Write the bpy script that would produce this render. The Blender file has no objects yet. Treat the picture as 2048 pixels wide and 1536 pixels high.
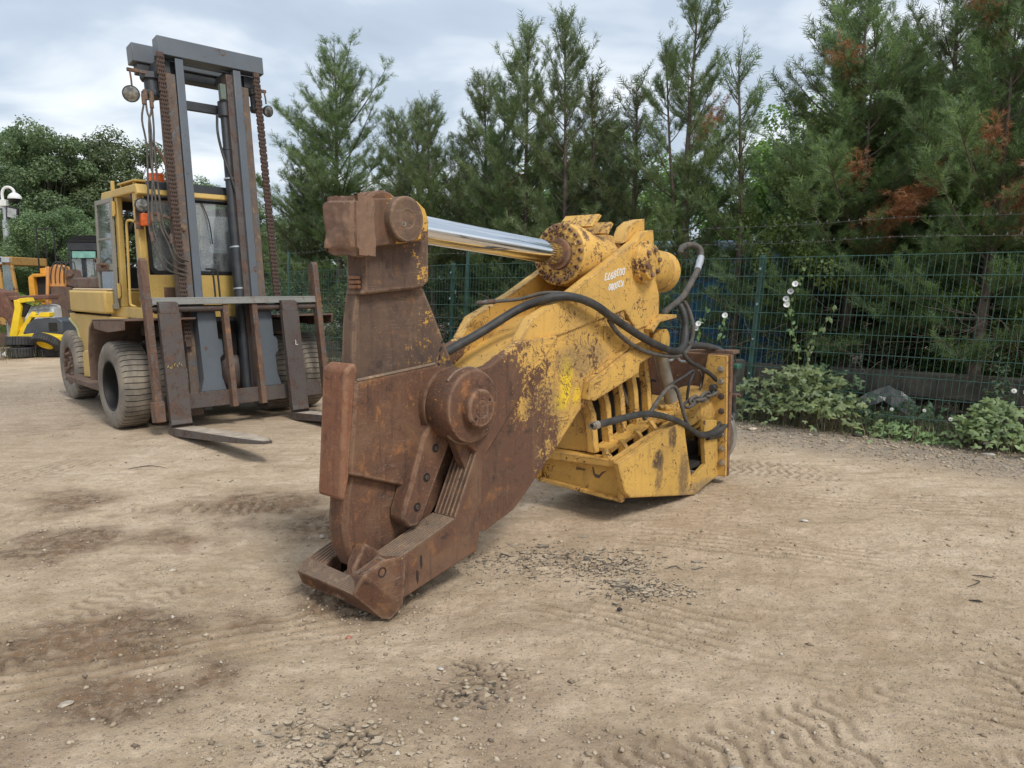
import bpy, bmesh, math, random
import numpy as np
from mathutils import Vector, Matrix
rnd = random.Random(7)
S = bpy.context.scene
COL = S.collection
R = math.radians

# ---------------- camera, sky, sun, exposure ----------------
cam_d = bpy.data.cameras.new('camera'); cam = bpy.data.objects.new('camera', cam_d); COL.objects.link(cam)
cam.location = (0, 0, 1.8); cam.rotation_euler = (R(90 - 7.52), 0, 0)
cam_d.sensor_width = 36; cam_d.lens = 36 * 1500 / 2048; cam_d.clip_start = 0.05; cam_d.clip_end = 2000
S.camera = cam
SUN_EL, SUN_AZ = 50, 145      # azimuth measured clockwise from +Y
W = bpy.data.worlds.new('World'); S.world = W; W.use_nodes = True
nt = W.node_tree; nt.nodes.clear()
def wn(t, **k):
    n = nt.nodes.new(t)
    for a, b in k.items(): setattr(n, a, b)
    return n
L = nt.links.new
wo = wn('ShaderNodeOutputWorld'); bg = wn('ShaderNodeBackground'); bg.inputs[1].default_value = 0.1
sky = wn('ShaderNodeTexSky', sky_type='NISHITA', sun_disc=False)
sky.sun_elevation = R(SUN_EL); sky.sun_rotation = R(SUN_AZ); sky.air_density = 1.4; sky.dust_density = 2.5
tc = wn('ShaderNodeTexCoord'); sep = wn('ShaderNodeSeparateXYZ'); L(tc.outputs['Generated'], sep.inputs[0])
ad = wn('ShaderNodeMath', operation='ADD'); ad.inputs[1].default_value = 0.16
mx = wn('ShaderNodeMath', operation='MAXIMUM'); mx.inputs[1].default_value = 0.0
L(sep.outputs[2], mx.inputs[0]); L(mx.outputs[0], ad.inputs[0])
dx = wn('ShaderNodeMath', operation='DIVIDE'); dy = wn('ShaderNodeMath', operation='DIVIDE')
L(sep.outputs[0], dx.inputs[0]); L(ad.outputs[0], dx.inputs[1]); L(sep.outputs[1], dy.inputs[0]); L(ad.outputs[0], dy.inputs[1])
cb = wn('ShaderNodeCombineXYZ'); L(dx.outputs[0], cb.inputs[0]); L(dy.outputs[0], cb.inputs[1])
cn = wn('ShaderNodeTexNoise'); cn.inputs['Scale'].default_value = 1.15; cn.inputs['Detail'].default_value = 5; cn.inputs['Roughness'].default_value = 0.5; cn.inputs['Distortion'].default_value = 0.35
cn2 = wn('ShaderNodeTexNoise'); cn2.inputs['Scale'].default_value = 0.4; cn2.inputs['Detail'].default_value = 3
L(cb.outputs[0], cn.inputs['Vector']); L(cb.outputs[0], cn2.inputs['Vector'])
mixn = wn('ShaderNodeMath', operation='MULTIPLY_ADD'); mixn.inputs[1].default_value = 0.55
L(cn.outputs[0], mixn.inputs[0])
m2 = wn('ShaderNodeMath', operation='MULTIPLY'); m2.inputs[1].default_value = 0.45; L(cn2.outputs[0], m2.inputs[0]); L(m2.outputs[0], mixn.inputs[2])
cr = wn('ShaderNodeValToRGB'); e = cr.color_ramp.elements
e[0].position = 0.38; e[0].color = (3.2 / 8, 3.8 / 8, 4.6 / 8, 1); e[1].position = 0.57; e[1].color = (7.0 / 8, 7.35 / 8, 7.7 / 8, 1)
x_ = e.new(0.48); x_.color = (4.0 / 8, 4.65 / 8, 5.5 / 8, 1)
L(mixn.outputs[0], cr.inputs[0])
sc_ = wn('ShaderNodeVectorMath', operation='SCALE'); sc_.inputs[3].default_value = 8.0; L(cr.outputs[0], sc_.inputs[0])
mm = wn('ShaderNodeMixRGB'); mm.inputs[0].default_value = 0.9
L(sky.outputs[0], mm.inputs[1]); L(sc_.outputs[0], mm.inputs[2]); L(mm.outputs[0], bg.inputs[0]); L(bg.outputs[0], wo.inputs[0])
sd = bpy.data.lights.new('sun', 'SUN'); sd.energy = 1.5; sd.angle = R(14); sd.color = (1, 0.96, 0.9)
sun = bpy.data.objects.new('sun', sd); COL.objects.link(sun)
az = R(SUN_AZ); el = R(SUN_EL)
sdir = Vector((math.sin(az) * math.cos(el), math.cos(az) * math.cos(el), math.sin(el)))
sun.rotation_euler = sdir.to_track_quat('Z', 'Y').to_euler(); sun.location = (0, 0, 20)
S.view_settings.view_transform = 'Standard'; S.view_settings.look = 'None'; S.view_settings.exposure = 0.62; S.view_settings.gamma = 1
S.view_settings.use_curve_mapping = False

# ---------------- material helpers ----------------
class Mt:
    def __init__(s, name):
        s.m = bpy.data.materials.new(name); s.m.use_nodes = True; s.t = s.m.node_tree; s.t.nodes.clear()
        s.out = s.n('ShaderNodeOutputMaterial')
    def n(s, t, ins=None, **k):
        n = s.t.nodes.new(t)
        for a, b in k.items(): setattr(n, a, b)
        for a, b in (ins or {}).items():
            if isinstance(b, bpy.types.NodeSocket): s.t.links.new(b, n.inputs[a])
            else: n.inputs[a].default_value = b
        return n
    def co(s, kind='Object'): return s.n('ShaderNodeTexCoord').outputs[kind]
    def noise(s, sc, det=6, ro=0.6, dist=0.0, v=None, col=False):
        n = s.n('ShaderNodeTexNoise', {'Vector': v if v is not None else s.co(), 'Scale': sc, 'Detail': det, 'Roughness': ro, 'Distortion': dist})
        return n.outputs[1 if col else 0]
    def math(s, op, a, b=0.0, c=None):
        d = {0: a, 1: b}
        if c is not None: d[2] = c
        return s.n('ShaderNodeMath', d, operation=op).outputs[0]
    def step(s, v, a, b, lo=0.0, hi=1.0):
        return s.n('ShaderNodeMapRange', {'Value': v, 'From Min': a, 'From Max': b, 'To Min': lo, 'To Max': hi}, interpolation_type='SMOOTHSTEP').outputs[0]
    def mix(s, f, a, b, mode='MIX'):
        n = s.n('ShaderNodeMixRGB', blend_type=mode)
        for i, v in ((0, f), (1, a), (2, b)):
            if isinstance(v, bpy.types.NodeSocket): s.t.links.new(v, n.inputs[i])
            else: n.inputs[i].default_value = v if i == 0 else (*v, 1)
        return n.outputs[0]
    def ramp(s, v, stops):
        n = s.n('ShaderNodeValToRGB', {0: v}); e = n.color_ramp.elements
        while len(e) < len(stops): e.new(0.5)
        for i, (p, c) in enumerate(stops): e[i].position = p; e[i].color = (*c, 1)
        return n.outputs[0]
    def bump(s, h, strength=0.5, dist=0.01, nrm=None):
        d = {'Height': h, 'Strength': strength, 'Distance': dist}
        if nrm is not None: d['Normal'] = nrm
        return s.n('ShaderNodeBump', d).outputs[0]
    def fin(s, col, rough=0.7, metal=0.0, nrm=None, spec=None, trans=None):
        d = {'Base Color': col if isinstance(col, bpy.types.NodeSocket) else (*col, 1), 'Roughness': rough, 'Metallic': metal}
        if nrm is not None: d['Normal'] = nrm
        if spec is not None: d['Specular IOR Level'] = spec
        p = s.n('ShaderNodeBsdfPrincipled', d)
        s.t.links.new(p.outputs[0], s.out.inputs[0]); return s.m

def rustcol(m, sc=9, dark=(0.045, 0.028, 0.022), mid=(0.115, 0.058, 0.036), hot=(0.24, 0.10, 0.035), v=None):
    c = m.ramp(m.noise(sc, 8, 0.72, 0.4, v=v), [(0.32, dark), (0.46, mid), (0.56, mid), (0.66, hot)])
    dust = tuple(x * 0.7 + y for x, y in zip(mid, (0.115, 0.075, 0.042)))
    c = m.mix(m.step(m.noise(2.4, 7, 0.65, 0.5, v=v), 0.46, 0.64, 0.0, 0.55), c, dust)
    c = m.mix(m.step(m.noise(sc * 9, 4, 0.7, v=v), 0.54, 0.68, 0.0, 0.6), c, hot)
    sv = m.n('ShaderNodeMapping', {'Vector': v if v is not None else m.co(), 'Scale': (26, 26, 2.2)}).outputs[0]
    return m.mix(m.step(m.noise(1.0, 5, 0.6, v=sv), 0.52, 0.70, 0.0, 0.45), c, dark)

def worn(name, paint, wear=0.45, scale=4.0, scratch=0.0, dirt=0.35, grad=None, rust=None, rough=0.55, soft=0.02, dirtcol=(0.16, 0.12, 0.08), sscale=6.0, metal=0.0, fine=1.0, bumpd=0.004, spots=(), edge=0.0, edgecol=(0.30, 0.19, 0.12), scuff=0.0):
    """paint over rusty steel. wear = share of bare rust; grad = (vector, from, to, amount) adds wear along a direction"""
    m = Mt(name); co = m.co()
    n1 = m.noise(scale, 9, 0.7, 0.5, v=co); n2 = m.noise(scale * 7, 6, 0.65, 0.2, v=co)
    n3_ = m.noise(scale * 26, 4, 0.6, 0.0, v=co)
    v = m.math('MULTIPLY_ADD', n1, 0.5, m.math('MULTIPLY_ADD', n2, 0.3, m.math('MULTIPLY', n3_, 0.2)))
    if grad:
        d = m.n('ShaderNodeVectorMath', {0: co, 1: grad[0]}, operation='DOT_PRODUCT').outputs[1]
        v = m.math('ADD', v, m.step(d, grad[1], grad[2], 0.0, grad[3]))
    thr = 0.5 + (0.5 - wear) * 0.42
    mask = m.step(v, thr - soft, thr + soft)
    if scratch > 0:
        vv = m.n('ShaderNodeVectorMath', {0: co, 1: m.n('ShaderNodeVectorMath', {0: m.noise(2.2, 3, 0.6, v=co, col=True), 'Scale': 0.8}, operation='SCALE').outputs[0]}, operation='ADD').outputs[0]
        sm = None
        for q_, rot_, st_ in ((0, 0.5, (1, 1, 3.2)), (1, -0.6, (1, 1, 3.0)), (2, 1.3, (1, 1, 2.2))):
            mp_ = m.n('ShaderNodeMapping', {'Vector': vv, 'Location': (q_ * 3.1, q_, 0), 'Rotation': (0, rot_, 0), 'Scale': st_}).outputs[0]
            ln = m.step(m.math('ABSOLUTE', m.math('SUBTRACT', m.noise(sscale * 0.45, 3, 0.5, 0.3, v=mp_), 0.5)), 0.002, 0.0075, 1, 0)
            gate = m.step(m.noise(3.1 + q_, 5, 0.75, v=co), 0.60 - 0.09 * scratch, 0.63 - 0.09 * scratch)
            ln = m.math('MULTIPLY', ln, gate); sm = ln if sm is None else m.math('MAXIMUM', sm, ln)
        st = m.n('ShaderNodeMapping', {'Vector': vv, 'Rotation': (0.3, 0.9, 0.2), 'Scale': (1.5, 9, 18)}).outputs[0]
        sm2 = m.step(m.noise(2.2, 8, 0.75, v=st), 0.66, 0.69)
        mask = m.math('MAXIMUM', mask, m.math('MAXIMUM', sm, m.math('MULTIPLY', sm2, min(1.0, scratch))))
    rc = rustcol(m, v=co) if rust is None else rustcol(m, dark=rust[0], mid=rust[1], hot=rust[2], v=co)
    var = m.noise(1.3, 5, 0.6, v=co)
    pc = m.mix(m.step(var, 0.35, 0.7), tuple(c * 0.84 for c in paint), paint)
    pc = m.mix(m.math('MULTIPLY', m.step(m.noise(2.1, 8, 0.75, 0.6, v=co), 0.5 - 0.1, 0.78), dirt), pc, dirtcol)
    # thin vertical streaks of grime
    stv = m.n('ShaderNodeMapping', {'Vector': co, 'Scale': (14, 14, 0.9)}).outputs[0]
    pc = m.mix(m.math('MULTIPLY', m.step(m.noise(1.0, 5, 0.6, v=stv), 0.56, 0.75), dirt * 0.7), pc, tuple(c * 0.7 for c in dirtcol))
    spk = m.step(m.noise(55 * fine, 3, 0.6, v=co), 0.64, 0.7)
    pc = m.mix(m.math('MULTIPLY', spk, 0.6), pc, (0.10, 0.06, 0.03))
    sx_ = m.n('ShaderNodeSeparateXYZ', {0: m.n('ShaderNodeVectorMath', {0: co, 1: m.n('ShaderNodeVectorMath', {0: m.noise(9, 6, 0.7, v=co, col=True), 'Scale': 0.16}, operation='SCALE').outputs[0]}, operation='ADD').outputs[0]}) if spots else None
    def spot(c_, s0, z0, rs_, rz_, colr, k_):
        a_ = m.math('DIVIDE', m.math('SUBTRACT', sx_.outputs[0], s0 + 0.08), rs_); b_ = m.math('DIVIDE', m.math('SUBTRACT', sx_.outputs[2], z0 + 0.08), rz_)
        d_ = m.math('ADD', m.math('MULTIPLY', a_, a_), m.math('MULTIPLY', b_, b_)); f_ = m.math('MULTIPLY', m.step(d_, 0.25, 1.3, k_, 0.0), m.step(n2, 0.36, 0.5, 0.25, 1.0)); return m.mix(f_, c_, colr)
    for sp_ in spots:
        if sp_[5] != 'late': pc = spot(pc, *sp_[:4], sp_[4], sp_[5])
    col = m.mix(mask, pc, rc)
    if scuff:
        for rot_, sc0 in (((0, 0.35, 0), 1.0), ((0, -0.9, 0), 1.4), ((0, 1.45, 0), 1.2)):
            mv = m.n('ShaderNodeMapping', {'Vector': co, 'Rotation': rot_, 'Scale': (0.7 * sc0, 1.5, 16 * sc0)}).outputs[0]
            ln_ = m.step(m.math('ABSOLUTE', m.math('SUBTRACT', m.noise(2.4, 3, 0.55, v=mv), 0.52)), 0.0015, 0.007, 1, 0)
            gt_ = m.step(m.noise(2.7 * sc0, 4, 0.7, v=co), 0.52, 0.6); col = m.mix(m.math('MULTIPLY', m.math('MULTIPLY', ln_, gt_), scuff), col, (0.30, 0.22, 0.17))
        sk = m.step(m.noise(1.9, 6, 0.7, 0.8, v=co), 0.55, 0.66, 0.0, 0.55); col = m.mix(sk, col, (0.055, 0.037, 0.032))
    if edge:
        bv = m.n('ShaderNodeBevel', {'Radius': 0.03}, samples=4).outputs[0]; gn = m.n('ShaderNodeNewGeometry').outputs['Normal']
        dt = m.n('ShaderNodeVectorMath', {0: bv, 1: gn}, operation='DOT_PRODUCT').outputs[1]
        ew = m.math('MULTIPLY', m.step(dt, 0.997, 0.93, 0.0, edge), m.step(m.noise(14, 6, 0.7, v=co), 0.38, 0.56)); col = m.mix(ew, col, edgecol)
    h = m.math('MULTIPLY_ADD', mask, -0.5, m.math('MULTIPLY', m.noise(70, 5, 0.7, v=co), 0.35))
    ro = m.math('MULTIPLY_ADD', mask, 0.88 - rough, m.math('MULTIPLY_ADD', n2, 0.3, rough - 0.15))
    return m.fin(col, ro, metal, m.bump(h, 0.6, bumpd))

def plain(name, c, rough=0.6, var=0.25, sc=6, metal=0.0, bump=0.2, dust=0.0, dustcol=(0.33, 0.26, 0.18)):
    m = Mt(name); co = m.co(); n = m.noise(sc, 7, 0.65, v=co)
    col = m.mix(m.step(n, 0.3, 0.7), tuple(x * (1 - var) for x in c), tuple(min(1, x * (1 + var)) for x in c))
    if dust: col = m.mix(m.math('MULTIPLY', m.step(m.noise(sc * 0.8, 8, 0.7, 0.3, v=co), 0.42, 0.68), dust), col, dustcol)
    return m.fin(col, m.math('MULTIPLY_ADD', n, 0.25, rough - 0.12), metal, m.bump(m.noise(sc * 12, 4, 0.6, v=co), bump, 0.004))

def leafmat(name, a, b, trans=0.3, c=None):
    m = Mt(name); rp = m.n('ShaderNodeNewGeometry').outputs['Random Per Island']
    oi = m.n('ShaderNodeObjectInfo').outputs['Random']
    st = [(0.0, a), (0.6, b)] + ([(1.0, c)] if c else [(1.0, tuple(x * 1.25 for x in b))])
    col = m.ramp(rp, st)
    n = m.noise(0.9, 3, 0.5, v=m.co())
    col = m.mix(m.step(n, 0.35, 0.65, 0.35, 0.0), col, tuple(x * 0.55 for x in a))
    hs = m.n('ShaderNodeHueSaturation', {'Hue': m.math('MULTIPLY_ADD', oi, 0.04, 0.475), 'Value': m.math('MULTIPLY_ADD', oi, 0.5, 0.78), 'Color': col}).outputs[0]
    d = m.n('ShaderNodeBsdfDiffuse', {0: hs}); tr = m.n('ShaderNodeBsdfTranslucent', {0: hs})
    g = m.n('ShaderNodeBsdfGlossy', {0: (0.8, 0.9, 1.0, 1), 1: 0.5})
    x = m.n('ShaderNodeMixShader', {0: trans, 1: d.outputs[0], 2: tr.outputs[0]})
    y = m.n('ShaderNodeMixShader', {0: 0.035, 1: x.outputs[0], 2: g.outputs[0]})
    m.t.links.new(y.outputs[0], m.out.inputs[0]); return m.m

M = {}
YEL = (0.72, 0.425, 0.10)
M['jaw_rust'] = worn('jaw_rust', edge=0.9, scuff=0.6, paint=(0.62, 0.34, 0.06), wear=0.78, scale=5, dirt=0.3, grad=None, soft=0.015, rust=((0.04, 0.023, 0.018), (0.12, 0.058, 0.034), (0.29, 0.125, 0.045)))
M['arm_rust'] = worn('arm_rust', edge=0.9, scuff=0.5, paint=(0.62, 0.34, 0.06), wear=0.62, scale=6, dirt=0.3, grad=((-1, 0, 0.0), -0.55, -0.15, 0.25), soft=0.012, rust=((0.045, 0.03, 0.024), (0.105, 0.065, 0.046), (0.19, 0.10, 0.05)))
M['hot_rust'] = worn('hot_rust', edge=0.9, scuff=0.3, edgecol=(0.34, 0.20, 0.12), paint=(0.35, 0.2, 0.08), wear=0.9, scale=5, rust=((0.08, 0.035, 0.023), (0.19, 0.078, 0.042), (0.34, 0.15, 0.055)))
M['body_grad'] = worn('body_grad', edge=0.75, edgecol=(0.16, 0.085, 0.05), paint=YEL, wear=0.39, scale=5.5, scratch=1.5, sscale=9, dirt=0.5, grad=((-1, 0, -0.55), -2.3, -0.75, 0.40), soft=0.012, spots=[(1.78, 1.16, 0.07, 0.16, (0.80, 0.55, 0.02), 0.95), (1.72, 1.0, 0.09, 0.08, (0.80, 0.55, 0.02), 0.9), (1.9, 1.02, 0.05, 0.07, (0.80, 0.55, 0.02), 0.8), (1.42, 0.82, 0.07, 0.12, (0.72, 0.48, 0.02), 0.7), (1.98, 1.27, 0.40, 0.13, (0.17, 0.13, 0.085), 0.55), (1.5, 0.9, 0.25, 0.3, (0.14, 0.105, 0.07), 0.6), (1.28, 0.72, 0.2, 0.2, (0.10, 0.075, 0.055), 0.6)])
M['yellow'] = worn('shear_yellow', edge=0.8, edgecol=(0.17, 0.09, 0.05), paint=YEL, wear=0.27, scale=4.5, scratch=1.1, dirt=0.38, soft=0.012)
M['yellow_dirty'] = worn('shear_yellow_dirty', edge=0.6, edgecol=(0.16, 0.09, 0.05), paint=(0.66, 0.395, 0.09), wear=0.24, scale=5, scratch=0.8, dirt=0.5, soft=0.015, dirtcol=(0.15, 0.10, 0.05), spots=[(2.74, 0.42, 0.11, 0.09, (0.055, 0.035, 0.026), 0.98), (2.76, 0.28, 0.07, 0.14, (0.16, 0.10, 0.05), 0.7), (2.98, 0.56, 0.07, 0.12, (0.07, 0.045, 0.03), 0.9), (3.2, 0.2, 0.10, 0.22, (0.12, 0.08, 0.05), 0.75), (3.5, 0.0, 0.5, 0.10, (0.18, 0.15, 0.11), 0.7)])
M['flange'] = worn('flange_worn', YEL, wear=0.45, scale=6, dirt=0.35, soft=0.015)
M['fl_yellow'] = worn('truck_yellow', (0.62, 0.42, 0.12), wear=0.2, scale=3, dirt=0.3, dirtcol=(0.22, 0.13, 0.06), soft=0.02)
M['fl_pale'] = worn('truck_pale', (0.58, 0.56, 0.25), wear=0.2, scale=5, dirt=0.3, dirtcol=(0.2, 0.2, 0.1))
M['fl_top'] = worn('truck_sunbleached', (0.68, 0.52, 0.33), wear=0.15, scale=3, dirt=0.2)
M['ham'] = worn('hammer_paint', (0.66, 0.38, 0.07), wear=0.50, scale=7, dirt=0.3, grad=((-1, 0, 0.0), -0.32, -0.10, 0.22), soft=0.012)
M['grey'] = worn('mast_grey', (0.105, 0.125, 0.148), wear=0.3, scale=3.5, dirt=0.3, dirtcol=(0.16, 0.14, 0.11), rough=0.45)
M['grey_worn'] = worn('mast_grey_flaking', (0.12, 0.13, 0.14), wear=0.56, scale=9, dirt=0.4, rust=((0.06, 0.04, 0.035), (0.13, 0.09, 0.07), (0.22, 0.17, 0.11)), rough=0.5)
M['grey_dark'] = plain('mast_dark', (0.025, 0.029, 0.035), 0.5, 0.35, 5, dust=0.25, dustcol=(0.09, 0.08, 0.07))
M['fork'] = worn('fork_steel', (0.09, 0.075, 0.07), wear=0.45, scale=5, dirt=0.25, rust=((0.05, 0.035, 0.03), (0.085, 0.052, 0.042), (0.15, 0.075, 0.045)), rough=0.5)
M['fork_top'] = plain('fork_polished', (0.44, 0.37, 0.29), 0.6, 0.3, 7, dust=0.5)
M['bar_rust'] = worn('bar_rust', (0.13, 0.12, 0.115), wear=0.6, scale=7, rust=((0.05, 0.03, 0.025), (0.12, 0.07, 0.05), (0.28, 0.13, 0.05)))
M['shelf'] = worn('shelf_plate', (0.26, 0.26, 0.24), wear=0.35, scale=4, dirt=0.3, rust=((0.1, 0.08, 0.06), (0.2, 0.16, 0.12), (0.3, 0.22, 0.14)))
M['chain'] = worn('chain_rust', (0.05, 0.045, 0.042), wear=0.6, scale=14, rust=((0.035, 0.026, 0.023), (0.085, 0.055, 0.044), (0.13, 0.065, 0.04)))
M['rubber'] = plain('hose_rubber', (0.03, 0.03, 0.03), 0.6, 0.4, 9, dust=0.35, dustcol=(0.12, 0.105, 0.085))
M['rubber_dust'] = plain('hose_dusty', (0.075, 0.068, 0.058), 0.75, 0.4, 12, dust=0.5, dustcol=(0.17, 0.14, 0.11))
M['tyre'] = plain('tyre_dusty', (0.17, 0.15, 0.125), 0.9, 0.3, 4, dust=0.65, dustcol=(0.34, 0.285, 0.215), bump=0.4)
M['tyre_groove'] = plain('tyre_dark', (0.05, 0.045, 0.04), 0.9, 0.3, 4)
M['tyre_black'] = plain('tyre_black', (0.035, 0.035, 0.036), 0.8, 0.4, 6, dust=0.3, dustcol=(0.15, 0.14, 0.12))
M['black'] = plain('black_steel', (0.012, 0.011, 0.011), 0.6, 0.4, 5)
M['deep'] = plain('dark_steel', (0.02, 0.017, 0.015), 0.85, 0.5, 5, dust=0.3, dustcol=(0.07, 0.05, 0.035))  # near-black steel for floors, interiors, holes and gouges
M['floodlens'] = plain('flood_lens', (0.35, 0.36, 0.36), 0.3)
M['hub'] = worn('hub_mud', (0.12, 0.09, 0.075), wear=0.6, scale=10, rust=((0.05, 0.03, 0.025), (0.13, 0.08, 0.06), (0.2, 0.14, 0.1)))
M['bolt'] = plain('bolt_steel', (0.33, 0.29, 0.24), 0.5, 0.4, 30, metal=0.5)
M['bolt_dark'] = plain('bolt_brown', (0.075, 0.052, 0.042), 0.6, 0.4, 25)
M['door'] = worn('door_frame_grey', (0.27, 0.26, 0.22), wear=0.3, scale=5, dirt=0.3)
M['galv'] = plain('galvanised', (0.42, 0.45, 0.48), 0.5, 0.15, 8, metal=0.3)
M['white'] = plain('white_paint', (0.72, 0.72, 0.7), 0.5, 0.08, 6)
M['green_clamp'] = plain('green_clamp', (0.03, 0.11, 0.075), 0.5, 0.3, 20)
M['fence'] = plain('fence_green', (0.035, 0.095, 0.075), 0.45, 0.3, 10, dust=0.2, dustcol=(0.10, 0.12, 0.09))
M['wire_old'] = plain('strand_wire', (0.12, 0.12, 0.11), 0.6, 0.3, 30)
M['concrete'] = plain('old_concrete', (0.10, 0.09, 0.075), 0.9, 0.35, 3, dust=0.4, dustcol=(0.07, 0.075, 0.05), bump=0.5)
M['orange'] = plain('beacon_orange', (0.75, 0.13, 0.02), 0.35, 0.1, 8)
M['amber'] = plain('indicator_amber', (0.65, 0.12, 0.02), 0.35, 0.2, 20)
def lamp_glass():
    m = Mt('lamp_lens'); w = m.noise(14, 4, 0.6, 0.8, v=m.co())
    return m.fin(m.mix(m.step(w, 0.4, 0.65), (0.13, 0.13, 0.125), (0.36, 0.34, 0.29)), 0.16, 0.4)
M['lens'] = lamp_glass()
def chrome():
    m = Mt('chrome_rod'); co = m.co()
    st = m.n('ShaderNodeMapping', {'Vector': co, 'Scale': (1.2, 20, 20)}).outputs[0]
    n = m.noise(3, 5, 0.6, v=st)
    return m.fin(m.mix(m.step(n, 0.5, 0.8), (0.80, 0.81, 0.82), (0.66, 0.65, 0.62)), m.step(n, 0.4, 0.8, 0.05, 0.16), 1.0)
M['chrome'] = chrome()
M['post_steel'] = plain('dull_ram', (0.34, 0.32, 0.28), 0.42, 0.2, 9, metal=0.35, dust=0.3, dustcol=(0.22, 0.17, 0.11))
def glass(name, tint, haze):
    m = Mt(name); co = m.co()
    t = m.n('ShaderNodeBsdfTransparent', {0: (*tint, 1)}); g = m.n('ShaderNodeBsdfGlossy', {0: (1, 1, 1, 1), 1: 0.03})
    d = m.n('ShaderNodeBsdfDiffuse', {0: (0.62, 0.66, 0.66, 1)})
    fr = m.n('ShaderNodeFresnel', {0: 1.55}).outputs[0]
    a = m.n('ShaderNodeMixShader', {0: m.math('MULTIPLY_ADD', fr, 1.0, 0.06), 1: t.outputs[0], 2: g.outputs[0]})
    st = m.n('ShaderNodeMapping', {'Vector': co, 'Scale': (3, 3, 0.8)}).outputs[0]
    b = m.n('ShaderNodeMixShader', {0: m.step(m.noise(1.6, 5, 0.6, 0.4, v=st), 0.3, 0.72, haze * 0.15, haze), 1: a.outputs[0], 2: d.outputs[0]})
    m.t.links.new(b.outputs[0], m.out.inputs[0]); return m.m
M['glass'] = glass('dirty_glass', (0.88, 0.9, 0.9), 0.30)
M['glass_clear'] = glass('door_glass', (0.72, 0.8, 0.8), 0.12)
M['bark'] = plain('bark_grey', (0.115, 0.09, 0.07), 0.9, 0.4, 9, bump=0.6)
M['bark_dark'] = plain('bark_dark', (0.06, 0.047, 0.038), 0.9, 0.4, 9, bump=0.6)
M['twig'] = plain('dead_twigs', (0.13, 0.10, 0.075), 0.9, 0.4, 3)
M['conifer'] = leafmat('conifer_green', (0.09, 0.135, 0.055), (0.18, 0.25, 0.09), 0.48, (0.29, 0.36, 0.13))
M['conifer_dead'] = leafmat('conifer_dead', (0.24, 0.10, 0.055), (0.42, 0.19, 0.09), 0.35)
M['leaf_dark'] = leafmat('leaf_dark', (0.11, 0.175, 0.075), (0.19, 0.28, 0.11), 0.45, (0.29, 0.38, 0.17))
M['leaf_light'] = leafmat('leaf_light', (0.12, 0.21, 0.04), (0.22, 0.36, 0.075), 0.5, (0.32, 0.46, 0.12))
M['bramble'] = leafmat('bramble_leaf', (0.14, 0.22, 0.075), (0.24, 0.34, 0.12), 0.35, (0.33, 0.43, 0.17))
M['bramble_deep'] = leafmat('bramble_leaf_deep', (0.05, 0.09, 0.035), (0.10, 0.17, 0.06), 0.3, (0.16, 0.24, 0.10))
M['grass'] = leafmat('dry_grass', (0.09, 0.11, 0.04), (0.19, 0.18, 0.08), 0.3, (0.30, 0.26, 0.14))
M['petal'] = leafmat('petal_white', (0.75, 0.75, 0.72), (0.85, 0.85, 0.83), 0.3, (0.9, 0.9, 0.88))
M['daisy_eye'] = plain('daisy_eye', (0.55, 0.4, 0.05), 0.8)

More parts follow.
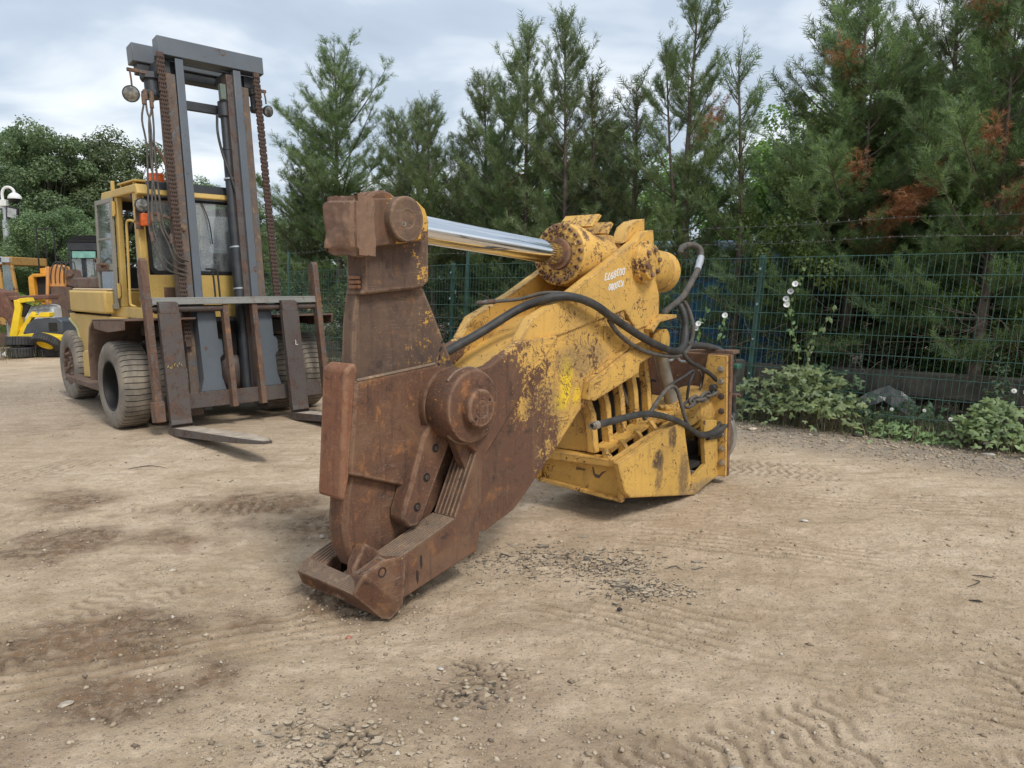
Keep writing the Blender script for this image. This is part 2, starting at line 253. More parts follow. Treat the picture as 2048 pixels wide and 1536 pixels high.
# ---------------- mesh helpers ----------------
class MB:
    """collects shapes for one mesh; T maps local (s, w, z) to mesh coordinates"""
    def __init__(s, T=None): s.v = []; s.f = []; s.T = T; s.mi = []; s.cur = 0
    def add(s, vs, fs):
        o = len(s.v)
        s.v += [s.T(*p) if s.T else tuple(p) for p in vs]
        s.f += [tuple(o + i for i in f) for f in fs]; s.mi += [s.cur] * len(fs)
        return s
    def box(s, a, b):
        x0, y0, z0 = a; x1, y1, z1 = b
        return s.add([(x0, y0, z0), (x1, y0, z0), (x1, y1, z0), (x0, y1, z0), (x0, y0, z1), (x1, y0, z1), (x1, y1, z1), (x0, y1, z1)],
                     [(0, 3, 2, 1), (4, 5, 6, 7), (0, 1, 5, 4), (1, 2, 6, 5), (2, 3, 7, 6), (3, 0, 4, 7)])
    def prism(s, poly, w0, w1, ax='w', inset=0):
        """poly of (a, b); extruded along w (points a,w,b), along s (points s,a,b) or z (a,b,z)"""
        n = len(poly)
        def P(p, t): return {'w': (p[0], t, p[1]), 's': (t, p[0], p[1]), 'z': (p[0], p[1], t)}[ax]
        vs = [P(p, w0) for p in poly] + [P(p, w1) for p in poly]
        fs = [tuple(range(n - 1, -1, -1)), tuple(range(n, 2 * n))] + [(i, (i + 1) % n, n + (i + 1) % n, n + i) for i in range(n)]
        return s.add(vs, fs)
    def lathe(s, p0, axis, prof, seg=32, cap=True):
        """prof: list of (distance along axis, radius)"""
        p0 = Vector(p0); a = Vector(axis).normalized()
        u = a.orthogonal().normalized(); w = a.cross(u)
        vs = []; fs = []
        for d, r in prof:
            for k in range(seg):
                t = 2 * math.pi * k / seg; vs.append(p0 + a * d + (u * math.cos(t) + w * math.sin(t)) * r)
        for i in range(len(prof) - 1):
            for k in range(seg):
                k2 = (k + 1) % seg; fs.append((i * seg + k, i * seg + k2, (i + 1) * seg + k2, (i + 1) * seg + k))
        if cap:
            fs.append(tuple(range(seg - 1, -1, -1))); b = (len(prof) - 1) * seg; fs.append(tuple(range(b, b + seg)))
        return s.add([tuple(v) for v in vs], fs)
    def cyl(s, p0, p1, r, r1=None, seg=16):
        d = Vector(p1) - Vector(p0)
        return s.lathe(p0, d, [(0, r), (d.length, r if r1 is None else r1)], seg)
    def tube(s, pts, r, seg=10, n=6, cat=True):
        P = [Vector(p) for p in pts]
        if cat and len(P) > 2:
            Q = [P[0] * 2 - P[1]] + P + [P[-1] * 2 - P[-2]]; out = []
            for i in range(1, len(Q) - 2):
                for k in range(n):
                    t = k / n; a, b, c, d = Q[i - 1], Q[i], Q[i + 1], Q[i + 2]
                    out.append(0.5 * ((2 * b) + (c - a) * t + (2 * a - 5 * b + 4 * c - d) * t * t + (3 * b - a - 3 * c + d) * t ** 3))
            P = out + [P[-1]]
        rs = r if isinstance(r, (list, tuple)) else [r] * 2
        vs = []; fs = []; nrm = None
        for i, p in enumerate(P):
            tg = (P[min(i + 1, len(P) - 1)] - P[max(i - 1, 0)]).normalized()
            if nrm is None: nrm = tg.orthogonal().normalized()
            nrm = (nrm - tg * nrm.dot(tg)).normalized(); bn = tg.cross(nrm)
            f = i / (len(P) - 1) * (len(rs) - 1); j = min(int(f), len(rs) - 2); rr = rs[j] + (rs[j + 1] - rs[j]) * (f - j)
            for k in range(seg):
                t = 2 * math.pi * k / seg; vs.append(tuple(p + (nrm * math.cos(t) + bn * math.sin(t)) * rr))
        for i in range(len(P) - 1):
            for k in range(seg):
                k2 = (k + 1) % seg; fs.append((i * seg + k, i * seg + k2, (i + 1) * seg + k2, (i + 1) * seg + k))
        fs.append(tuple(range(seg - 1, -1, -1))); b = (len(P) - 1) * seg; fs.append(tuple(range(b, b + seg)))
        return s.add(vs, fs)
    def mesh(s, name, mats, smooth=35):
        me = bpy.data.meshes.new(name); me.from_pydata(s.v, [], s.f)
        bm = bmesh.new(); bm.from_mesh(me)
        bmesh.ops.recalc_face_normals(bm, faces=bm.faces); bm.to_mesh(me); bm.free()
        for m in (mats if isinstance(mats, (list, tuple)) else [mats]): me.materials.append(m)
        if any(s.mi): me.polygons.foreach_set('material_index', s.mi)
        if smooth:
            me.polygons.foreach_set('use_smooth', [True] * len(me.polygons)); me.set_sharp_from_angle(angle=R(smooth))
        me.update(); return me
    def obj(s, name, mats, parent=None, bevel=0.0, smooth=35, seg=2):
        o = bpy.data.objects.new(name, s.mesh(name, mats, smooth)); COL.objects.link(o)
        if parent is not None: o.parent = parent
        if bevel:
            b = o.modifiers.new('bevel', 'BEVEL'); b.width = bevel; b.segments = seg; b.limit_method = 'ANGLE'; b.angle_limit = R(32); b.use_clamp_overlap = True
            b.harden_normals = False
        return o
def thing(name, label, cat, loc=(0, 0, 0), rz=0.0, group=None):
    o = bpy.data.objects.new(name, None); COL.objects.link(o); o.location = loc; o.rotation_euler = (0, 0, rz); o.empty_display_size = 0.2
    return tag(o, label, cat, group)
def tag(o, label=None, cat=None, group=None, kind=None):
    for k, v in (('label', label), ('category', cat), ('group', group), ('kind', kind)):
        if v: o[k] = v
    return o
def copy_to(o, parent=None, loc=None, rot=None, scale=None):
    c = o.copy(); COL.objects.link(c)
    if parent is not None: c.parent = parent
    if loc is not None: c.location = loc
    if rot is not None: c.rotation_euler = rot
    if scale is not None: c.scale = scale
    return c
def npmesh(name, V, Fc, mat, parent=None, attrs=None, smooth=False):
    """mesh object from numpy arrays (faces all of one size)"""
    me = bpy.data.meshes.new(name); n = len(V); k = Fc.shape[1]; m = len(Fc)
    me.vertices.add(n); me.vertices.foreach_set('co', V.astype(np.float32).ravel())
    me.loops.add(m * k); me.loops.foreach_set('vertex_index', Fc.astype(np.int32).ravel())
    me.polygons.add(m); me.polygons.foreach_set('loop_start', np.arange(0, m * k, k, dtype=np.int32))
    me.polygons.foreach_set('loop_total', np.full(m, k, dtype=np.int32))
    for kk, a in (attrs or {}).items():
        at = me.attributes.new(kk, 'FLOAT', 'POINT'); at.data.foreach_set('value', a.astype(np.float32).ravel())
    me.update(calc_edges=True); me.validate()
    if smooth: me.polygons.foreach_set('use_smooth', np.ones(m, dtype=bool))
    me.materials.append(mat)
    o = bpy.data.objects.new(name, me); COL.objects.link(o)
    if parent is not None: o.parent = parent
    return o

# ---------------- numpy noise ----------------
def vnoise(x, y, seed=0):
    xi = np.floor(x).astype(np.int64); yi = np.floor(y).astype(np.int64); fx = x - xi; fy = y - yi
    fx = fx * fx * (3 - 2 * fx); fy = fy * fy * (3 - 2 * fy)
    def h(a, b):
        n = (a * 374761393 + b * 668265263 + seed * 974634777) & 0xffffffff
        n = ((n ^ (n >> 13)) * 1274126177) & 0xffffffff
        return ((n ^ (n >> 16)) & 0xffff) / 65535.0
    return (h(xi, yi) * (1 - fx) + h(xi + 1, yi) * fx) * (1 - fy) + (h(xi, yi + 1) * (1 - fx) + h(xi + 1, yi + 1) * fx) * fy
def fbm(x, y, oct=4, seed=0, gain=0.5):
    s = 0; a = 1; t = 0
    for i in range(oct):
        s = s + a * vnoise(x * 2 ** i + 17.3 * i, y * 2 ** i - 9.1 * i, seed + i); t += a; a *= gain
    return s / t
def sst(x, a, b):
    t = np.clip((x - a) / (b - a), 0, 1); return t * t * (3 - 2 * t)
# ---------------- ground ----------------
def blob(x, y, cx, cy, rx, ry, rot=0.0, soft=0.6, seed=3, rough=0.5):
    c, s = math.cos(rot), math.sin(rot); u = ((x - cx) * c + (y - cy) * s) / rx; v = (-(x - cx) * s + (y - cy) * c) / ry
    d = np.sqrt(u * u + v * v) + (fbm(x * 2.3, y * 2.3, 4, seed) - 0.5) * 2 * rough + (fbm(x * 9, y * 9, 3, seed + 9) - 0.5) * rough * 0.8
    return 1 - sst(d, 1 - soft, 1 + soft * 0.3)
def band(x, y, ax, ay, bx, by, half):
    L_ = math.hypot(bx - ax, by - ay); ux, uy = (bx - ax) / L_, (by - ay) / L_
    l = (x - ax) * ux + (y - ay) * uy; t = -(x - ax) * uy + (y - ay) * ux + (vnoise(x * 0.8, y * 0.8, 5) - 0.5) * 0.12
    m = (1 - sst(np.abs(t), half * 0.85, half * 1.1)) * sst(l, -0.3, 0.2) * (1 - sst(l, L_ - 0.3, L_ + 0.3))
    return l, t, m
DAMP = [(-2.25, 6.0, 0.75, 0.5, 0.1), (-1.35, 5.6, 0.6, 0.55, 0), (-2.3, 5.1, 0.6, 0.3, 0), (-3.1, 5.0, 0.4, 0.45, 0), (-0.95, 4.35, 0.5, 0.5, 0.5), (-2.1, 3.55, 0.75, 0.33, 0.25), (-1.75, 3.1, 0.5, 0.3, 0.3),
        (-1.38, 3.3, 0.16, 0.2, 0), (-0.25, 3.15, 0.5, 0.35, 0.2), (0.05, 2.75, 0.35, 0.2, 0), (0.45, 2.75, 0.4, 0.12, -0.3), (-2.3, 2.7, 0.5, 0.3, 0), (0.0, 3.75, 0.35, 0.12, 0), (-3.6, 6.2, 0.5, 0.4, 0), (-1.0, 2.3, 0.5, 0.15, 0)]
CRACK = [(0.25, 4.75, 0.62, 0.30, -0.2), (0.78, 4.25, 0.25, 0.16, -0.1), (-0.72, 2.75, 0.34, 0.24, 0), (0.62, 4.62, 0.3, 0.2, -0.3), (-0.2, 3.15, 0.3, 0.25, 0.3)]
TRK = [(0.2, 4.2, 3.2, 2.55, 0.28, 'rib'), (0.9, 5.3, 5.2, 3.9, 0.22, 'rib'), (-0.6, 2.1, 2.6, 3.3, 0.3, 'chev'), (-4.4, 2.3, -0.9, 3.9, 0.2, 'rib'), (-4.5, 5.3, -0.6, 5.9, 0.42, 'bar'), (-7.5, 6.0, -5.2, 10.5, 0.3, 'chev'),
       (-5.4, 4.0, -4.0, 9.0, 0.3, 'rib'), (1.2, 2.2, 4.8, 3.4, 0.3, 'chev'), (1.6, 6.6, 6.5, 5.0, 0.3, 'rib'), (-3.2, 2.0, -2.0, 4.6, 0.25, 'chev'), (-1.9, 8.8, 3.0, 7.0, 0.3, 'chev')]
_rs = np.random.RandomState(5)
_seeds = np.concatenate([np.stack([_rs.normal(cx, rx * 0.8, int(110 * rx * ry / 0.18) + 14), _rs.normal(cy, ry * 0.8, int(110 * rx * ry / 0.18) + 14)], 1) for cx, cy, rx, ry, ro in CRACK])
def height(x, y, detail=True):
    h = (fbm(x * 0.35, y * 0.35, 3, 1) - 0.5) * 0.07 + (fbm(x * 1.6, y * 1.6, 4, 2) - 0.5) * 0.035
    damp = np.zeros_like(x); tar = np.zeros_like(x); press = np.zeros_like(x); height.press = press
    if detail:
        h = h + (fbm(x * 9, y * 9, 4, 4, 0.6) - 0.5) * 0.024
        for i, (cx, cy, rx, ry, ro) in enumerate(DAMP):
            b = blob(x, y, cx, cy, rx, ry, ro, 0.75, seed=20 + i, rough=0.85); damp = np.maximum(damp, b * (0.5 if i in (8, 9, 10, 12, 14) else 0.95))
        h = h + damp * ((fbm(x * 17, y * 17, 4, 8, 0.65) - 0.45) * 0.034)
        for i, (ax, ay, bx, by, hw, kd) in enumerate(TRK):
            l, t, m = band(x, y, ax, ay, bx, by, hw); m = m * sst(fbm(x * 1.1, y * 1.1, 3, 30 + i), 0.34, 0.47) * (0.55 + 0.45 * sst(fbm(x * 7, y * 7, 3, 40 + i), 0.35, 0.6))
            wob = (fbm(x * 6, y * 6, 2, 50 + i) - 0.5) * 0.05
            if kd == 'rib': p = np.sin((t + wob * 0.6) * 2 * math.pi / 0.085)
            elif kd == 'bar': p = np.sin((l + wob * 2.2) * 2 * math.pi / 0.085)
            elif kd == 'chev': p = np.sin((l + np.abs(((t / hw * 2.5) % 2) - 1) * 0.06 + wob) * 2 * math.pi / 0.088)
            pt = sst(p, -0.75, 0.1); h = h + m * (pt - 0.75) * 0.019 - m * 0.004; h = h - (m * (pt - 0.75) * 0.006 if kd == 'chev' else 0); press = np.maximum(press, m * (1 - pt))  # groove mask: packed soil plus shade to be painted into the ground
        # cracked clay
        cm = np.zeros_like(x)
        for i, (cx, cy, rx, ry, ro) in enumerate(CRACK): cm = np.maximum(cm, blob(x, y, cx, cy, rx, ry, ro, 0.4, 70 + i, 0.55))
        idx = np.nonzero(cm > 0.02)
        px = x[idx] + (fbm(x[idx] * 7, y[idx] * 7, 5, 81) - 0.5) * 0.22; py = y[idx] + (fbm(x[idx] * 7, y[idx] * 7, 5, 82) - 0.5) * 0.22
        f1 = np.full(len(px), 9.0); f2 = f1.copy(); w1 = np.zeros(len(px))
        for k, (sx, sy) in enumerate(_seeds):
            d = np.hypot(px - sx, py - sy); nw = d < f1; f2 = np.where(nw, f1, np.minimum(f2, d)); w1 = np.where(nw, (k * 7919 % 97) / 97.0, w1); f1 = np.where(nw, d, f1)
        e = (1 - sst(f2 - f1, 0.001, 0.014)) * sst(fbm(px * 4, py * 4, 3, 78), 0.3, 0.5); c_ = cm[idx]
        h[idx] += c_ * ((w1 - 0.35) * 0.010 - e * 0.012)
        tar[idx] = c_ * e * sst(fbm(px * 3, py * 3, 3, 77), 0.36, 0.52)
    height.press = press
    # ground dips slightly below the box of the shear, stays level under the machines
    flat = np.exp(-(((x + 4.0) / 2.6) ** 2 + ((y - 10.6) / 2.4) ** 2)); h = h * (1 - flat)
    h = h - 0.035 * np.exp(-(((x - 1.3) / 0.9) ** 2 + ((y - 6.4) / 0.8) ** 2))
    h = h + 0.05 * np.exp(-(((x + 0.95) / 0.33) ** 2 + ((y - 4.3) / 0.22) ** 2)) - 0.02 * np.exp(-(((x + 0.65) / 0.3) ** 2 + ((y - 3.8) / 0.3) ** 2))
    # low verge of rubble at the fence foot
    fd = (x - 3.0) * 0.65 + (y - 9.57) * 0.76
    h = h + 0.07 * sst(fd, -0.9, -0.1)
    return h, damp, tar, fd
xs = np.concatenate([-np.geomspace(6.0, 160, 60)[::-1], np.arange(-5.95, -3.2, 0.035), np.arange(-3.2, 3.2, 0.0115), np.arange(3.2, 6.9, 0.03), np.geomspace(6.95, 160, 60)])
ys = [1.2]
while ys[-1] < 400: ys.append(ys[-1] + max(0.008, 0.0024 * ys[-1] ** 1.3 if ys[-1] < 9 else 0.042 * (ys[-1] - 8) ** 1.1))
ys = np.concatenate([-np.geomspace(1, 60, 12)[::-1], np.linspace(-0.8, 1.15, 12), ys])
X, Y = np.meshgrid(xs, ys)
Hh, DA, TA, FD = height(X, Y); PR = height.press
V = np.stack([X, Y, Hh], -1).reshape(-1, 3); nx = len(xs); ny = len(ys)
I = (np.arange(ny - 1)[:, None] * nx + np.arange(nx - 1)[None, :]).ravel()
Fq = np.stack([I, I + 1, I + nx + 1, I + nx], 1)
def ground_mat():
    m = Mt('dusty_ground'); co = m.co()
    da = m.n('ShaderNodeAttribute', attribute_name='damp').outputs['Fac']; ta = m.n('ShaderNodeAttribute', attribute_name='tar').outputs['Fac']
    ve = m.n('ShaderNodeAttribute', attribute_name='verge').outputs['Fac']
    n1 = m.noise(0.45, 6, 0.6, 0.5, v=co); n2 = m.noise(2.6, 8, 0.68, 0.6, v=co); n3 = m.noise(16, 7, 0.7, v=co); n4 = m.noise(110, 4, 0.7, v=co)
    base = m.ramp(m.math('MULTIPLY_ADD', n1, 0.45, m.math('MULTIPLY', n2, 0.55)), [(0.34, (0.44, 0.315, 0.195)), (0.46, (0.58, 0.44, 0.30)), (0.56, (0.71, 0.55, 0.39)), (0.68, (0.79, 0.65, 0.49))])
    base = m.mix(m.step(n3, 0.36, 0.6, 0.30, 0.0), base, (0.27, 0.195, 0.12))
    base = m.mix(m.step(n4, 0.56, 0.7, 0, 0.6), base, (0.70, 0.61, 0.48)); base = m.mix(m.step(n4, 0.44, 0.30, 0, 0.65), base, (0.19, 0.135, 0.085))
    # stretched smears along the traffic direction
    sv = m.n('ShaderNodeMapping', {'Vector': co, 'Rotation': (0, 0, 0.35), 'Scale': (0.6, 4.0, 1)}).outputs[0]
    base = m.mix(m.step(m.noise(2.0, 7, 0.65, v=sv), 0.48, 0.66, 0, 0.42), base, (0.38, 0.28, 0.175))
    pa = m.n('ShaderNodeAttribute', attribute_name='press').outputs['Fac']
    base = m.mix(m.math('MULTIPLY', pa, m.step(n2, 0.35, 0.55, 0.35, 0.8)), base, (0.27, 0.20, 0.13))  # track grooves tinted darker: compacted soil, with groove shade put into the colour
    dcol = m.mix(m.step(n2, 0.4, 0.62), (0.115, 0.072, 0.043), (0.25, 0.155, 0.09))
    base = m.mix(m.math('MULTIPLY', da, m.step(m.math('MULTIPLY_ADD', n3, 0.6, m.math('MULTIPLY', n2, 0.4)), 0.38, 0.56, 0.25, 0.95)), base, dcol)
    vo = m.n('ShaderNodeTexVoronoi', {'Vector': co, 'Scale': 55.0, 'Randomness': 1.0})
    sepc = m.n('ShaderNodeSeparateColor', {0: vo.outputs['Color']})
    peb = m.math('MULTIPLY', m.step(vo.outputs['Distance'], 0.35, 0.22), m.step(sepc.outputs[0], 0.72, 0.78))
    pcol = m.ramp(sepc.outputs[1], [(0.0, (0.16, 0.13, 0.10)), (0.5, (0.34, 0.29, 0.22)), (0.85, (0.5, 0.46, 0.40)), (1.0, (0.6, 0.57, 0.52))])
    base = m.mix(m.math('MULTIPLY', peb, m.step(n2, 0.4, 0.65, 0.35, 0.95)), base, pcol)
    grav = m.mix(m.step(m.noise(34, 5, 0.8, v=co), 0.42, 0.6), (0.17, 0.14, 0.12), (0.42, 0.38, 0.33))
    base = m.mix(m.math('MULTIPLY', ve, m.step(n3, 0.3, 0.6)), base, grav)
    base = m.mix(ta, base, (0.035, 0.033, 0.032))
    hh = m.math('MULTIPLY_ADD', n3, 0.6, m.math('MULTIPLY_ADD', n4, 0.22, m.math('MULTIPLY', peb, 0.35)))
    hh = m.math('ADD', hh, m.math('MULTIPLY', m.noise(48, 6, 0.75, v=co), 0.3))
    return m.fin(base, 0.93, 0, m.bump(hh, 1.0, 0.040), spec=0.2)
M['ground'] = ground_mat()
verge = sst(FD, -1.5, -0.5) * 0.9 + 0.7 * np.exp(-(((X + 8) / 4.5) ** 2 + ((Y - 12) / 4.0) ** 2))
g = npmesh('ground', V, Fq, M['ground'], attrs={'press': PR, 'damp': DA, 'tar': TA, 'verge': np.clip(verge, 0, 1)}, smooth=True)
tag(g, kind='structure')
def gz(x, y):
    a = np.array([float(x)]); b = np.array([float(y)]); return float(height(a, b, True)[0][0])

# loose gravel: small rocks
def rock_template(seed, sub=1):
    bm = bmesh.new(); bmesh.ops.create_icosphere(bm, subdivisions=sub, radius=1.0); r_ = random.Random(seed)
    sx, sy, sz = r_.uniform(0.8, 1.3), r_.uniform(0.7, 1.0), r_.uniform(0.45, 0.8)
    for v in bm.verts:
        k = r_.uniform(0.72, 1.15); v.co = Vector((v.co.x * sx * k, v.co.y * sy * k, v.co.z * sz * k))
    V_ = np.array([v.co[:] for v in bm.verts]); F_ = np.array([[q.index for q in f.verts] for f in bm.faces]); bm.free(); return V_, F_
def rock_small(seed):
    r_ = random.Random(seed + 50); P = [(1, 0, 0), (0, 1, 0), (-1, 0, 0), (0, -1, 0), (0, 0, 1), (0, 0, -0.6)]
    V_ = np.array([[c * r_.uniform(0.7, 1.2) + r_.uniform(-0.25, 0.25) for c in p] for p in P]) * np.array([1.1, 0.85, 0.7])
    return V_, np.array([(0, 1, 4), (1, 2, 4), (2, 3, 4), (3, 0, 4), (1, 0, 5), (2, 1, 5), (3, 2, 5), (0, 3, 5)])
def scatter(tmpl, P, sc, rs):
    Vs = []; Fs = []; o = 0
    pick = rs.randint(0, len(tmpl), len(P)); an = rs.uniform(0, 2 * math.pi, len(P))
    for t, (V_, F_) in enumerate(tmpl):
        s_ = pick == t; n = int(s_.sum())
        if not n: continue
        c, s = np.cos(an[s_])[:, None], np.sin(an[s_])[:, None]; q = sc[s_][:, None]
        x = (V_[None, :, 0] * c - V_[None, :, 1] * s) * q + P[s_][:, 0:1]; y = (V_[None, :, 0] * s + V_[None, :, 1] * c) * q + P[s_][:, 1:2]; z = V_[None, :, 2] * q + P[s_][:, 2:3]
        Vs.append(np.stack([x, y, z], -1).reshape(-1, 3)); Fs.append((F_[None] + (np.arange(n) * len(V_))[:, None, None]).reshape(-1, F_.shape[1]) + o); o += n * len(V_)
    return np.concatenate(Vs), np.concatenate(Fs)
def rockmat():
    m = Mt('gravel_stone'); rp = m.n('ShaderNodeNewGeometry').outputs['Random Per Island']
    c = m.ramp(rp, [(0.0, (0.16, 0.12, 0.085)), (0.3, (0.36, 0.28, 0.195)), (0.8, (0.50, 0.41, 0.30)), (0.965, (0.50, 0.42, 0.31)), (1.0, (0.6, 0.56, 0.49))])
    c = m.mix(m.step(m.noise(30, 5, 0.7, v=m.co()), 0.4, 0.65, 0.0, 0.5), c, (0.34, 0.27, 0.18))
    return m.fin(c, 0.9, 0, m.bump(m.noise(160, 3, v=m.co()), 0.4, 0.003))
M['rock'] = rockmat()
rs = np.random.RandomState(11)
N_ = 110000; gy = 1.9 + (rs.uniform(0, 1, N_) ** 1.6) * 12; gx = (rs.uniform(-0.75, 0.75, N_)) * (gy + 1)
hz, hd, ht, hf = height(gx, gy)
cm_ = np.zeros(N_)
for i, (cx, cy, rx, ry, ro) in enumerate(CRACK + [(-0.95, 4.0, 0.5, 0.35, 0), (-0.35, 3.1, 0.5, 0.35, 0.2)]): cm_ = np.maximum(cm_, np.exp(-(((gx - cx) / rx / 1.3) ** 2 + ((gy - cy) / ry / 1.3) ** 2)))
prob = 0.035 + 0.22 * sst(fbm(gx * 1.2, gy * 1.2, 3, 91), 0.45, 0.62) + 0.45 * cm_ + 0.9 * sst(hf, -1.6, -0.6) * (1 - sst(hf, 0.1, 0.5)) + 0.12 * hd
keep = (rs.uniform(0, 1, N_) < prob) & (hf < 0.4); keep &= ~((gx < -1.2) & (gy > 9.2) & (gx > -7))
gx, gy, hz, hf = gx[keep], gy[keep], hz[keep], hf[keep]
sz = 0.0026 + 0.0038 * rs.uniform(0, 1, len(gx)) + 0.015 * rs.uniform(0, 1, len(gx)) ** 9 + 0.022 * sst(hf, -1.4, -0.4) * rs.uniform(0, 1, len(gx)) ** 4
Vr, Fr = scatter([rock_small(i) for i in range(6)], np.stack([gx, gy, hz + sz * 0.15], 1), sz, rs)
tag(npmesh('loose_gravel', Vr, Fr, M['rock']), kind='stuff')
# broken plates of thin tarmac lifting off the yard
def flakes():
    m = MB(); q = random.Random(31)
    for (cx, cy, rx, ry, ro), n_ in zip(CRACK, (260, 140, 90, 120, 30)):
        for k in range(n_):
            x = cx + q.gauss(0, rx * 0.55); y = cy + q.gauss(0, ry * 0.55); r = q.uniform(0.005, 0.022) * (1 if q.random() < 0.9 or cy < 3.5 else 2.4); z = gz(x, y) + q.uniform(-0.004, 0.001); t = q.uniform(0.003, 0.008); n = q.randint(5, 8); a0 = q.uniform(0, 6.28); tx, ty = q.gauss(0, 0.10), q.gauss(0, 0.10)
            top = []; bot = []
            for j in range(n):
                a = a0 + 2 * math.pi * (j + q.uniform(-0.3, 0.3)) / n; rr = r * q.uniform(0.6, 1.15); dx_, dy_ = rr * math.cos(a) * 1.2, rr * math.sin(a) * 0.8; top.append((x + dx_, y + dy_, z + t + dx_ * tx + dy_ * ty)); bot.append((x + dx_ * 1.02, y + dy_ * 1.02, z - 0.012 + dx_ * tx + dy_ * ty))
            m.cur = 0; o = len(m.v); m.add(top, [tuple(range(n))]); m.cur = 1; m.add(top + bot, [(j, n + j, n + (j + 1) % n, (j + 1) % n) for j in range(n)])
    return m
def flake_mat():
    m = Mt('tarmac_flake'); co = m.co(); n = m.noise(30, 6, 0.7, v=co); rp = m.n('ShaderNodeNewGeometry').outputs['Random Per Island']
    c = m.mix(m.step(n, 0.4, 0.62), (0.42, 0.335, 0.235), (0.54, 0.44, 0.315)); c = m.mix(m.step(m.noise(9, 6, 0.7, v=co), 0.54, 0.6, 0, 0.75), c, (0.07, 0.066, 0.062)); c = m.mix(m.step(rp, 0.8, 0.82, 0, 0.5), c, (0.2, 0.18, 0.15))
    return m.fin(c, 0.93, 0, m.bump(m.noise(120, 5, 0.7, v=co), 0.8, 0.006), spec=0.15)
def gz(x, y):
    a = np.array([float(x)]); b = np.array([float(y)]); return float(height(a, b, True)[0][0])
fo = flakes().obj('tarmac_flakes', [flake_mat(), plain('tar_edge', (0.14, 0.12, 0.095), 0.9, 0.4, 40)], None, 0, 0); tag(fo, kind='stuff')
cr_n = 900; ci_ = np.array([0, 1, 3])[rs.randint(0, 3, cr_n)]; cp_ = np.array([(CRACK[i][0] + rs.normal(0, CRACK[i][2] * 0.5), CRACK[i][1] + rs.normal(0, CRACK[i][3] * 0.5)) for i in ci_]); ch_ = height(cp_[:, 0].copy(), cp_[:, 1].copy())[0]
Vr, Fr = scatter([rock_small(i) for i in range(4)], np.stack([cp_[:, 0], cp_[:, 1], ch_ + 0.003], 1), rs.uniform(0.003, 0.008, cr_n), rs)
tag(npmesh('tar_crumbs', Vr, Fr, plain('tar_crumb', (0.09, 0.08, 0.068), 0.9, 0.4, 60)), kind='stuff')
# single stones
def stone(x, y, size, col, label, flat=0.6, seed=1, name='stone', cat='stone', rough=0.9):
    V_, F_ = rock_template(seed, 2); V_ = V_ * np.array([size, size * 0.75, size * flat]); an = seed * 1.3
    c, s = math.cos(an), math.sin(an); V2 = V_.copy(); V2[:, 0] = V_[:, 0] * c - V_[:, 1] * s; V2[:, 1] = V_[:, 0] * s + V_[:, 1] * c
    m_ = plain('stone_' + str(seed), col, rough, 0.35, 40, bump=0.6)
    o = npmesh(name, V2, F_, m_); o.location = (x, y, gz(x, y) + size * flat * 0.35); tag(o, label, cat); return o
for x, y, s_, c_, lb, fl, sd_ in [
    (-0.85, 3.70, 0.022, (0.42, 0.17, 0.12), 'pinkish red brick fragment lying below the jaw tip', 0.6, 1),
    (2.24, 5.56, 0.026, (0.55, 0.52, 0.47), 'pale round stone alone on the open dirt right of the yellow frame', 0.8, 2),
    (0.60, 3.98, 0.020, (0.03, 0.03, 0.032), 'small black lump on the dirt right of the jaw tip', 0.8, 3),
    (4.00, 8.55, 0.085, (0.06, 0.052, 0.045), 'flat dark stone on the verge in front of the bramble', 0.4, 4),
    (2.95, 9.05, 0.07, (0.62, 0.52, 0.40), 'cream broken slab at the foot of the bramble beside the fence post', 0.45, 5),
    (4.55, 8.25, 0.06, (0.58, 0.54, 0.47), 'whitish flat stone among the rubble in front of the daisies', 0.4, 6),
    (4.9, 7.55, 0.075, (0.5, 0.46, 0.4), 'pale grey slab at the right end of the rubble verge', 0.4, 7),
    (-1.93, 3.03, 0.038, (0.42, 0.36, 0.28), 'flat pale stone pressed into the dirt at the lower left', 0.25, 8),
    (-0.34, 3.35, 0.022, (0.45, 0.41, 0.36), 'light grey pebble below the jaw on the crumbled soil', 0.7, 9),
    (-2.15, 4.55, 0.026, (0.5, 0.43, 0.33), 'rounded buff stone on the brown soil left of the jaw tip', 0.7, 10),
    (-1.35, 5.15, 0.03, (0.44, 0.38, 0.3), 'buff stone left of the ribbed jaw tooth', 0.8, 11),
    (0.85, 2.62, 0.028, (0.42, 0.36, 0.28), 'buff stone at the bottom centre right of the picture', 0.6, 12)]:
    stone(x, y, s_, c_, lb, fl, sd_)
def scrap(pts, r, label):
    m = MB(); m.tube([(x, y, gz(x, y) + r * 0.4 + dz) for x, y, dz in pts], [r * 0.25, r * 0.65, r * 0.2], 6)
    tag(m.obj('rubber_strip', M['tyre_black']), label, 'scrap')
scrap([(2.88, 4.50, 0), (2.93, 4.47, 0.01), (3.0, 4.45, 0)], 0.007, 'thin black rubber strip on the dirt, farthest of the scraps near the right edge')
scrap([(2.75, 4.33, 0), (2.82, 4.34, 0.012), (2.86, 4.40, 0.004), (2.84, 4.43, 0)], 0.006, 'bent black scrap curled on the dirt, middle one near the right edge')
scrap([(2.63, 4.12, 0), (2.67, 4.1, 0.005), (2.70, 4.1, 0)], 0.010, 'short thick black scrap on the dirt, nearest of those near the right edge')
scrap([(0.98, 4.58, 0), (1.04, 4.6, 0.01), (1.08, 4.55, 0.0)], 0.006, 'small curved black scrap right of the broken tarmac')
scrap([(-3.75, 7.15, 0), (-3.6, 7.25, 0.01), (-3.42, 7.22, 0)], 0.008, 'dark bent stick on the pale tracks left of the forks')
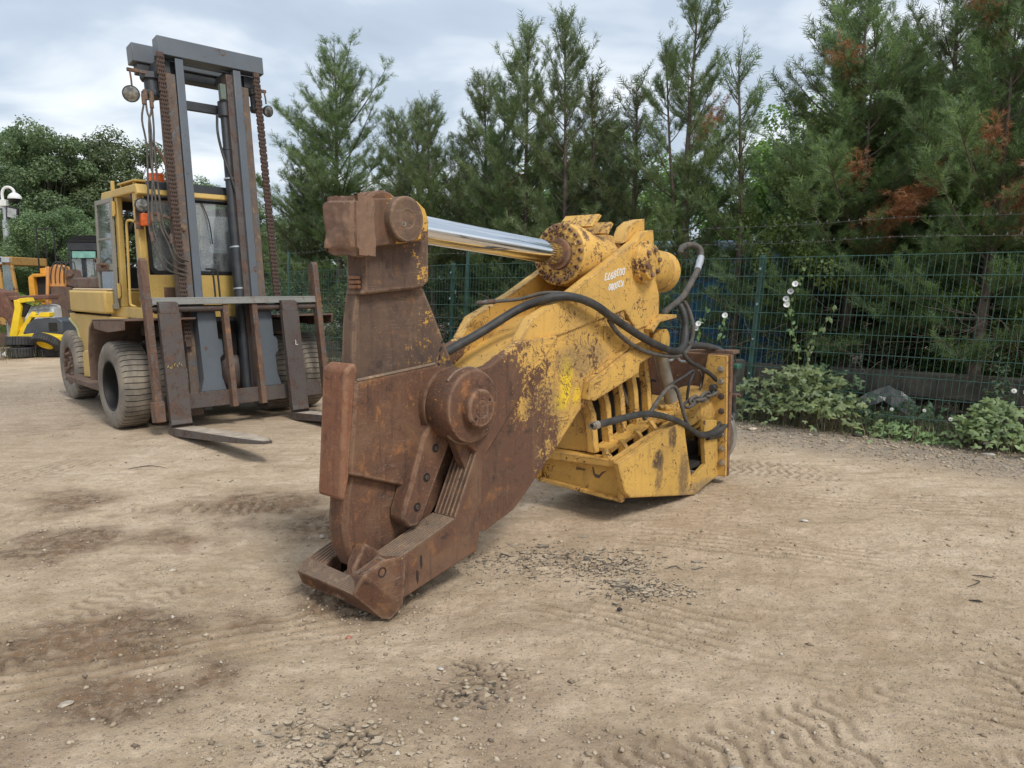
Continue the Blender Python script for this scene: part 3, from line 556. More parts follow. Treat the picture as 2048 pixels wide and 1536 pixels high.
D = {
 'arm': [(0.143,1.827),(0.121,1.757),(0.091,1.597),(0.078,1.412),(0.073,1.18),(0.078,0.902),(0.246,0.786),(0.819,0.87),(1.177,0.948),(1.229,1.143),(1.009,1.224),(0.893,1.26),(0.819,1.39),(0.71,1.606),(0.613,1.785)],
 'knuckle': [(0.126,2.037),(0.613,2.144),(0.61,1.823),(0.557,1.78),(0.106,1.747),(0.121,1.776)],
 'ham': [(0.05,2.242),(0.318,2.265),(0.448,2.26),(0.508,2.221),(0.534,2.155),(0.529,2.093),(0.493,2.05),(0.112,1.992),(0.064,2.056)],
 'cap': [(0.001,2.236),(0.099,2.245),(0.082,2.132),(0.11,2.058),(0.101,1.981),(-0.008,1.957)],
 'doubler': [(0.026,1.298),(0.625,1.34),(0.683,1.308),(0.689,1.145),(0.576,0.978),(0.475,0.829),(0.399,0.636),(-0.035,0.796),(-0.002,1.062)],
 'frontblock': [(0.036,1.392),(0.058,1.35),(0.042,1.295),(-0.019,0.79),(-0.054,0.657),(-0.087,0.667),(-0.052,1.067),(-0.029,1.357)],
 'blade': [(0.017,0.833),(-0.024,0.645),(-0.04,0.484),(-0.021,0.352),(0.031,0.242),(0.203,0.214),(0.396,0.248),(0.553,0.33),(0.716,0.512),(0.924,0.825),(0.927,1.081),(0.664,1.234)],
 'strip': [(0.776,1.111),(0.625,1.129),(0.52,1.009),(0.446,0.932),(0.342,0.669),(0.281,0.537),(0.276,0.48),(0.317,0.428),(0.383,0.414),(0.431,0.453),(0.602,0.757),(0.676,0.881),(0.796,0.923)],
 'stripbolt': [(0.541,0.855),(0.465,0.693),(0.386,0.535)],
 'jaw': [(-0.132,0.302),(0.035,0.342),(0.105,0.313),(0.585,0.44),(0.781,0.805),(0.583,0.945),(0.513,1.153),(0.724,1.291),(0.904,1.314),(1.199,1.442),(1.616,1.462),(1.149,1.038),(0.84,0.754),(0.809,0.312),(0.776,0.188),(0.128,0.078)],
 'body': [(0.613,0.93),(0.553,1.144),(0.768,1.284),(0.95,1.308),(1.25,1.418),(1.672,1.468),(2.534,1.617),(2.559,1.531),(2.942,1.457),(2.949,1.301),(2.996,1.216),(2.792,1.17),(2.779,1.098),(2.136,0.948),(2.069,0.964),(1.927,0.889),(1.707,0.712),(1.492,0.553),(1.354,0.456),(1.189,0.344),(0.906,0.272),(0.826,0.293),(0.761,0.629)],
 'ear': [(1.237,1.439),(1.356,1.581),(1.592,1.667),(1.796,1.742),(2.685,2.142),(2.806,2.221),(2.942,2.236),(2.967,2.079),(3.004,1.84),(3.07,1.718),(3.07,1.555),(2.898,1.471),(2.699,1.448),(2.517,1.61),(1.658,1.458)],
 'bodyflange': [(1.975,0.986),(2.004,1.103),(2.576,1.3),(2.848,1.394),(2.922,1.224),(2.721,1.179),(2.708,1.108),(2.074,0.959)],
 'pivot': (0.689,1.101),
 'pivot_small': (0.686,1.095),
 'pin': (0.323,2.151),
 'trun': (2.772,1.978),
 'barrel0': (2.069,2.027),
 'toothR': [(-0.155,0.312),(-0.135,0.322),(0.107,0.102),(0.094,0.053),(0.021,-0.006),(-0.02,0.015),(-0.202,0.242)],
 'holes': [(0.016,0.287),(0.113,0.192)],
 'boxside': [(2.131,0.507),(3.176,0.692),(3.225,0.522),(3.307,0.279),(3.365,0.131),(3.637,0.216),(3.587,0.465),(3.595,0.624),(3.837,0.59),(3.926,0.063),(3.683,0.029),(3.434,-0.018),(2.329,0.203),(2.239,0.266)],
 'boxridge': [(2.107,0.63),(2.68,0.754)],
 'hose_main': [(0.861,-0.05,1.355),(0.92,-0.05,1.377),(1.186,0.0,1.487),(1.482,0.1,1.642),(1.608,0.28,1.716),(1.758,0.36,1.715),(1.978,0.38,1.66),(2.215,0.38,1.565),(2.702,0.38,1.38),(3.038,0.38,1.284),(3.301,0.36,1.244),(3.48,0.33,1.283),(3.602,0.28,1.406),(3.625,0.25,1.536),(3.642,0.2,1.623)],
 'hose_second': [(2.199,0.36,1.546),(2.321,0.36,1.449),(2.546,0.36,1.342),(2.824,0.36,1.261),(3.212,0.36,1.208),(3.483,0.34,1.218),(3.695,0.3,1.313),(3.748,0.28,1.444),(3.823,0.2,1.574),(3.818,0.15,1.655)],
 'hose_thin': [(1.264,-0.1,1.68),(1.397,-0.05,1.689),(1.545,0.05,1.705),(1.63,0.2,1.746),(1.784,0.3,1.738),(1.863,0.33,1.71)],
 'hose_top': [(4.218,-0.1,2.107),(4.237,-0.1,2.15),(4.33,-0.1,2.182),(4.452,-0.08,2.192),(4.495,-0.03,2.153),(4.46,0.0,2.068),(4.286,0.05,1.943),(4.093,0.08,1.823),(3.916,0.1,1.708),(3.702,0.12,1.63),(3.534,0.12,1.571),(3.519,0.1,1.518)],
 'hose_right': [(3.58,0.3,1.275),(3.82,0.32,1.257),(3.986,0.4,1.223),(4.027,0.5,1.157),(4.103,0.52,1.046),(4.114,0.52,0.929),(4.121,0.52,0.741),(4.146,0.52,0.597),(4.03,0.52,0.495),(3.859,0.5,0.463),(3.617,0.5,0.478)],
 'hose_loop': [(3.366,0.36,1.249),(3.484,0.38,1.146),(3.716,0.4,1.058),(3.898,0.44,0.958),(3.958,0.5,0.828),(4.004,0.5,0.684),(3.947,0.5,0.575),(3.749,0.5,0.503),(3.513,0.5,0.512),(3.343,0.5,0.573)],
 'hose_open': [(1.802,0.5,0.837),(1.944,0.5,0.835),(2.147,0.5,0.835),(2.437,0.5,0.829),(2.673,0.5,0.797),(2.97,0.5,0.72),(3.198,0.5,0.638),(3.413,0.5,0.536),(3.552,0.52,0.495),(3.819,0.54,0.506),(4.055,0.54,0.574)],
 'hose_bent': [(2.5,0.5,0.786),(2.592,0.5,0.824),(2.769,0.48,0.907),(2.921,0.46,0.96),(3.052,0.45,0.974),(3.114,0.46,0.939),(3.153,0.48,0.832),(3.194,0.5,0.702),(3.315,0.5,0.577),(3.494,0.5,0.502)],
 'tube_a': [(3.254,0.3,0.931),(3.351,0.32,0.971),(3.456,0.36,1.016),(3.548,0.38,1.053),(3.579,0.38,1.037),(3.539,0.36,0.928),(3.55,0.34,0.792)],
 'tube_b': [(3.244,0.0,0.906),(3.357,0.0,0.948),(3.429,0.05,0.959),(3.457,0.08,0.949)],
 'tube_c': [(3.579,0.1,1.121),(3.674,0.12,1.124),(3.682,0.14,1.152),(3.752,0.14,1.137),(3.774,0.16,1.109),(3.855,0.2,1.101)],
 'tube_d': [(3.858,0.3,1.029),(3.929,0.3,0.93),(3.855,0.3,0.798),(3.819,0.3,0.719)],
 'chain': [(3.389,0.42,0.767),(3.481,0.43,0.809),(3.619,0.44,0.802),(3.782,0.44,0.824),(3.949,0.45,0.848),(3.989,0.45,0.899)],
 'post1': [(3.35,1.154),(3.54,0.78)],
 'post2': [(3.291,0.983),(3.404,0.812)],
 'tubecyl': [(3.147,0.25,1.375),(3.958,0.0,1.284)],
 'bracket': [(2.891,1.451),(2.971,1.517),(3.264,1.54),(3.339,1.504),(3.37,1.288)],
 'texta': [(2.231,1.847),(2.513,1.913)],
 'textb': [(2.289,1.774),(2.495,1.815)],
}
# ---------------- demolition shear on the ground ----------------
RZ = math.atan2(math.cos(R(39.2)), math.sin(R(39.2)))
sh = thing('demolition_shear', 'huge rusty and yellow hydraulic demolition shear resting nose down on the dirt', 'demolition shear', (-0.96, 4.02, 0), RZ)
TS = lambda s, w, z: (s, -w, z)
def part(name, mat, build, parent=sh, bevel=0.006, smooth=35, T=TS, seg=2):
    m = MB(T); build(m); return m.obj(name, mat, parent, bevel, smooth, seg)
def pr(key, w0, w1): return lambda m: m.prism(D[key], w0, w1)

# upper jaw (moving blade, arm, hammer head)
uj = part('upper_jaw_blade', M['jaw_rust'], pr('blade', -0.05, 0.10), bevel=0.02)
part('arm_plate', M['arm_rust'], pr('arm', -0.035, 0.065), bevel=0.012)
kn = part('knuckle', M['arm_rust'], pr('knuckle', -0.03, 0.12), bevel=0.022)
part('weld_bead', M['hot_rust'], lambda m: [m.tube([(0.108, w, z) for w in (0.01, 0.05, 0.10)], 0.010, 6) for z in (1.79, 1.815, 1.84)], parent=kn, bevel=0)
def ham(m):
    m.prism(D['ham'], 0.085, 0.2); m.prism([(0.16, 2.0), (0.16, 2.235), (0.40, 2.25), (0.5, 2.15), (0.45, 2.05)], -0.16, -0.085)
    m.prism([(0.03, 1.985), (0.17, 2.01), (0.17, 2.245), (0.03, 2.235)], -0.03, 0.084)
part('hammer_head', M['ham'], ham, bevel=0.01)
# worn lump of hardfacing wrapped round the front of the hammer head
def cap(m):
    bm = bmesh.new(); bmesh.ops.create_cube(bm, size=1.0)
    bmesh.ops.subdivide_edges(bm, edges=bm.edges, cuts=26, use_grid_fill=True)
    r2 = random.Random(4)
    from mathutils import noise as mn
    vs = []
    for v in bm.verts:
        x = 0.045 + v.co.x * 0.135; w = 0.095 + v.co.y * 0.265; z = 2.105 + v.co.z * 0.295
        # rounded ends and a torn lower rim
        q = max(abs(v.co.y) * 2, abs(v.co.z) * 2); p = Vector((x * 9, w * 9, z * 9))
        n = mn.fractal(p, 0.6, 2.0, 4); n2 = mn.noise(p * 0.7 + Vector((5, 1, 2)))
        k = 1 + 0.05 * n; x2 = 0.045 + (x - 0.045) * (1 + 0.14 * n + 0.10 * n2); w2 = 0.095 + (w - 0.095) * (1 + 0.04 * n2 + 0.02 * n)
        if v.co.z < -0.4: z -= 0.015 * mn.noise(Vector((w * 12, x * 12, 3))) + 0.015 * v.co.y
        if abs(v.co.y) > 0.42 and v.co.x < -0.3: x2 += 0.02
        if abs(v.co.z) > 0.42 and v.co.x < -0.3: x2 += 0.025
        n3 = mn.fractal(Vector((w * 30, x * 30, z * 14)), 0.7, 2.0, 4) * 0.0035; rg = 0.006 * max(0, mn.noise(Vector((w * 16, x * 4, z * 3 + 7)))); vs.append((x2 - n3 - rg * (v.co.x < 0), w2 + (n3 + rg * 0.6) * (1 if v.co.y > 0.45 else 0), z + 0.006 * n + n3))
    bm.verts.index_update(); fs = [[q.index for q in f.verts] for f in bm.faces]; bm.free()
    m.add(vs, fs)
part('hardfacing_cap', worn('cap_rust', (0.3, 0.22, 0.13), wear=0.72, scale=7, rust=((0.10, 0.06, 0.045), (0.17, 0.10, 0.07), (0.28, 0.15, 0.08)), bumpd=0.012), cap, bevel=0, smooth=60)
part('doubler_plate', M['jaw_rust'], lambda m: [m.prism(D['doubler'], 0.101, 0.15), m.prism(D['doubler'], -0.08, -0.051)], bevel=0.012)
part('front_wear_block', M['hot_rust'], pr('frontblock', -0.065, 0.135), bevel=0.03, seg=3)
sp = part('bolted_strip', M['jaw_rust'], lambda m: [m.prism(D['strip'], 0.102, 0.22)], bevel=0.016)
def cbolt(m, s, w, z, r, h=0.012, rim=True, seg=18):
    m.lathe((s, w - 0.004, z), (0, 1, 0), [(0, r), (h * 0.4, r), (h * 0.4, r * 0.72), (0.001, r * 0.68), (0.001, r * 0.42), (h * 0.7, r * 0.38), (h * 0.7, r * 0.05)], seg)
for (s, z) in D['stripbolt']:
    b = part('bolt', M['bolt_dark'], lambda m: m.lathe((s, 0.2215, z), (0, 1, 0), [(0, 0.015), (0.006, 0.014), (0.006, 0.007), (0.001, 0.005)], 6), parent=sp, bevel=0)
    part('bolt_recess', M['black'], lambda m: m.lathe((s, 0.2208, z), (0, 1, 0), [(0, 0.027), (0.0006, 0.027)], 22), parent=sp, bevel=0)
# rod eye between the hammer plates, with its pin and cover
px_, pz_ = D['pin']
eye = part('rod_eye', M['jaw_rust'], lambda m: m.lathe((px_ - 0.01, -0.08, pz_ + 0.0), (0, 1, 0), [(0, 0.15), (0.02, 0.165), (0.07, 0.165), (0.075, 0.158), (0.085, 0.158), (0.09, 0.165), (0.14, 0.165), (0.16, 0.15)], 40), bevel=0)
pc = part('pin_cover', M['arm_rust'], lambda m: m.lathe((px_, 0.19, pz_), (0, 1, 0), [(0, 0.122), (0.055, 0.122), (0.062, 0.115), (0.064, 0.05), (0.060, 0.048), (0.060, 0.02)], 40), bevel=0)
part('lock_bolt', M['bolt'], lambda m: cbolt(m, px_ - 0.03, 0.255, pz_ - 0.028, 0.014, 0.016), parent=pc, bevel=0)

# lower jaw: two brown side plates, toothed nose, ledges, pivot bosses
D['jaw'][0] = (-0.085, 0.302)
lj = part('lower_jaw_plate', M['body_grad'], pr('jaw', 0.262, 0.33), bevel=0.01)
part('lower_jaw_plate', M['body_grad'], lambda m: m.prism([(0.16, 0.26), (0.22, 0.32)] + D['jaw'][3:-1] + [(0.16, 0.09)], -0.26, -0.20), bevel=0.01)
LED = [(0.10, 0.30), (0.575, 0.428), (0.775, 0.79), (0.84, 0.79), (0.70, 0.42), (0.16, 0.12)]
part('wear_ledge', M['jaw_rust'], lambda m: m.prism(LED, 0.155, 0.2615), bevel=0.012)
part('wear_ledge', M['jaw_rust'], lambda m: m.prism(LED, -0.1995, -0.10), bevel=0.012)
def beads(m):   # weld beads laid along the ledges
    for w0, w1 in ((0.165, 0.325), (-0.255, -0.11)):
        for k in range(9):
            w = w0 + (w1 - w0) * k / 8
            m.tube([(0.115, w, 0.3185), (0.34, w, 0.378), (0.575, w, 0.441)], 0.0075, 5, 3)
        for k in range(6):
            w = w0 + (w1 - w0) * k / 5
            m.tube([(0.585, w, 0.446), (0.68, w, 0.62), (0.772, w, 0.79)], 0.006, 5, 3)
M['bead'] = worn('bead_worn', (0.2, 0.16, 0.12), wear=0.6, scale=12, rust=((0.09, 0.06, 0.045), (0.21, 0.14, 0.095), (0.34, 0.24, 0.15)))
part('weld_bead', M['bead'], beads, bevel=0)
part('jaw_floor', M['deep'], lambda m: m.prism([(0.12, 0.09), (0.2, 0.13), (0.72, 0.36), (0.85, 0.7), (0.95, 0.6), (0.80, 0.25)], -0.0995, 0.1545), bevel=0)
NV = [(-0.013, -0.28, 0.232), (-0.091, -0.28, 0.175), (-0.12, 0.25, 0.183), (-0.109, 0.333, 0.303), (-0.019, 0.05, 0.223), (-0.019, -0.12, 0.228), (0.10, -0.12, 0.275), (0.17, -0.27, 0.295), (0.17, 0.07, 0.295), (0.045, 0.333, 0.345),
      (-0.067, -0.27, 0.095), (0.055, 0.28, -0.004), (0.070, 0.325, -0.004), (0.128, 0.34, 0.045), (0.124, 0.34, 0.088), (0.17, 0.335, 0.11), (0.17, -0.27, 0.03), (0.17, 0.32, 0.04), (-0.019, -0.12, 0.06), (0.10, -0.12, 0.06), (-0.019, 0.05, 0.06), (0.17, 0.07, 0.06), (0.19, 0.333, 0.33)]
NF = [(7, 0, 5, 6), (0, 1, 2, 4, 5), (2, 3, 4), (4, 3, 9, 8), (8, 9, 22), (1, 10, 11, 2), (2, 11, 12, 13, 14, 3), (3, 14, 15, 22, 9), (14, 13, 17, 15), (7, 16, 10, 1, 0), (10, 16, 17, 12, 11), (12, 17, 13), (5, 6, 19, 18), (4, 5, 18, 20), (8, 4, 20, 21), (18, 19, 21, 20), (6, 7, 16, 19), (8, 22, 15, 17, 21), (16, 17, 21, 19)]
nb = part('nose', M['jaw_rust'], lambda m: m.add(NV, NF), bevel=0.008)
def lp3(a, b, f): return tuple(x + (y - x) * f for x, y in zip(a, b))
def noseribs(m):
    for k in range(10):
        f = (k + 0.4) / 10; m.tube([lp3(NV[0], NV[1], f), lp3((-0.022, 0.05, 0.223), (-0.106, 0.05, 0.181), f), lp3((-0.085, 0.27, 0.262), NV[2], f)], 0.0056, 6, 4, False)
    for k in range(6):
        g_ = (k + 0.5) / 6; m.tube([lp3(NV[0], NV[5], g_), lp3(NV[7], NV[6], g_)], 0.006, 5, 1, False)
    for k in range(10):
        g_ = (k + 0.5) / 10; m.tube([lp3(NV[4], (-0.095, 0.325, 0.305), g_), lp3(NV[8], NV[9], g_)], 0.0055, 5, 1, False)
part('weld_bead', M['bead'], noseribs, parent=nb, bevel=0)
part('jaw_insert', M['jaw_rust'], lambda m: m.add([(-0.03, 0.10, 0.30), (0.10, 0.10, 0.33), (0.03, 0.10, 0.40), (0.03, 0.19, 0.41), (0.13, 0.19, 0.34), (-0.06, 0.19, 0.29), (-0.05, 0.1, 0.15), (-0.05, 0.19, 0.15), (0.12, 0.1, 0.15), (0.12, 0.19, 0.15)],
     [(0, 1, 2), (3, 4, 5), (2, 1, 4, 3), (0, 2, 3, 5), (0, 5, 7, 6), (1, 8, 9, 4), (0, 6, 8, 1), (5, 4, 9, 7), (6, 7, 9, 8)]), bevel=0.012)
for i, (s, z) in enumerate(D['holes']):
    if i == 0: part('bolt_hole', M['deep'], lambda m: m.lathe((s, 0.3325, z), (0, 1, 0), [(0, 0.026), (0.006, 0.028), (0.006, 0.022), (0.001, 0.02)], 20), parent=lj, bevel=0)
    else: part('bolt', M['bolt_dark'], lambda m: cbolt(m, s, 0.334, z, 0.03), parent=lj, bevel=0)
part('gouge', M['deep'], lambda m: [m.prism([(s, z), (s + 0.012, z - 0.01), (s + 0.014, z - 0.06), (s + 0.006, z - 0.085), (s - 0.004, z - 0.05)], w, w + 0.003) for s, z, w in ((0.30, 0.30, 0.3295), (0.27, 0.22, 0.3295), (0.52, 1.0, 0.1495), (0.60, 0.98, 0.1495))], parent=lj, bevel=0)
def crack(m):
    pts = [(0.80, 1.54), (0.775, 1.47), (0.76, 1.43), (0.742, 1.38), (0.735, 1.33), (0.715, 1.28), (0.70, 1.22)]
    for a, b in zip(pts[:-1], pts[1:]):
        m.prism([(a[0] - 0.006, a[1]), (a[0] + 0.007, a[1] - 0.01), (b[0] + 0.004, b[1] + 0.015), (b[0] - 0.008, b[1] + 0.02)], 0.064, 0.0668)
part('gouge', M['deep'], crack, bevel=0)
part('weld_bead', M['bead'], lambda m: m.tube([(0.03, 0.148, 1.297), (0.3, 0.148, 1.316), (0.62, 0.148, 1.339)], 0.009, 6, 5), bevel=0)
# pivot
pv = D['pivot']
def boss(sg):
    def f(m): m.lathe((pv[0], sg * 0.20, pv[1]), (0, sg, 0), [(0, 0.20), (0.02, 0.215), (0.16, 0.22), (0.19, 0.212), (0.20, 0.195), (0.20, 0.10)], 48)
    return f
for sg in (1, -1): pb = part('pivot_boss', M['jaw_rust'], boss(sg), bevel=0)
part('weld_bead', M['bead'], lambda m: m.tube([(pv[0] + 0.222 * math.cos(t * 0.2618), 0.333, pv[1] + 0.222 * math.sin(t * 0.2618)) for t in range(-9, 10)], 0.009, 6, 2), bevel=0)
ps = D['pivot_small']
pp = part('pivot_pin', M['jaw_rust'], lambda m: m.lathe((ps[0], 0.39, ps[1]), (0, 1, 0), [(0, 0.115), (0.06, 0.112), (0.07, 0.102), (0.07, 0.055), (0.066, 0.053), (0.066, 0.049), (0.071, 0.047), (0.071, 0.006), (0.067, 0.004)], 44), bevel=0)
for a in (0.6, 3.9): part('pin_hole', M['black'], lambda m: m.lathe((ps[0] + 0.078 * math.cos(a), 0.4585, ps[1] + 0.078 * math.sin(a)), (0, 1, 0), [(0, 0.008), (0.003, 0.008)], 12), parent=pp, bevel=0)
part('pivot_core', M['jaw_rust'], lambda m: m.lathe((pv[0], -0.19, pv[1]), (0, 1, 0), [(0, 0.215), (0.39, 0.215)], 40), bevel=0)

# body: side plates, ears, core, flanges
part('body_plate', M['body_grad'], pr('body', 0.225, 0.285), bevel=0.005)
part('body_plate', M['body_grad'], pr('body', -0.285, -0.225), bevel=0.005)
e1 = part('ear_plate', M['yellow'], pr('ear', 0.215, 0.30), bevel=0.006)
part('ear_plate', M['yellow'], pr('ear', -0.30, -0.215), bevel=0.006)
core = [(0.80, 1.05), (0.98, 1.16), (1.25, 1.33), (1.55, 1.45), (1.75, 1.56), (2.2, 1.60), (2.7, 1.60), (2.93, 1.45), (2.93, 1.30), (2.70, 1.18), (2.1, 1.0), (1.9, 0.92), (1.46, 0.58), (1.3, 0.48), (1.1, 0.42), (0.95, 0.6)]
part('body_core', M['yellow'], lambda m: m.prism(core, -0.2245, 0.2245), bevel=0.004)
part('body_flange', M['yellow'], pr('bodyflange', 0.286, 0.33), bevel=0.006)
part('stiffener_bar', M['yellow'], lambda m: m.prism([(1.99, 1.10), (2.0, 1.125), (2.60, 1.345), (2.62, 1.325)], 0.286, 0.315), bevel=0.004)
part('gusset_plate', M['yellow_dirty'], lambda m: m.prism([(1.955, 0.985), (1.985, 1.11), (2.01, 1.10), (1.985, 0.975)], 0.286, 0.345), bevel=0.003)
part('patch_plate', M['yellow_dirty'], lambda m: m.prism([(2.24, 1.395), (2.235, 1.50), (2.42, 1.50), (2.40, 1.44)], 0.286, 0.298), bevel=0.003)
part('ear_top_block', M['yellow'], lambda m: m.prism([(2.62, 2.12), (2.70, 2.25), (2.80, 2.30), (2.955, 2.33), (2.96, 2.16), (2.80, 2.16)], 0.10, 0.212), bevel=0.006)
part('lifting_bracket', M['flange'], lambda m: [m.prism([(2.25, 2.235), (2.36, 2.33), (2.40, 2.32), (2.29, 2.225)], -0.15, 0.16), m.prism([(2.42, 2.19), (2.50, 2.28), (2.535, 2.265), (2.46, 2.18)], -0.11, 0.18)], bevel=0.004)
# painted identification numbers, upside down as on the real plate
def paint_text(txt, s, z, size, ang, w=0.3015, sx=1.0):
    cu = bpy.data.curves.new('txt', 'FONT'); cu.body = txt; cu.size = size; cu.extrude = 0.0006; cu.offset = 0.0015; cu.shear = 0.2; cu.space_character = 1.0
    cu.align_x = 'CENTER'; cu.align_y = 'CENTER'
    to = bpy.data.objects.new('txt', cu); COL.objects.link(to)
    dg = bpy.context.evaluated_depsgraph_get(); me = bpy.data.meshes.new_from_object(to.evaluated_get(dg)); bpy.data.objects.remove(to)
    me.materials.clear(); me.materials.append(M['white'])
    rr = random.Random(len(txt))
    for v in me.vertices:
        x, y = v.co.x * sx, v.co.y; y += 0.004 * math.sin(x * 40) ; x += 0.003 * math.sin(y * 90)
        a = ang + math.pi; X_, Z_ = x * math.cos(a) - y * math.sin(a), x * math.sin(a) + y * math.cos(a)
        v.co = (s + X_, -(w) - v.co.z, z + Z_)
    o = bpy.data.objects.new('painted_number', me); COL.objects.link(o); o.parent = e1; return o
paint_text('0038973', 2.37, 1.885, 0.074, 0.20, sx=1.15)
paint_text('K20080', 2.39, 1.80, 0.068, 0.16, sx=1.0)

# main hydraulic ram: rod, gland flange with two rings of bolts, barrel, trunnion
b0 = Vector((D['barrel0'][0], 0, D['barrel0'][1])); r0 = Vector((px_, 0, pz_)); ax = (b0 - r0).normalized()
part('ram_rod', M['chrome'], lambda m: m.lathe(r0 + ax * 0.14, ax, [(0, 0.083), ((b0 - r0).length - 0.1, 0.083)], 48), bevel=0)
part('rod_gland', M['jaw_rust'], lambda m: m.lathe(b0 - ax * 0.03, ax, [(0, 0.088), (0, 0.112), (0.025, 0.118), (0.035, 0.122), (0.04, 0.16), (0.05, 0.163)], 48), bevel=0)
fl = part('ram_flange', M['flange'], lambda m: m.lathe(b0, ax, [(0, 0.10), (0, 0.155), (-0.006, 0.156), (-0.006, 0.16), (0.0, 0.162), (0.0, 0.222), (0.008, 0.23), (0.145, 0.23), (0.15, 0.222), (0.155, 0.226), (0.255, 0.22), (0.262, 0.19)], 64), bevel=0)
u_ = Vector((0, 1, 0)); v_ = ax.cross(u_).normalized()
def ring(n, r, hr, hh, off=0.0, skip=()):
    for k in range(n):
        if k in skip: continue
        t = 2 * math.pi * (k + off) / n; c = b0 + (u_ * math.cos(t) + v_ * math.sin(t)) * r
        m = MB(TS); m.lathe(c, -ax, [(-0.001, hr), (hh, hr), (hh, hr * 0.55), (hh * 0.3, hr * 0.5), (hh * 0.3, hr * 0.05)], 12)
        m.obj('bolt', M['jaw_rust'], fl, 0)
ring(20, 0.197, 0.0165, 0.026, 0.3); ring(12, 0.138, 0.0095, 0.012)
part('ram_barrel', M['yellow'], lambda m: m.lathe(b0 + ax * 0.2, ax, [(0, 0.192), (0.30, 0.19), (0.31, 0.20), (0.325, 0.20), (0.335, 0.19), (0.36, 0.19), (0.37, 0.215), (0.62, 0.215), (0.63, 0.19), (1.25, 0.185), (1.26, 0.178), (1.275, 0.178), (1.28, 0.185), (1.40, 0.185), (1.42, 0.165)], 56), bevel=0)
tr = D['trun']
tc_ = part('trunnion_cap', M['flange'], lambda m: m.lathe((tr[0], 0.24, tr[1]), (0, 1, 0), [(0, 0.165), (0.105, 0.165), (0.11, 0.158), (0.11, 0.142), (0.125, 0.14), (0.15, 0.135), (0.153, 0.13), (0.153, 0.03)], 44), bevel=0)
for t, r in ((0.2, 0.1), (1.25, 0.1), (2.4, 0.1), (3.5, 0.1), (4.6, 0.1), (5.5, 0.1)):
    part('bolt', M['jaw_rust'], lambda m: m.lathe((tr[0] + r * math.cos(t), 0.39, tr[1] + r * math.sin(t)), (0, 1, 0), [(0, 0.02), (0.022, 0.019), (0.027, 0.012)], 12), parent=tc_, bevel=0)
part('trunnion_pin', M['jaw_rust'], lambda m: m.lathe((tr[0], -0.34, tr[1]), (0, 1, 0), [(0, 0.12), (0.6, 0.12)], 32), bevel=0)

# box frame at the rear
part('box_side', M['yellow_dirty'], pr('boxside', 0.45, 0.50), bevel=0.008)
part('box_side', M['yellow_dirty'], pr('boxside', -0.41, -0.36), bevel=0.008)
part('box_rim', M['yellow'], lambda m: m.prism([(2.15, 0.492), (3.17, 0.672), (3.17, 0.70), (2.15, 0.52)], 0.405, 0.449), bevel=0.004)
part('box_front', M['yellow_dirty'], lambda m: m.prism([(-0.355, 0.30), (-0.30, 0.21), (0.445, 0.185), (0.445, 0.43), (-0.355, 0.40)], 2.33, 2.37, 's'), bevel=0.006)
part('paint_chip', M['hub'], lambda m: [m.prism([(0.15, 0.39), (0.16, 0.39), (0.175, 0.34), (0.21, 0.335), (0.25, 0.37), (0.28, 0.375), (0.25, 0.355), (0.215, 0.31), (0.18, 0.31), (0.16, 0.335)], 2.327, 2.3295, 's'), m.tube([(2.328, 0.0 + k * 0.009, 0.355 + (0.018 if k % 2 else -0.012) * (1 - k * 0.05)) for k in range(10)], 0.0035, 4, 2)], bevel=0)
part('box_front_rim', M['yellow'], lambda m: [m.prism([(-0.355, 0.40), (0.445, 0.432), (0.445, 0.485), (-0.30, 0.475)], 2.27, 2.40, 's'), m.prism([(-0.355, 0.205), (0.445, 0.165), (0.445, 0.195), (-0.32, 0.235)], 2.28, 2.33, 's'), m.prism([(0.425, 0.19), (0.448, 0.19), (0.448, 0.45), (0.425, 0.45)], 2.26, 2.33, 's'), m.prism([(-0.36, 0.29), (-0.335, 0.22), (-0.33, 0.42), (-0.36, 0.41)], 2.26, 2.33, 's')], bevel=0.006)
part('box_upper_front', M['yellow_dirty'], lambda m: m.prism([(-0.30, 0.478), (0.10, 0.49), (0.02, 0.78), (-0.10, 0.95), (-0.30, 0.9)], 2.38, 2.42, 's'), bevel=0.004)
part('box_floor', M['deep'], lambda m: [m.box((2.42, -0.355, 0.20), (3.85, 0.445, 0.24)), m.prism([(2.38, 0.20), (3.7, 0.05), (3.9, 0.35), (3.2, 0.55), (2.45, 0.40)], -0.3, 0.30)], bevel=0.004)
part('box_deck', M['yellow'], lambda m: [m.prism([(2.42, 0.50), (3.35, 0.675), (3.35, 0.705), (2.42, 0.53)], 0.10, 0.265), m.prism([(2.30, 0.42), (3.3, 0.60), (3.3, 0.615), (2.30, 0.435)], 0.265, 0.404), m.prism([(3.15, 0.62), (3.85, 0.72), (3.85, 0.76), (3.15, 0.66)], -0.355, 0.265)], bevel=0.004)
for k in range(5):
    s = 2.30 + k * 0.235; z = 0.435 + k * 0.042
    part('deck_rib', M['yellow'], lambda m: m.prism([(0.255, z), (0.404, z), (0.404, z + 0.012), (0.33, z + 0.045), (0.275, z + 0.11), (0.255, z + 0.11)], s, s + 0.055, 's'), bevel=0.003)
for k in range(5):   # curved ribs that carry the body over the deck
    s = 2.33 + k * 0.215
    def rib(m):
        z0 = 0.50 + (s - 2.33) * 0.18; z1 = 0.98 + (s - 2.33) * 0.36
        a = [(0.10, z0), (0.085, z0 + 0.15), (0.07, z0 + 0.3), (0.02, z1 - 0.08), (-0.06, z1)]
        b = [(-0.02, z1 + 0.02), (0.09, z1 - 0.08), (0.135, z0 + 0.3), (0.15, z0 + 0.15), (0.17, z0)]
        m.prism(a + b, s, s + 0.07, 's')
    part('curved_rib', M['yellow'], rib, bevel=0.004)
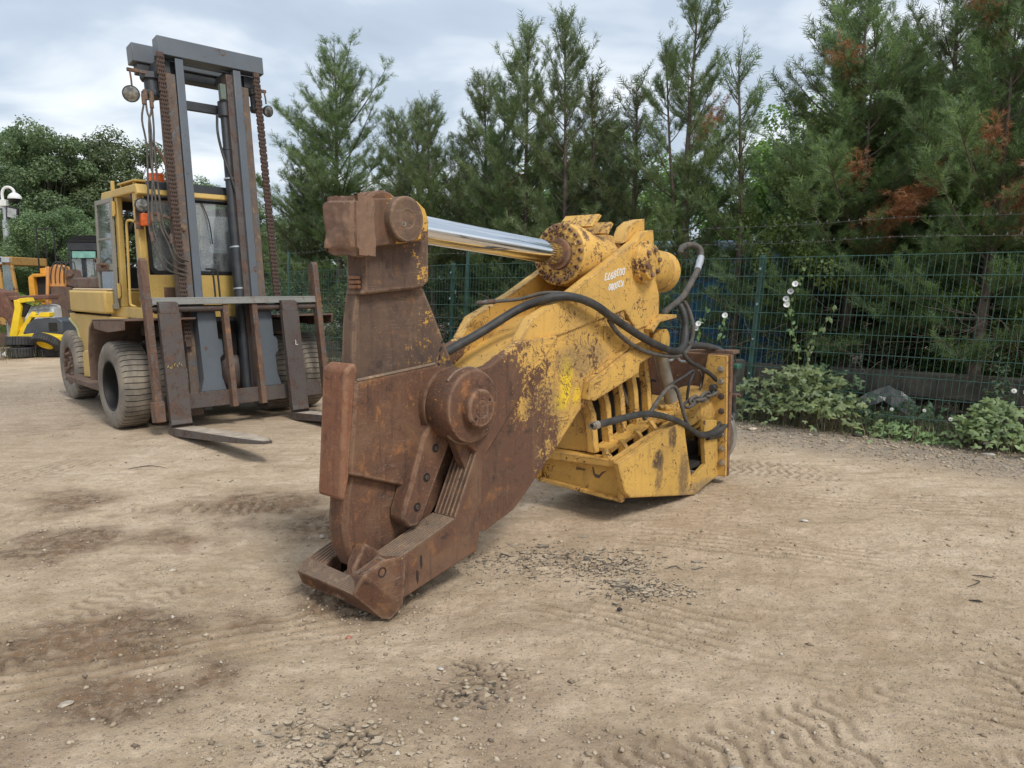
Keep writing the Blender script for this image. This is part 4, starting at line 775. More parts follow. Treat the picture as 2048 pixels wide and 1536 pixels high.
part('inner_frame', M['deep'], lambda m: m.prism([(2.47, 0.5), (3.5, 0.7), (3.5, 0.95), (2.7, 1.1), (2.45, 0.95)], -0.30, 0.02), bevel=0.004)
# rotator posts with collars
for nm, (p, q), w, r, rc_, hc in (('near', D['post1'], 0.2, 0.058, 0.10, 0.09), ('far', D['post2'], -0.02, 0.045, 0.078, 0.08)):
    s, z = q; s = s if nm == 'near' else s - 0.3; zz = z if nm == 'near' else z - 0.02
    part('lift_ram', M['post_steel'], lambda m: m.lathe((s, w, zz - 0.04), (p[0] - q[0], 0, p[1] - q[1]), [(0, r), (0.62, r)], 28), bevel=0)
    part('ram_collar', M['flange'], lambda m: m.lathe((s + 0.02, w, zz - 0.15), (p[0] - q[0], 0, p[1] - q[1]), [(0, rc_ * 1.25), (0.02, rc_ * 1.25), (0.025, rc_), (0.05 + hc, rc_), (0.06 + hc, rc_ * 0.95), (0.06 + hc, r * 1.05)], 36), bevel=0)
# bracket with cross tube above the ram
part('tube_bracket', M['yellow'], lambda m: [m.prism([(2.87, 1.42), (2.98, 1.50), (3.27, 1.525), (3.27, 1.555), (2.97, 1.53), (2.85, 1.45)], 0.05, 0.36), m.prism([(2.89, 1.42), (2.98, 1.50), (3.27, 1.52), (3.3, 1.3), (3.2, 1.25), (3.24, 1.44), (3.0, 1.43)], 0.10, 0.14)], bevel=0.005)
part('cross_tube', M['yellow_dirty'], lambda m: m.lathe((3.10, -0.20, 1.33), (0.12, 1, 0), [(0, 0.10), (0.38, 0.10), (0.385, 0.07), (0.44, 0.07), (0.445, 0.105), (0.52, 0.105), (0.52, 0.02)], 36), bevel=0)
# mounting plate with bolted strip and hub
part('mount_plate', M['jaw_rust'], lambda m: m.box((3.94, -0.42, 0.06), (3.985, 0.575, 1.18)), bevel=0.008)
part('mount_top_rim', M['bar_rust'], lambda m: m.prism([(-0.40, 1.12), (0.58, 1.18), (0.58, 1.215), (0.3, 1.21), (-0.40, 1.15)], 3.96, 4.10, 's'), bevel=0.006)
ms = part('bolt_strip', M['yellow'], lambda m: m.prism([(0.28, 0.62), (0.36, 1.17), (0.545, 1.17), (0.57, 0.06), (0.36, 0.06), (0.30, 0.2)], 3.90, 3.938, 's'), bevel=0.005)
part('inner_cheek', M['yellow_dirty'], lambda m: m.prism([(-0.42, 0.3), (-0.40, 1.13), (-0.30, 1.13), (-0.26, 0.70), (-0.20, 0.60), (0.26, 0.62), (0.26, 0.3)], 3.89, 3.935, 's'), bevel=0.005)
for i, z in enumerate((1.045, 0.935, 0.80, 0.665, 0.455, 0.32, 0.19)):
    w = 0.495 + (1.04 - z) * 0.045
    part('bolt', M['bolt'] if z not in (0.80, 0.665) else M['bolt_dark'], lambda m: m.lathe((3.901, w, z), (-1, 0, 0), [(0, 0.03), (0.006, 0.03), (0.007, 0.024), (0.026, 0.024), (0.028, 0.018)], 6 if i % 2 else 18), parent=ms, bevel=0)
part('hub_disc', M['yellow_dirty'], lambda m: m.lathe((3.90, 0.22, 0.64), (-1, 0.25, 0.1), [(0, 0.235), (0.05, 0.235), (0.06, 0.21), (0.10, 0.205), (0.11, 0.18), (0.15, 0.172), (0.16, 0.14), (0.22, 0.13), (0.23, 0.02)], 44), bevel=0)
part('data_plate', M['galv'], lambda m: m.box((3.885, 0.385, 0.36), (3.899, 0.47, 0.50)), parent=ms, bevel=0.002)
part('rear_disc', M['post_steel'], lambda m: m.lathe((3.99, 0.27, 0.42), (1, 0, 0), [(0, 0.33), (0.08, 0.33), (0.10, 0.3), (0.10, 0.1)], 44), bevel=0)
# hoses, pipes, clamps
def hose(nm, key, r, mat='rubber', seg=10, dz=0.0):
    return part(nm, M[mat], lambda m: m.tube([(s, w, z + dz) for s, w, z in D[key]], r, seg, 6), bevel=0, smooth=60)
hm = hose('hydraulic_hose', 'hose_main', 0.030)
hose('hydraulic_hose', 'hose_second', 0.018, 'rubber_dust')
ht_ = hose('hydraulic_hose', 'hose_thin', 0.013, 'rubber_dust')
hose('hydraulic_hose', 'hose_top', 0.029, 'rubber_dust')
hr_ = hose('hydraulic_hose', 'hose_right', 0.030, 'rubber')
hose('hydraulic_hose', 'hose_loop', 0.020)
ho = hose('hydraulic_hose', 'hose_open', 0.026, 'rubber')
hose('hydraulic_hose', 'hose_bent', 0.017, 'rubber_dust')
hose('pipe', 'tube_a', 0.013, 'rubber'); hose('pipe', 'tube_b', 0.012, 'rubber'); hose('pipe', 'tube_c', 0.012, 'galv'); hose('pipe', 'tube_d', 0.012, 'rubber_dust')
a, b = [Vector(p) for p in D['hose_open'][:2]]
part('hose_fitting', M['bolt'], lambda m: m.lathe(a + (b - a) * 0.3, a - b, [(0, 0.03), (0.05, 0.03), (0.05, 0.022), (0.075, 0.026), (0.075, 0.016), (0.03, 0.014)], 20), parent=ho, bevel=0)
a, b = Vector(D['hose_thin'][0]), Vector(D['hose_thin'][1])
part('hose_fitting', M['bar_rust'], lambda m: m.lathe(b, a - b, [(0, 0.017), (0.02, 0.019), (0.025, 0.016), (0.07, 0.018), (0.075, 0.015), (0.13, 0.016)], 12), parent=ht_, bevel=0)
a, b = Vector(D['hose_top'][5]), Vector(D['hose_top'][6])
part('hose_fitting', M['galv'], lambda m: m.lathe(a, b - a, [(0, 0.033), (0.03, 0.035), (0.035, 0.031), (0.06, 0.031), (0.065, 0.036), (0.1, 0.036), (0.105, 0.032), (0.22, 0.033)], 16), bevel=0)
part('hose_clamp', M['green_clamp'], lambda m: m.box((4.02, 0.48, 1.045), (4.12, 0.60, 1.085)), parent=hr_, bevel=0.006)
part('hose_clamp', M['bar_rust'], lambda m: [m.box((4.03, 0.47, 0.78), (4.13, 0.59, 0.81)), m.lathe((4.07, 0.59, 0.795), (0, 1, 0), [(0, 0.012), (0.03, 0.012)], 8)], parent=hr_, bevel=0.004)
part('hose_sleeve', M['rubber'], lambda m: m.tube([(s, w, z) for s, w, z in D['hose_right'][7:]], 0.042, 10, 6), bevel=0, smooth=60)
# chain
ch = part('lifting_chain', M['rubber'], lambda m: m.lathe((3.90, 0.44, 0.88), (-1, 0, 0), [(0, 0.03), (0.07, 0.03)], 12), bevel=0.004)
cp = [Vector(p) for p in D['chain']]
def along(P, f):
    f *= len(P) - 1; i = min(int(f), len(P) - 2); return P[i].lerp(P[i + 1], f - i)
for k in range(7):
    a, b = along(cp, k / 7), along(cp, (k + 1) / 7); d = (b - a).normalized(); c = (a + b) / 2; hl = (b - a).length * 0.78
    u = Vector((0, 0, 1)) if k % 2 else Vector((0.3, 1, 0)); u = (u - d * u.dot(d)).normalized()
    def lk(m):
        pts = []
        for t in range(13):
            q = 2 * math.pi * t / 12; cx_ = math.copysign(abs(math.cos(q)) ** 0.7, math.cos(q)); pts.append(c + d * cx_ * hl + u * math.sin(q) * 0.034)
        m.tube(pts, 0.0145, 8, 2)
    part('link', M['rubber_dust'], lk, parent=ch, bevel=0, smooth=70)
# small pebble of mud packed under the nose
# ---------------- heavy forklift truck ----------------
FRZ = math.atan2(-0.718, 0.696)
fk = thing('forklift_truck', 'old yellow heavy forklift truck with tall grey mast and open cab door', 'forklift', (-4.05, 10.3, 0), FRZ)
TAU = R(8); cT, sT = math.cos(TAU), math.sin(TAU)
TM = lambda p, w, q: (0.95 + p * cT - q * sT, -w, 0.2 + p * sT + q * cT)
def fp(name, mat, build, parent=fk, bevel=0.006, smooth=35, T=TS): return part(name, mat, build, parent, bevel, smooth, T)
TML = lambda p, w, q: TM(p, w + 0.024 * (4.4 - q), q)      # the mast leans a touch sideways
def ml(name, mat, build, parent=fk, bevel=0.005, smooth=35): return part(name, mat, build, parent, bevel, smooth, TML)
def mp(name, mat, build, parent=fk, bevel=0.005, smooth=35): return part(name, mat, build, parent, bevel, smooth, TM)
# wheels
def wheel_mesh(m, w, ro, ri, width, n, sg=1, groove=0.020, shoulder=0.03):
    """tyre centred at (0, w): grooves cut across the tread"""
    h = width / 2
    prof = [(-h * 0.93, ri), (-h, ri + 0.02), (-h * 1.04, (ri + ro) / 2), (-h * 0.98, ro - shoulder - 0.02), (-h * 0.9, ro - shoulder * 0.6), (-h * 0.80, ro - 0.004), (-h * 0.2, ro), (h * 0.2, ro), (h * 0.80, ro - 0.004), (h * 0.9, ro - shoulder * 0.6), (h * 0.98, ro - shoulder - 0.02), (h * 1.04, (ri + ro) / 2), (h, ri + 0.02), (h * 0.93, ri)]
    angs = []
    for k in range(n):
        a = 2 * math.pi * k / n; d = 2 * math.pi / n; angs += [(a, 0), (a + d * 0.86, 0), (a + d * 0.885, 1), (a + d * 0.975, 1)]
    vs = []; fs = []; np_ = len(prof)
    for a, gq in angs:
        for i, (x, r) in enumerate(prof):
            rr = r - (groove if gq and 4 <= i <= 9 else 0)
            aa = a + 0.010 * math.sin(i * 1.7 + a * 3) * (1 if 4 <= i <= 9 else 0)
            vs.append((math.cos(aa) * rr, w + x * sg, math.sin(aa) * rr))
    na = len(angs)
    for j in range(na):
        for i in range(np_ - 1): fs.append((j * np_ + i, j * np_ + i + 1, ((j + 1) % na) * np_ + i + 1, ((j + 1) % na) * np_ + i))
    m.add(vs, fs)
    m.mi[-len(fs):] = [1 if (q // (np_ - 1)) % 4 in (1, 2, 3) and 4 <= q % (np_ - 1) <= 8 else 0 for q in range(len(fs))]
def wheel(s, w, ro, ri, width, n, hubm, deep, lugs, parent=fk):
    t = MB(TS); wheel_mesh(t, 0, ro, ri, width, n); o = t.obj('wheel', [M['tyre'], M['tyre_groove']], parent, 0, 40); o.location = (s, -w, ro)
    sg = 1 if w > 0 else -1; h = width / 2
    m = MB(TS); m.lathe((0, -h * 0.85 * sg, 0), (0, sg, 0), [(0, ri + 0.005), (h * 1.8, ri + 0.005), (h * 1.83, ri - 0.012), (h * 1.78, ri - 0.022), (h * 1.5, ri - 0.03), (h * (1.8 - deep), ri - 0.04), (h * (1.8 - deep), 0.10), (h * (1.85 - deep), 0.06), (h * (2.1 - deep), 0.055), (h * (2.1 - deep), 0.005)], 36)
    r_ = m.obj('rim', hubm, o, 0)
    m = MB(TS); m.lathe((0, 0, 0), (0, sg, 0), [(0, 0.040 if deep < 0.5 else 0.03), (0.03, 0.036 if deep < 0.5 else 0.026), (0.035, 0.024), (0.065, 0.02), (0.068, 0.01)], 7); nm_ = m.mesh('nut', hubm)
    for k in range(lugs):
        a = 2 * math.pi * k / lugs; q = bpy.data.objects.new('nut', nm_); COL.objects.link(q); q.parent = o; q.location = ((ri * 0.64) * math.cos(a), -sg * (h * (0.93 - deep)), (ri * 0.64) * math.sin(a))
    return o
for sg in (1, -1):
    for w in (1.21, 0.78): wheel(0, sg * w, 0.55, 0.32, 0.36, 46, M['black'], 1.2 if w > 1 else 1.0, 10)
    wheel(-3.08, sg * 0.93, 0.55, 0.30, 0.34, 40, M['hub'], 0.25, 9)
fp('front_axle', M['black'], lambda m: [m.lathe((0, -1.0, 0.55), (0, 1, 0), [(0, 0.12), (0.7, 0.14), (0.8, 0.30), (1.0, 0.36), (1.2, 0.30), (1.3, 0.14), (2.0, 0.12)], 24)], bevel=0)
fp('rear_axle', M['black'], lambda m: m.box((-3.2, -0.8, 0.42), (-2.95, 0.8, 0.62)))
fp('differential', M['fork'], lambda m: m.lathe((0.15, -0.1, 0.62), (1, 0, 0), [(0, 0.30), (0.12, 0.26), (0.2, 0.2), (0.24, 0.1)], 28), bevel=0)
# chassis and bodywork
fp('chassis', M['black'], lambda m: [m.box((-3.3, -0.62, 0.55), (0.3, 0.62, 1.32)), m.box((-0.1, -0.95, 1.15), (0.3, 0.95, 1.33))])
def side(sg):
    def f(m):
        P = [(-3.42, 1.27), (-3.36, 0.98), (-3.22, 0.44), (-1.85, 0.50), (-1.80, 0.95), (-2.02, 1.30), (-2.4, 1.34)]
        m.prism(P, min(sg * 0.62, sg * 1.02), max(sg * 0.62, sg * 1.02))
    return f
# rear wheels turn inside an arch, so the skirts start in front of them
def skirt(sg):
    def f(m): m.prism([(-2.68, 0.42), (-2.72, 0.9), (-2.85, 1.15), (-3.25, 1.27), (-3.3, 1.36), (-0.75, 1.36), (-0.75, 1.22), (-1.05, 1.10), (-1.35, 0.85), (-1.45, 0.42)], min(sg * 0.88, sg * 0.98), max(sg * 0.88, sg * 0.98))
    return f
for sg in (1, -1): fp('body_skirt', M['fl_yellow'], skirt(sg), bevel=0.012)
fp('skirt_end', M['fl_pale'], lambda m: m.prism([(-2.72, 0.42), (-2.68, 0.42), (-2.72, 0.92), (-2.86, 1.17), (-3.26, 1.29), (-3.30, 1.26), (-2.90, 1.13), (-2.76, 0.90)], 0.87, 1.0))
fp('tool_box', M['fl_yellow'], lambda m: m.prism([(-2.25, 0.44), (-2.25, 0.80), (-2.15, 0.84), (-1.35, 0.86), (-1.3, 0.5)], 0.982, 1.10), bevel=0.01)
fp('step_plate', M['hub'], lambda m: m.prism([(-2.75, 0.36), (-2.6, 0.44), (-0.95, 0.44), (-0.95, 0.36)], 0.90, 1.25), bevel=0.01)
fp('counterweight', M['fl_yellow'], lambda m: m.prism([(-4.15, -0.62), (-2.92, -1.05), (-1.2, -1.05), (-1.2, 1.05), (-2.92, 1.05), (-4.15, 0.62)], 1.40, 1.72, 'z'), bevel=0.03)
fp('counterweight_top', M['fl_top'], lambda m: m.prism([(-4.10, -0.60), (-2.92, -1.0), (-1.2, -1.0), (-1.2, 1.0), (-2.92, 1.0), (-4.10, 0.60)], 1.723, 1.75, 'z'), bevel=0.008)
fp('counterweight_end', M['fl_pale'], lambda m: m.add([(-4.17, 0.58, 1.43), (-2.93, 1.053, 1.40), (-2.93, 1.053, 1.722), (-4.17, 0.63, 1.722), (-4.3, 0.4, 1.45), (-4.3, 0.4, 1.70), (-4.0, 0.5, 1.33), (-2.93, 0.9, 1.33)], [(0, 1, 2, 3), (4, 0, 3, 5), (6, 7, 1, 0)]), bevel=0)
fp('engine_hood', M['hub'], lambda m: m.box((-3.9, -0.75, 1.75), (-1.55, 0.75, 1.92)), bevel=0.03)
fp('hood_gap', M['black'], lambda m: m.box((-3.9, -0.85, 1.34), (-0.8, 0.85, 1.402)))
def fender(sg):
    def f(m):
        o_ = [(-0.78, 0.55), (-0.80, 0.95), (-0.70, 1.25), (-0.52, 1.36), (0.70, 1.40), (0.70, 1.375), (-0.50, 1.335), (-0.66, 1.22), (-0.76, 0.94), (-0.75, 0.55)]
        m.prism(o_, min(sg * 0.55, sg * 1.40), max(sg * 0.55, sg * 1.40))
        m.prism([(-0.52, 1.36), (0.70, 1.40), (0.68, 1.27), (0.1, 1.22), (-0.45, 1.24)], min(sg * 1.375, sg * 1.40), max(sg * 1.375, sg * 1.40))
    return f
for sg in (1, -1): fp('fender', M['hub'], fender(sg), bevel=0.004)
# cab
CW0, CW1 = -0.50, 0.90
fp('cab_floor', M['fl_yellow'], lambda m: m.box((-1.45, CW0, 1.36), (-0.05, CW1, 1.50)), bevel=0.008)
fp('cab_front_panel', M['fl_yellow'], lambda m: [m.prism([(0.885, 1.50), (0.86, 1.93), (CW0, 1.93), (CW0, 1.50)], -0.12, -0.06, 's'), m.box((-0.058, 0.30, 1.55), (-0.045, 0.68, 1.80))], bevel=0.004)
fp('panel_recess', M['bar_rust'], lambda m: m.box((-0.045, 0.33, 1.58), (-0.041, 0.65, 1.77)), bevel=0)
fp('cab_roof', M['fl_yellow'], lambda m: [m.prism([(-1.5, 2.97), (-0.12, 2.97), (-0.04, 2.92), (0.0, 2.95), (-0.06, 3.07), (-1.45, 3.07)], CW0 - 0.02, CW1 + 0.02)], bevel=0.012)
fp('roof_bracket', M['fl_yellow'], lambda m: [m.box((-0.9, 0.52, 3.071), (-0.25, 0.86, 3.09)), m.box((-0.95, 0.5, 3.13), (-0.3, 0.86, 3.155)), m.box((-0.9, 0.80, 3.09), (-0.86, 0.84, 3.13)), m.box((-0.4, 0.80, 3.09), (-0.36, 0.84, 3.13)), m.box((-0.9, 0.54, 3.09), (-0.86, 0.58, 3.13)), m.box((-1.1, 0.86, 3.071), (-1.05, 0.9, 3.2))])
# pillars and frame round the windscreen
fp('cab_pillar', M['fl_yellow'], lambda m: m.prism([(-0.20, 1.50), (-0.05, 1.50), (-0.13, 2.97), (-0.27, 2.97)], 0.80, CW1), bevel=0.01)
fp('cab_pillar', M['fl_yellow'], lambda m: m.prism([(-0.20, 1.50), (-0.05, 1.50), (-0.13, 2.97), (-0.27, 2.97)], CW0, CW0 + 0.10), bevel=0.01)
fp('cab_pillar', M['fl_yellow'], lambda m: m.prism([(-1.02, 1.50), (-0.90, 1.50), (-0.88, 2.97), (-1.0, 2.97)], 0.83, CW1), bevel=0.01)
fp('cab_pillar', M['fl_yellow'], lambda m: m.box((-1.45, 0.80, 1.50), (-1.38, CW1 - 0.01, 2.97)), bevel=0.01)
fp('cab_pillar', M['fl_yellow'], lambda m: m.box((-1.45, CW0, 1.50), (-1.36, CW0 + 0.08, 2.97)), bevel=0.01)
fp('back_panel', M['grey_dark'], lambda m: m.box((-1.46, CW0 + 0.08, 1.50), (-1.42, 0.8, 2.05)))
fp('back_header', M['grey_dark'], lambda m: m.box((-1.46, CW0 + 0.08, 2.85), (-1.42, 0.8, 2.97)))
ws = fp('windscreen', M['glass'], lambda m: m.prism([(0.76, 1.97), (0.79, 2.90), (-0.38, 2.90), (-0.38, 1.97)], -0.075, -0.067, 's'), bevel=0)
def wsfr(m):
    P = [(0.80, 1.94), (0.82, 2.93), (-0.41, 2.93), (-0.41, 1.94)]; Q = [(0.76, 1.985), (0.78, 2.885), (-0.37, 2.885), (-0.37, 1.985)]
    def rnd_(P_, r):
        o = []; n = len(P_)
        for i in range(n):
            p = Vector(P_[i]); a = (Vector(P_[i - 1]) - p).normalized() * r; b = (Vector(P_[(i + 1) % n]) - p).normalized() * r
            for t in (0, 0.25, 0.5, 0.75, 1): o.append((p + a) * (1 - t) ** 2 + p * 2 * t * (1 - t) + (p + b) * t * t)
        return o
    A, B = rnd_(P, 0.10), rnd_(Q, 0.09); n = len(A)
    vs = [(-0.055, p.x, p.y) for p in A] + [(-0.055, p.x, p.y) for p in B] + [(-0.08, p.x, p.y) for p in A] + [(-0.08, p.x, p.y) for p in B]
    fs = []
    for i in range(n):
        j = (i + 1) % n; fs += [(i, j, n + j, n + i), (2 * n + i, 3 * n + i, 3 * n + j, 2 * n + j), (i, 2 * n + i, 2 * n + j, j), (n + i, n + j, 3 * n + j, 3 * n + i)]
    m.add(vs, fs)
fp('window_seal', M['black'], wsfr, parent=ws, bevel=0)
fp('cab_front_frame', M['fl_yellow'], lambda m: [m.box((-0.15, CW0, 2.931), (-0.062, CW1 - 0.1, 2.968)), m.box((-0.14, 0.821, 1.93), (-0.066, 0.83, 2.93))], bevel=0.004)
fp('windscreen_wiper', M['black'], lambda m: m.tube([(-0.05, 0.1, 2.9), (-0.03, 0.02, 2.65), (-0.04, -0.02, 2.35)], 0.007, 6), bevel=0)
fp('side_window', M['glass_clear'], lambda m: m.box((-1.40, CW0 + 0.02, 1.95), (-0.25, CW0 + 0.03, 2.9)), bevel=0)
fp('seat', M['grey_dark'], lambda m: [m.prism([(-1.05, 1.75), (-0.5, 1.80), (-0.5, 1.95), (-0.95, 1.95), (-1.10, 2.62), (-1.22, 2.62)], -0.25, 0.30), m.box((-1.0, -0.1, 1.5), (-0.6, 0.15, 1.76))], bevel=0.04)
fp('dashboard', M['grey_dark'], lambda m: [m.prism([(-0.42, 1.6), (-0.2, 1.6), (-0.2, 2.19), (-0.42, 2.25)], -0.40, 0.16)], bevel=0.02)
def stw(m):
    c = Vector((-0.45, 0.02, 2.36)); n = Vector((-0.6, 0, 0.8)); u = Vector((0, 1, 0)); v = n.cross(u).normalized()
    m.tube([c + (u * math.cos(t) + v * math.sin(t)) * 0.17 for t in [k * 2 * math.pi / 16 for k in range(17)]], 0.014, 8, 2)
    for a in (0.5, 2.6, 4.7): m.cyl(c, c + (u * math.cos(a) + v * math.sin(a)) * 0.165, 0.009, seg=6)
    m.cyl(c, c - n.normalized() * 0.3, 0.022, seg=8)
fp('steering_wheel', M['black'], stw, bevel=0, smooth=60)
cu = bpy.data.curves.new('txt', 'FONT'); cu.body = 'CAT'; cu.size = 0.105; cu.extrude = 0.001; cu.offset = 0.004; cu.align_x = 'CENTER'; cu.align_y = 'CENTER'
to = bpy.data.objects.new('txt', cu); COL.objects.link(to); me = bpy.data.meshes.new_from_object(to.evaluated_get(bpy.context.evaluated_depsgraph_get())); bpy.data.objects.remove(to)
for v in me.vertices: v.co = (-0.194 + v.co.z, 0.055 + v.co.x * 1.05, 2.105 + v.co.y)     # on the dash panel behind the glass
me.materials.clear(); me.materials.append(M['white']); lt = bpy.data.objects.new('lettering', me); COL.objects.link(lt); lt.parent = fk
# cab door, swung open and latched back along the cab side
dr = fp('cab_door', M['door'], lambda m: [m.prism([(-1.78, 1.47), (-1.70, 1.47), (-1.62, 2.97), (-1.69, 2.97)], 0.915, 0.95), m.prism([(-1.08, 1.47), (-1.0, 1.47), (-0.97, 2.97), (-1.05, 2.97)], 0.915, 0.95), m.box((-1.70, 0.915, 1.47), (-1.08, 0.95, 1.53)), m.prism([(-1.70, 2.0), (-1.69, 2.09), (-1.06, 2.09), (-1.06, 2.0)], 0.915, 0.95), m.box((-1.63, 0.915, 2.91), (-1.05, 0.95, 2.97)), m.box((-1.67, 0.92, 2.42), (-1.06, 0.945, 2.45))], bevel=0.006)
fp('door_pane', M['glass_clear'], lambda m: m.prism([(-1.69, 2.08), (-1.07, 2.08), (-1.05, 2.92), (-1.64, 2.92)], 0.928, 0.934), parent=dr, bevel=0)
fp('door_pane', M['glass_clear'], lambda m: m.prism([(-1.70, 1.52), (-1.08, 1.52), (-1.07, 2.01), (-1.69, 2.01)], 0.928, 0.934), parent=dr, bevel=0)
fp('door_latch', M['bar_rust'], lambda m: [m.box((-1.72, 0.951, 1.99), (-1.25, 0.98, 2.10)), m.box((-1.5, 0.98, 2.07), (-1.2, 1.02, 2.10)), m.tube([(-1.7, 0.98, 2.12), (-1.6, 1.02, 2.17), (-1.45, 1.02, 2.14), (-1.35, 1.0, 2.04)], 0.013, 6)], parent=dr, bevel=0.004)
for z in (1.62, 2.72): fp('hinge', M['fl_yellow'], lambda m: [m.cyl((-0.955, 0.925, z), (-0.955, 0.925, z + 0.2), 0.02, seg=10), m.box((-1.0, 0.91, z + 0.02), (-0.92, 0.925, z + 0.18))], parent=dr, bevel=0.002)
fp('grab_rail', M['fl_yellow'], lambda m: m.tube([(-0.12, 0.93, 2.60), (-0.22, 0.96, 2.62), (-0.31, 0.97, 2.58), (-0.33, 0.97, 2.3), (-0.37, 0.97, 1.65), (-0.37, 0.96, 1.54), (-0.30, 0.93, 1.52)], 0.017, 8, 4), bevel=0, smooth=60)
fp('side_glass', M['glass_clear'], lambda m: m.prism([(-0.33, 1.60), (-0.25, 1.60), (-0.29, 2.86), (-0.36, 2.86)], 0.86, 0.866), bevel=0)
fp('beacon', M['orange'], lambda m: m.lathe((-0.60, 0.47, 3.072), (0, 0, 1), [(0, 0.05), (0.06, 0.05), (0.062, 0.11), (0.09, 0.11), (0.095, 0.095), (0.12, 0.095), (0.122, 0.105), (0.15, 0.105), (0.152, 0.095), (0.19, 0.095), (0.192, 0.103), (0.215, 0.10), (0.225, 0.04)], 24), bevel=0)
hl = fp('work_lamp', M['grey_dark'], lambda m: m.lathe((-0.02, 0.89, 2.80), (1, 0.05, -0.05), [(0, 0.03), (0.03, 0.07), (0.07, 0.088), (0.10, 0.088)], 28), bevel=0)
fp('lens', M['lens'], lambda m: m.lathe((0.078, 0.895, 2.795), (1, 0.05, -0.05), [(0, 0.08), (0.006, 0.06), (0.009, 0.01)], 28), parent=hl, bevel=0)
il = fp('indicator', M['amber'], lambda m: m.box((-0.02, 0.80, 2.54), (0.07, 0.91, 2.70)), bevel=0.012)
fp('lamp_bracket', M['bar_rust'], lambda m: [m.tube([(0.0, 0.82, 2.70), (0.1, 0.7, 2.68), (0.22, 0.58, 2.62), (0.3, 0.48, 2.48)], 0.022, 6, 3), m.box((-0.03, 0.86, 2.5), (-0.022, 0.95, 2.86))], bevel=0)

# mast: outer and inner rails, crossmembers, head beam
def rail(m, w0, w1, p0, p1, q0, q1, web='lo'):
    """channel section: front and back flanges joined by a web"""
    t = 0.028
    m.box((p1 - t, w0, q0), (p1, w1, q1)); m.box((p0, w0, q0), (p0 + t, w1, q1))
    if web == 'lo': m.box((p0 + t, w0, q0), (p1 - t, w0 + t, q1))
    else: m.box((p0 + t, w1 - t, q0), (p1 - t, w1, q1))
ml('outer_rail', M['grey_worn'], lambda m: rail(m, 0.375, 0.52, -0.56, -0.33, 0.0, 4.36, 'hi'), bevel=0.005)
ml('inner_rail', M['grey'], lambda m: rail(m, 0.27, 0.372, -0.53, -0.30, 0.05, 4.56, 'lo'), bevel=0.006)
ml('outer_rail', M['grey_worn'], lambda m: rail(m, -0.60, -0.495, -0.56, -0.33, 0.0, 4.36, 'lo'), bevel=0.005)
ml('inner_rail', M['grey'], lambda m: rail(m, -0.492, -0.39, -0.53, -0.30, 0.05, 4.56, 'hi'), bevel=0.006)
ml('rail_guide', M['fork'], lambda m: m.box((-0.50, -0.388, 0.2), (-0.34, -0.30, 4.5)), bevel=0.004)
ml('head_beam', M['grey'], lambda m: [m.box((-0.45, -0.82, 4.57), (-0.28, 0.585, 4.80)), m.box((-0.5, -0.80, 4.56), (-0.45, 0.57, 4.575))], bevel=0.008)
mp('rear_head_beam', M['grey'], lambda m: m.box((-0.92, -0.66, 4.60), (-0.72, 0.74, 4.84)), bevel=0.012)
mp('beam_flange', M['grey_dark'], lambda m: m.box((-0.90, -0.60, 4.48), (-0.75, 0.68, 4.598)), bevel=0.008)
for a_, b_ in (((-0.72, 0.30, 4.42), (-0.45, 0.55, 4.56)), ((-0.72, -0.58, 4.42), (-0.45, -0.32, 4.56)), ((-0.50, -0.80, 4.40), (-0.42, -0.59, 4.56)), ((-0.44, 0.40, 4.36), (-0.40, 0.56, 4.56))): mp('beam_link', M['grey_dark'], lambda m: m.box(a_, b_), bevel=0.006)
ml('upper_crossmember', M['grey_dark'], lambda m: m.box((-0.62, -0.39, 4.02), (-0.57, 0.27, 4.14)), bevel=0.006)
ml('mid_crossmember', M['grey_dark'], lambda m: [m.box((-0.64, -0.58, 2.82), (-0.58, 0.75, 3.03)), m.prism([(-0.60, 0.55), (-0.95, 0.60), (-0.95, 0.85), (-0.60, 0.75)], 2.86, 3.0, 'z')], bevel=0.006)
mp('lower_crossmember', M['grey_dark'], lambda m: [m.box((-0.64, -0.58, 0.35), (-0.58, 0.5, 0.62)), m.box((-0.64, -0.58, 1.15), (-0.58, 0.5, 1.25))], bevel=0.006)
lc = ml('lift_cylinder', M['grey_dark'], lambda m: [m.lathe((-0.45, -0.285, 0.2), (0, 0, 1), [(0, 0.075), (2.4, 0.075), (2.4, 0.062), (3.3, 0.062), (3.3, 0.07), (3.33, 0.07), (3.33, 0.055), (3.75, 0.055), (3.75, 0.08), (3.95, 0.08)], 24)], bevel=0)
ml('cylinder_band', M['galv'], lambda m: [m.lathe((-0.45, -0.285, q), (0, 0, 1), [(0, 0.079), (0.02, 0.079)], 24) for q in (1.62, 2.18, 3.1)], parent=lc, bevel=0)
ml('lift_hose', M['rubber'], lambda m: m.tube([(-0.4, -0.16, 3.95), (-0.4, -0.15, 3.7), (-0.4, -0.20, 3.4), (-0.36, -0.27, 3.1), (-0.36, -0.33, 2.8), (-0.36, -0.37, 2.4)], 0.018, 8, 5), bevel=0, smooth=60)
ml('cylinder_valve', plain('valve_green', (0.13, 0.16, 0.13), 0.6), lambda m: m.box((-0.42, -0.29, 4.15), (-0.34, -0.21, 4.36)), bevel=0.01)
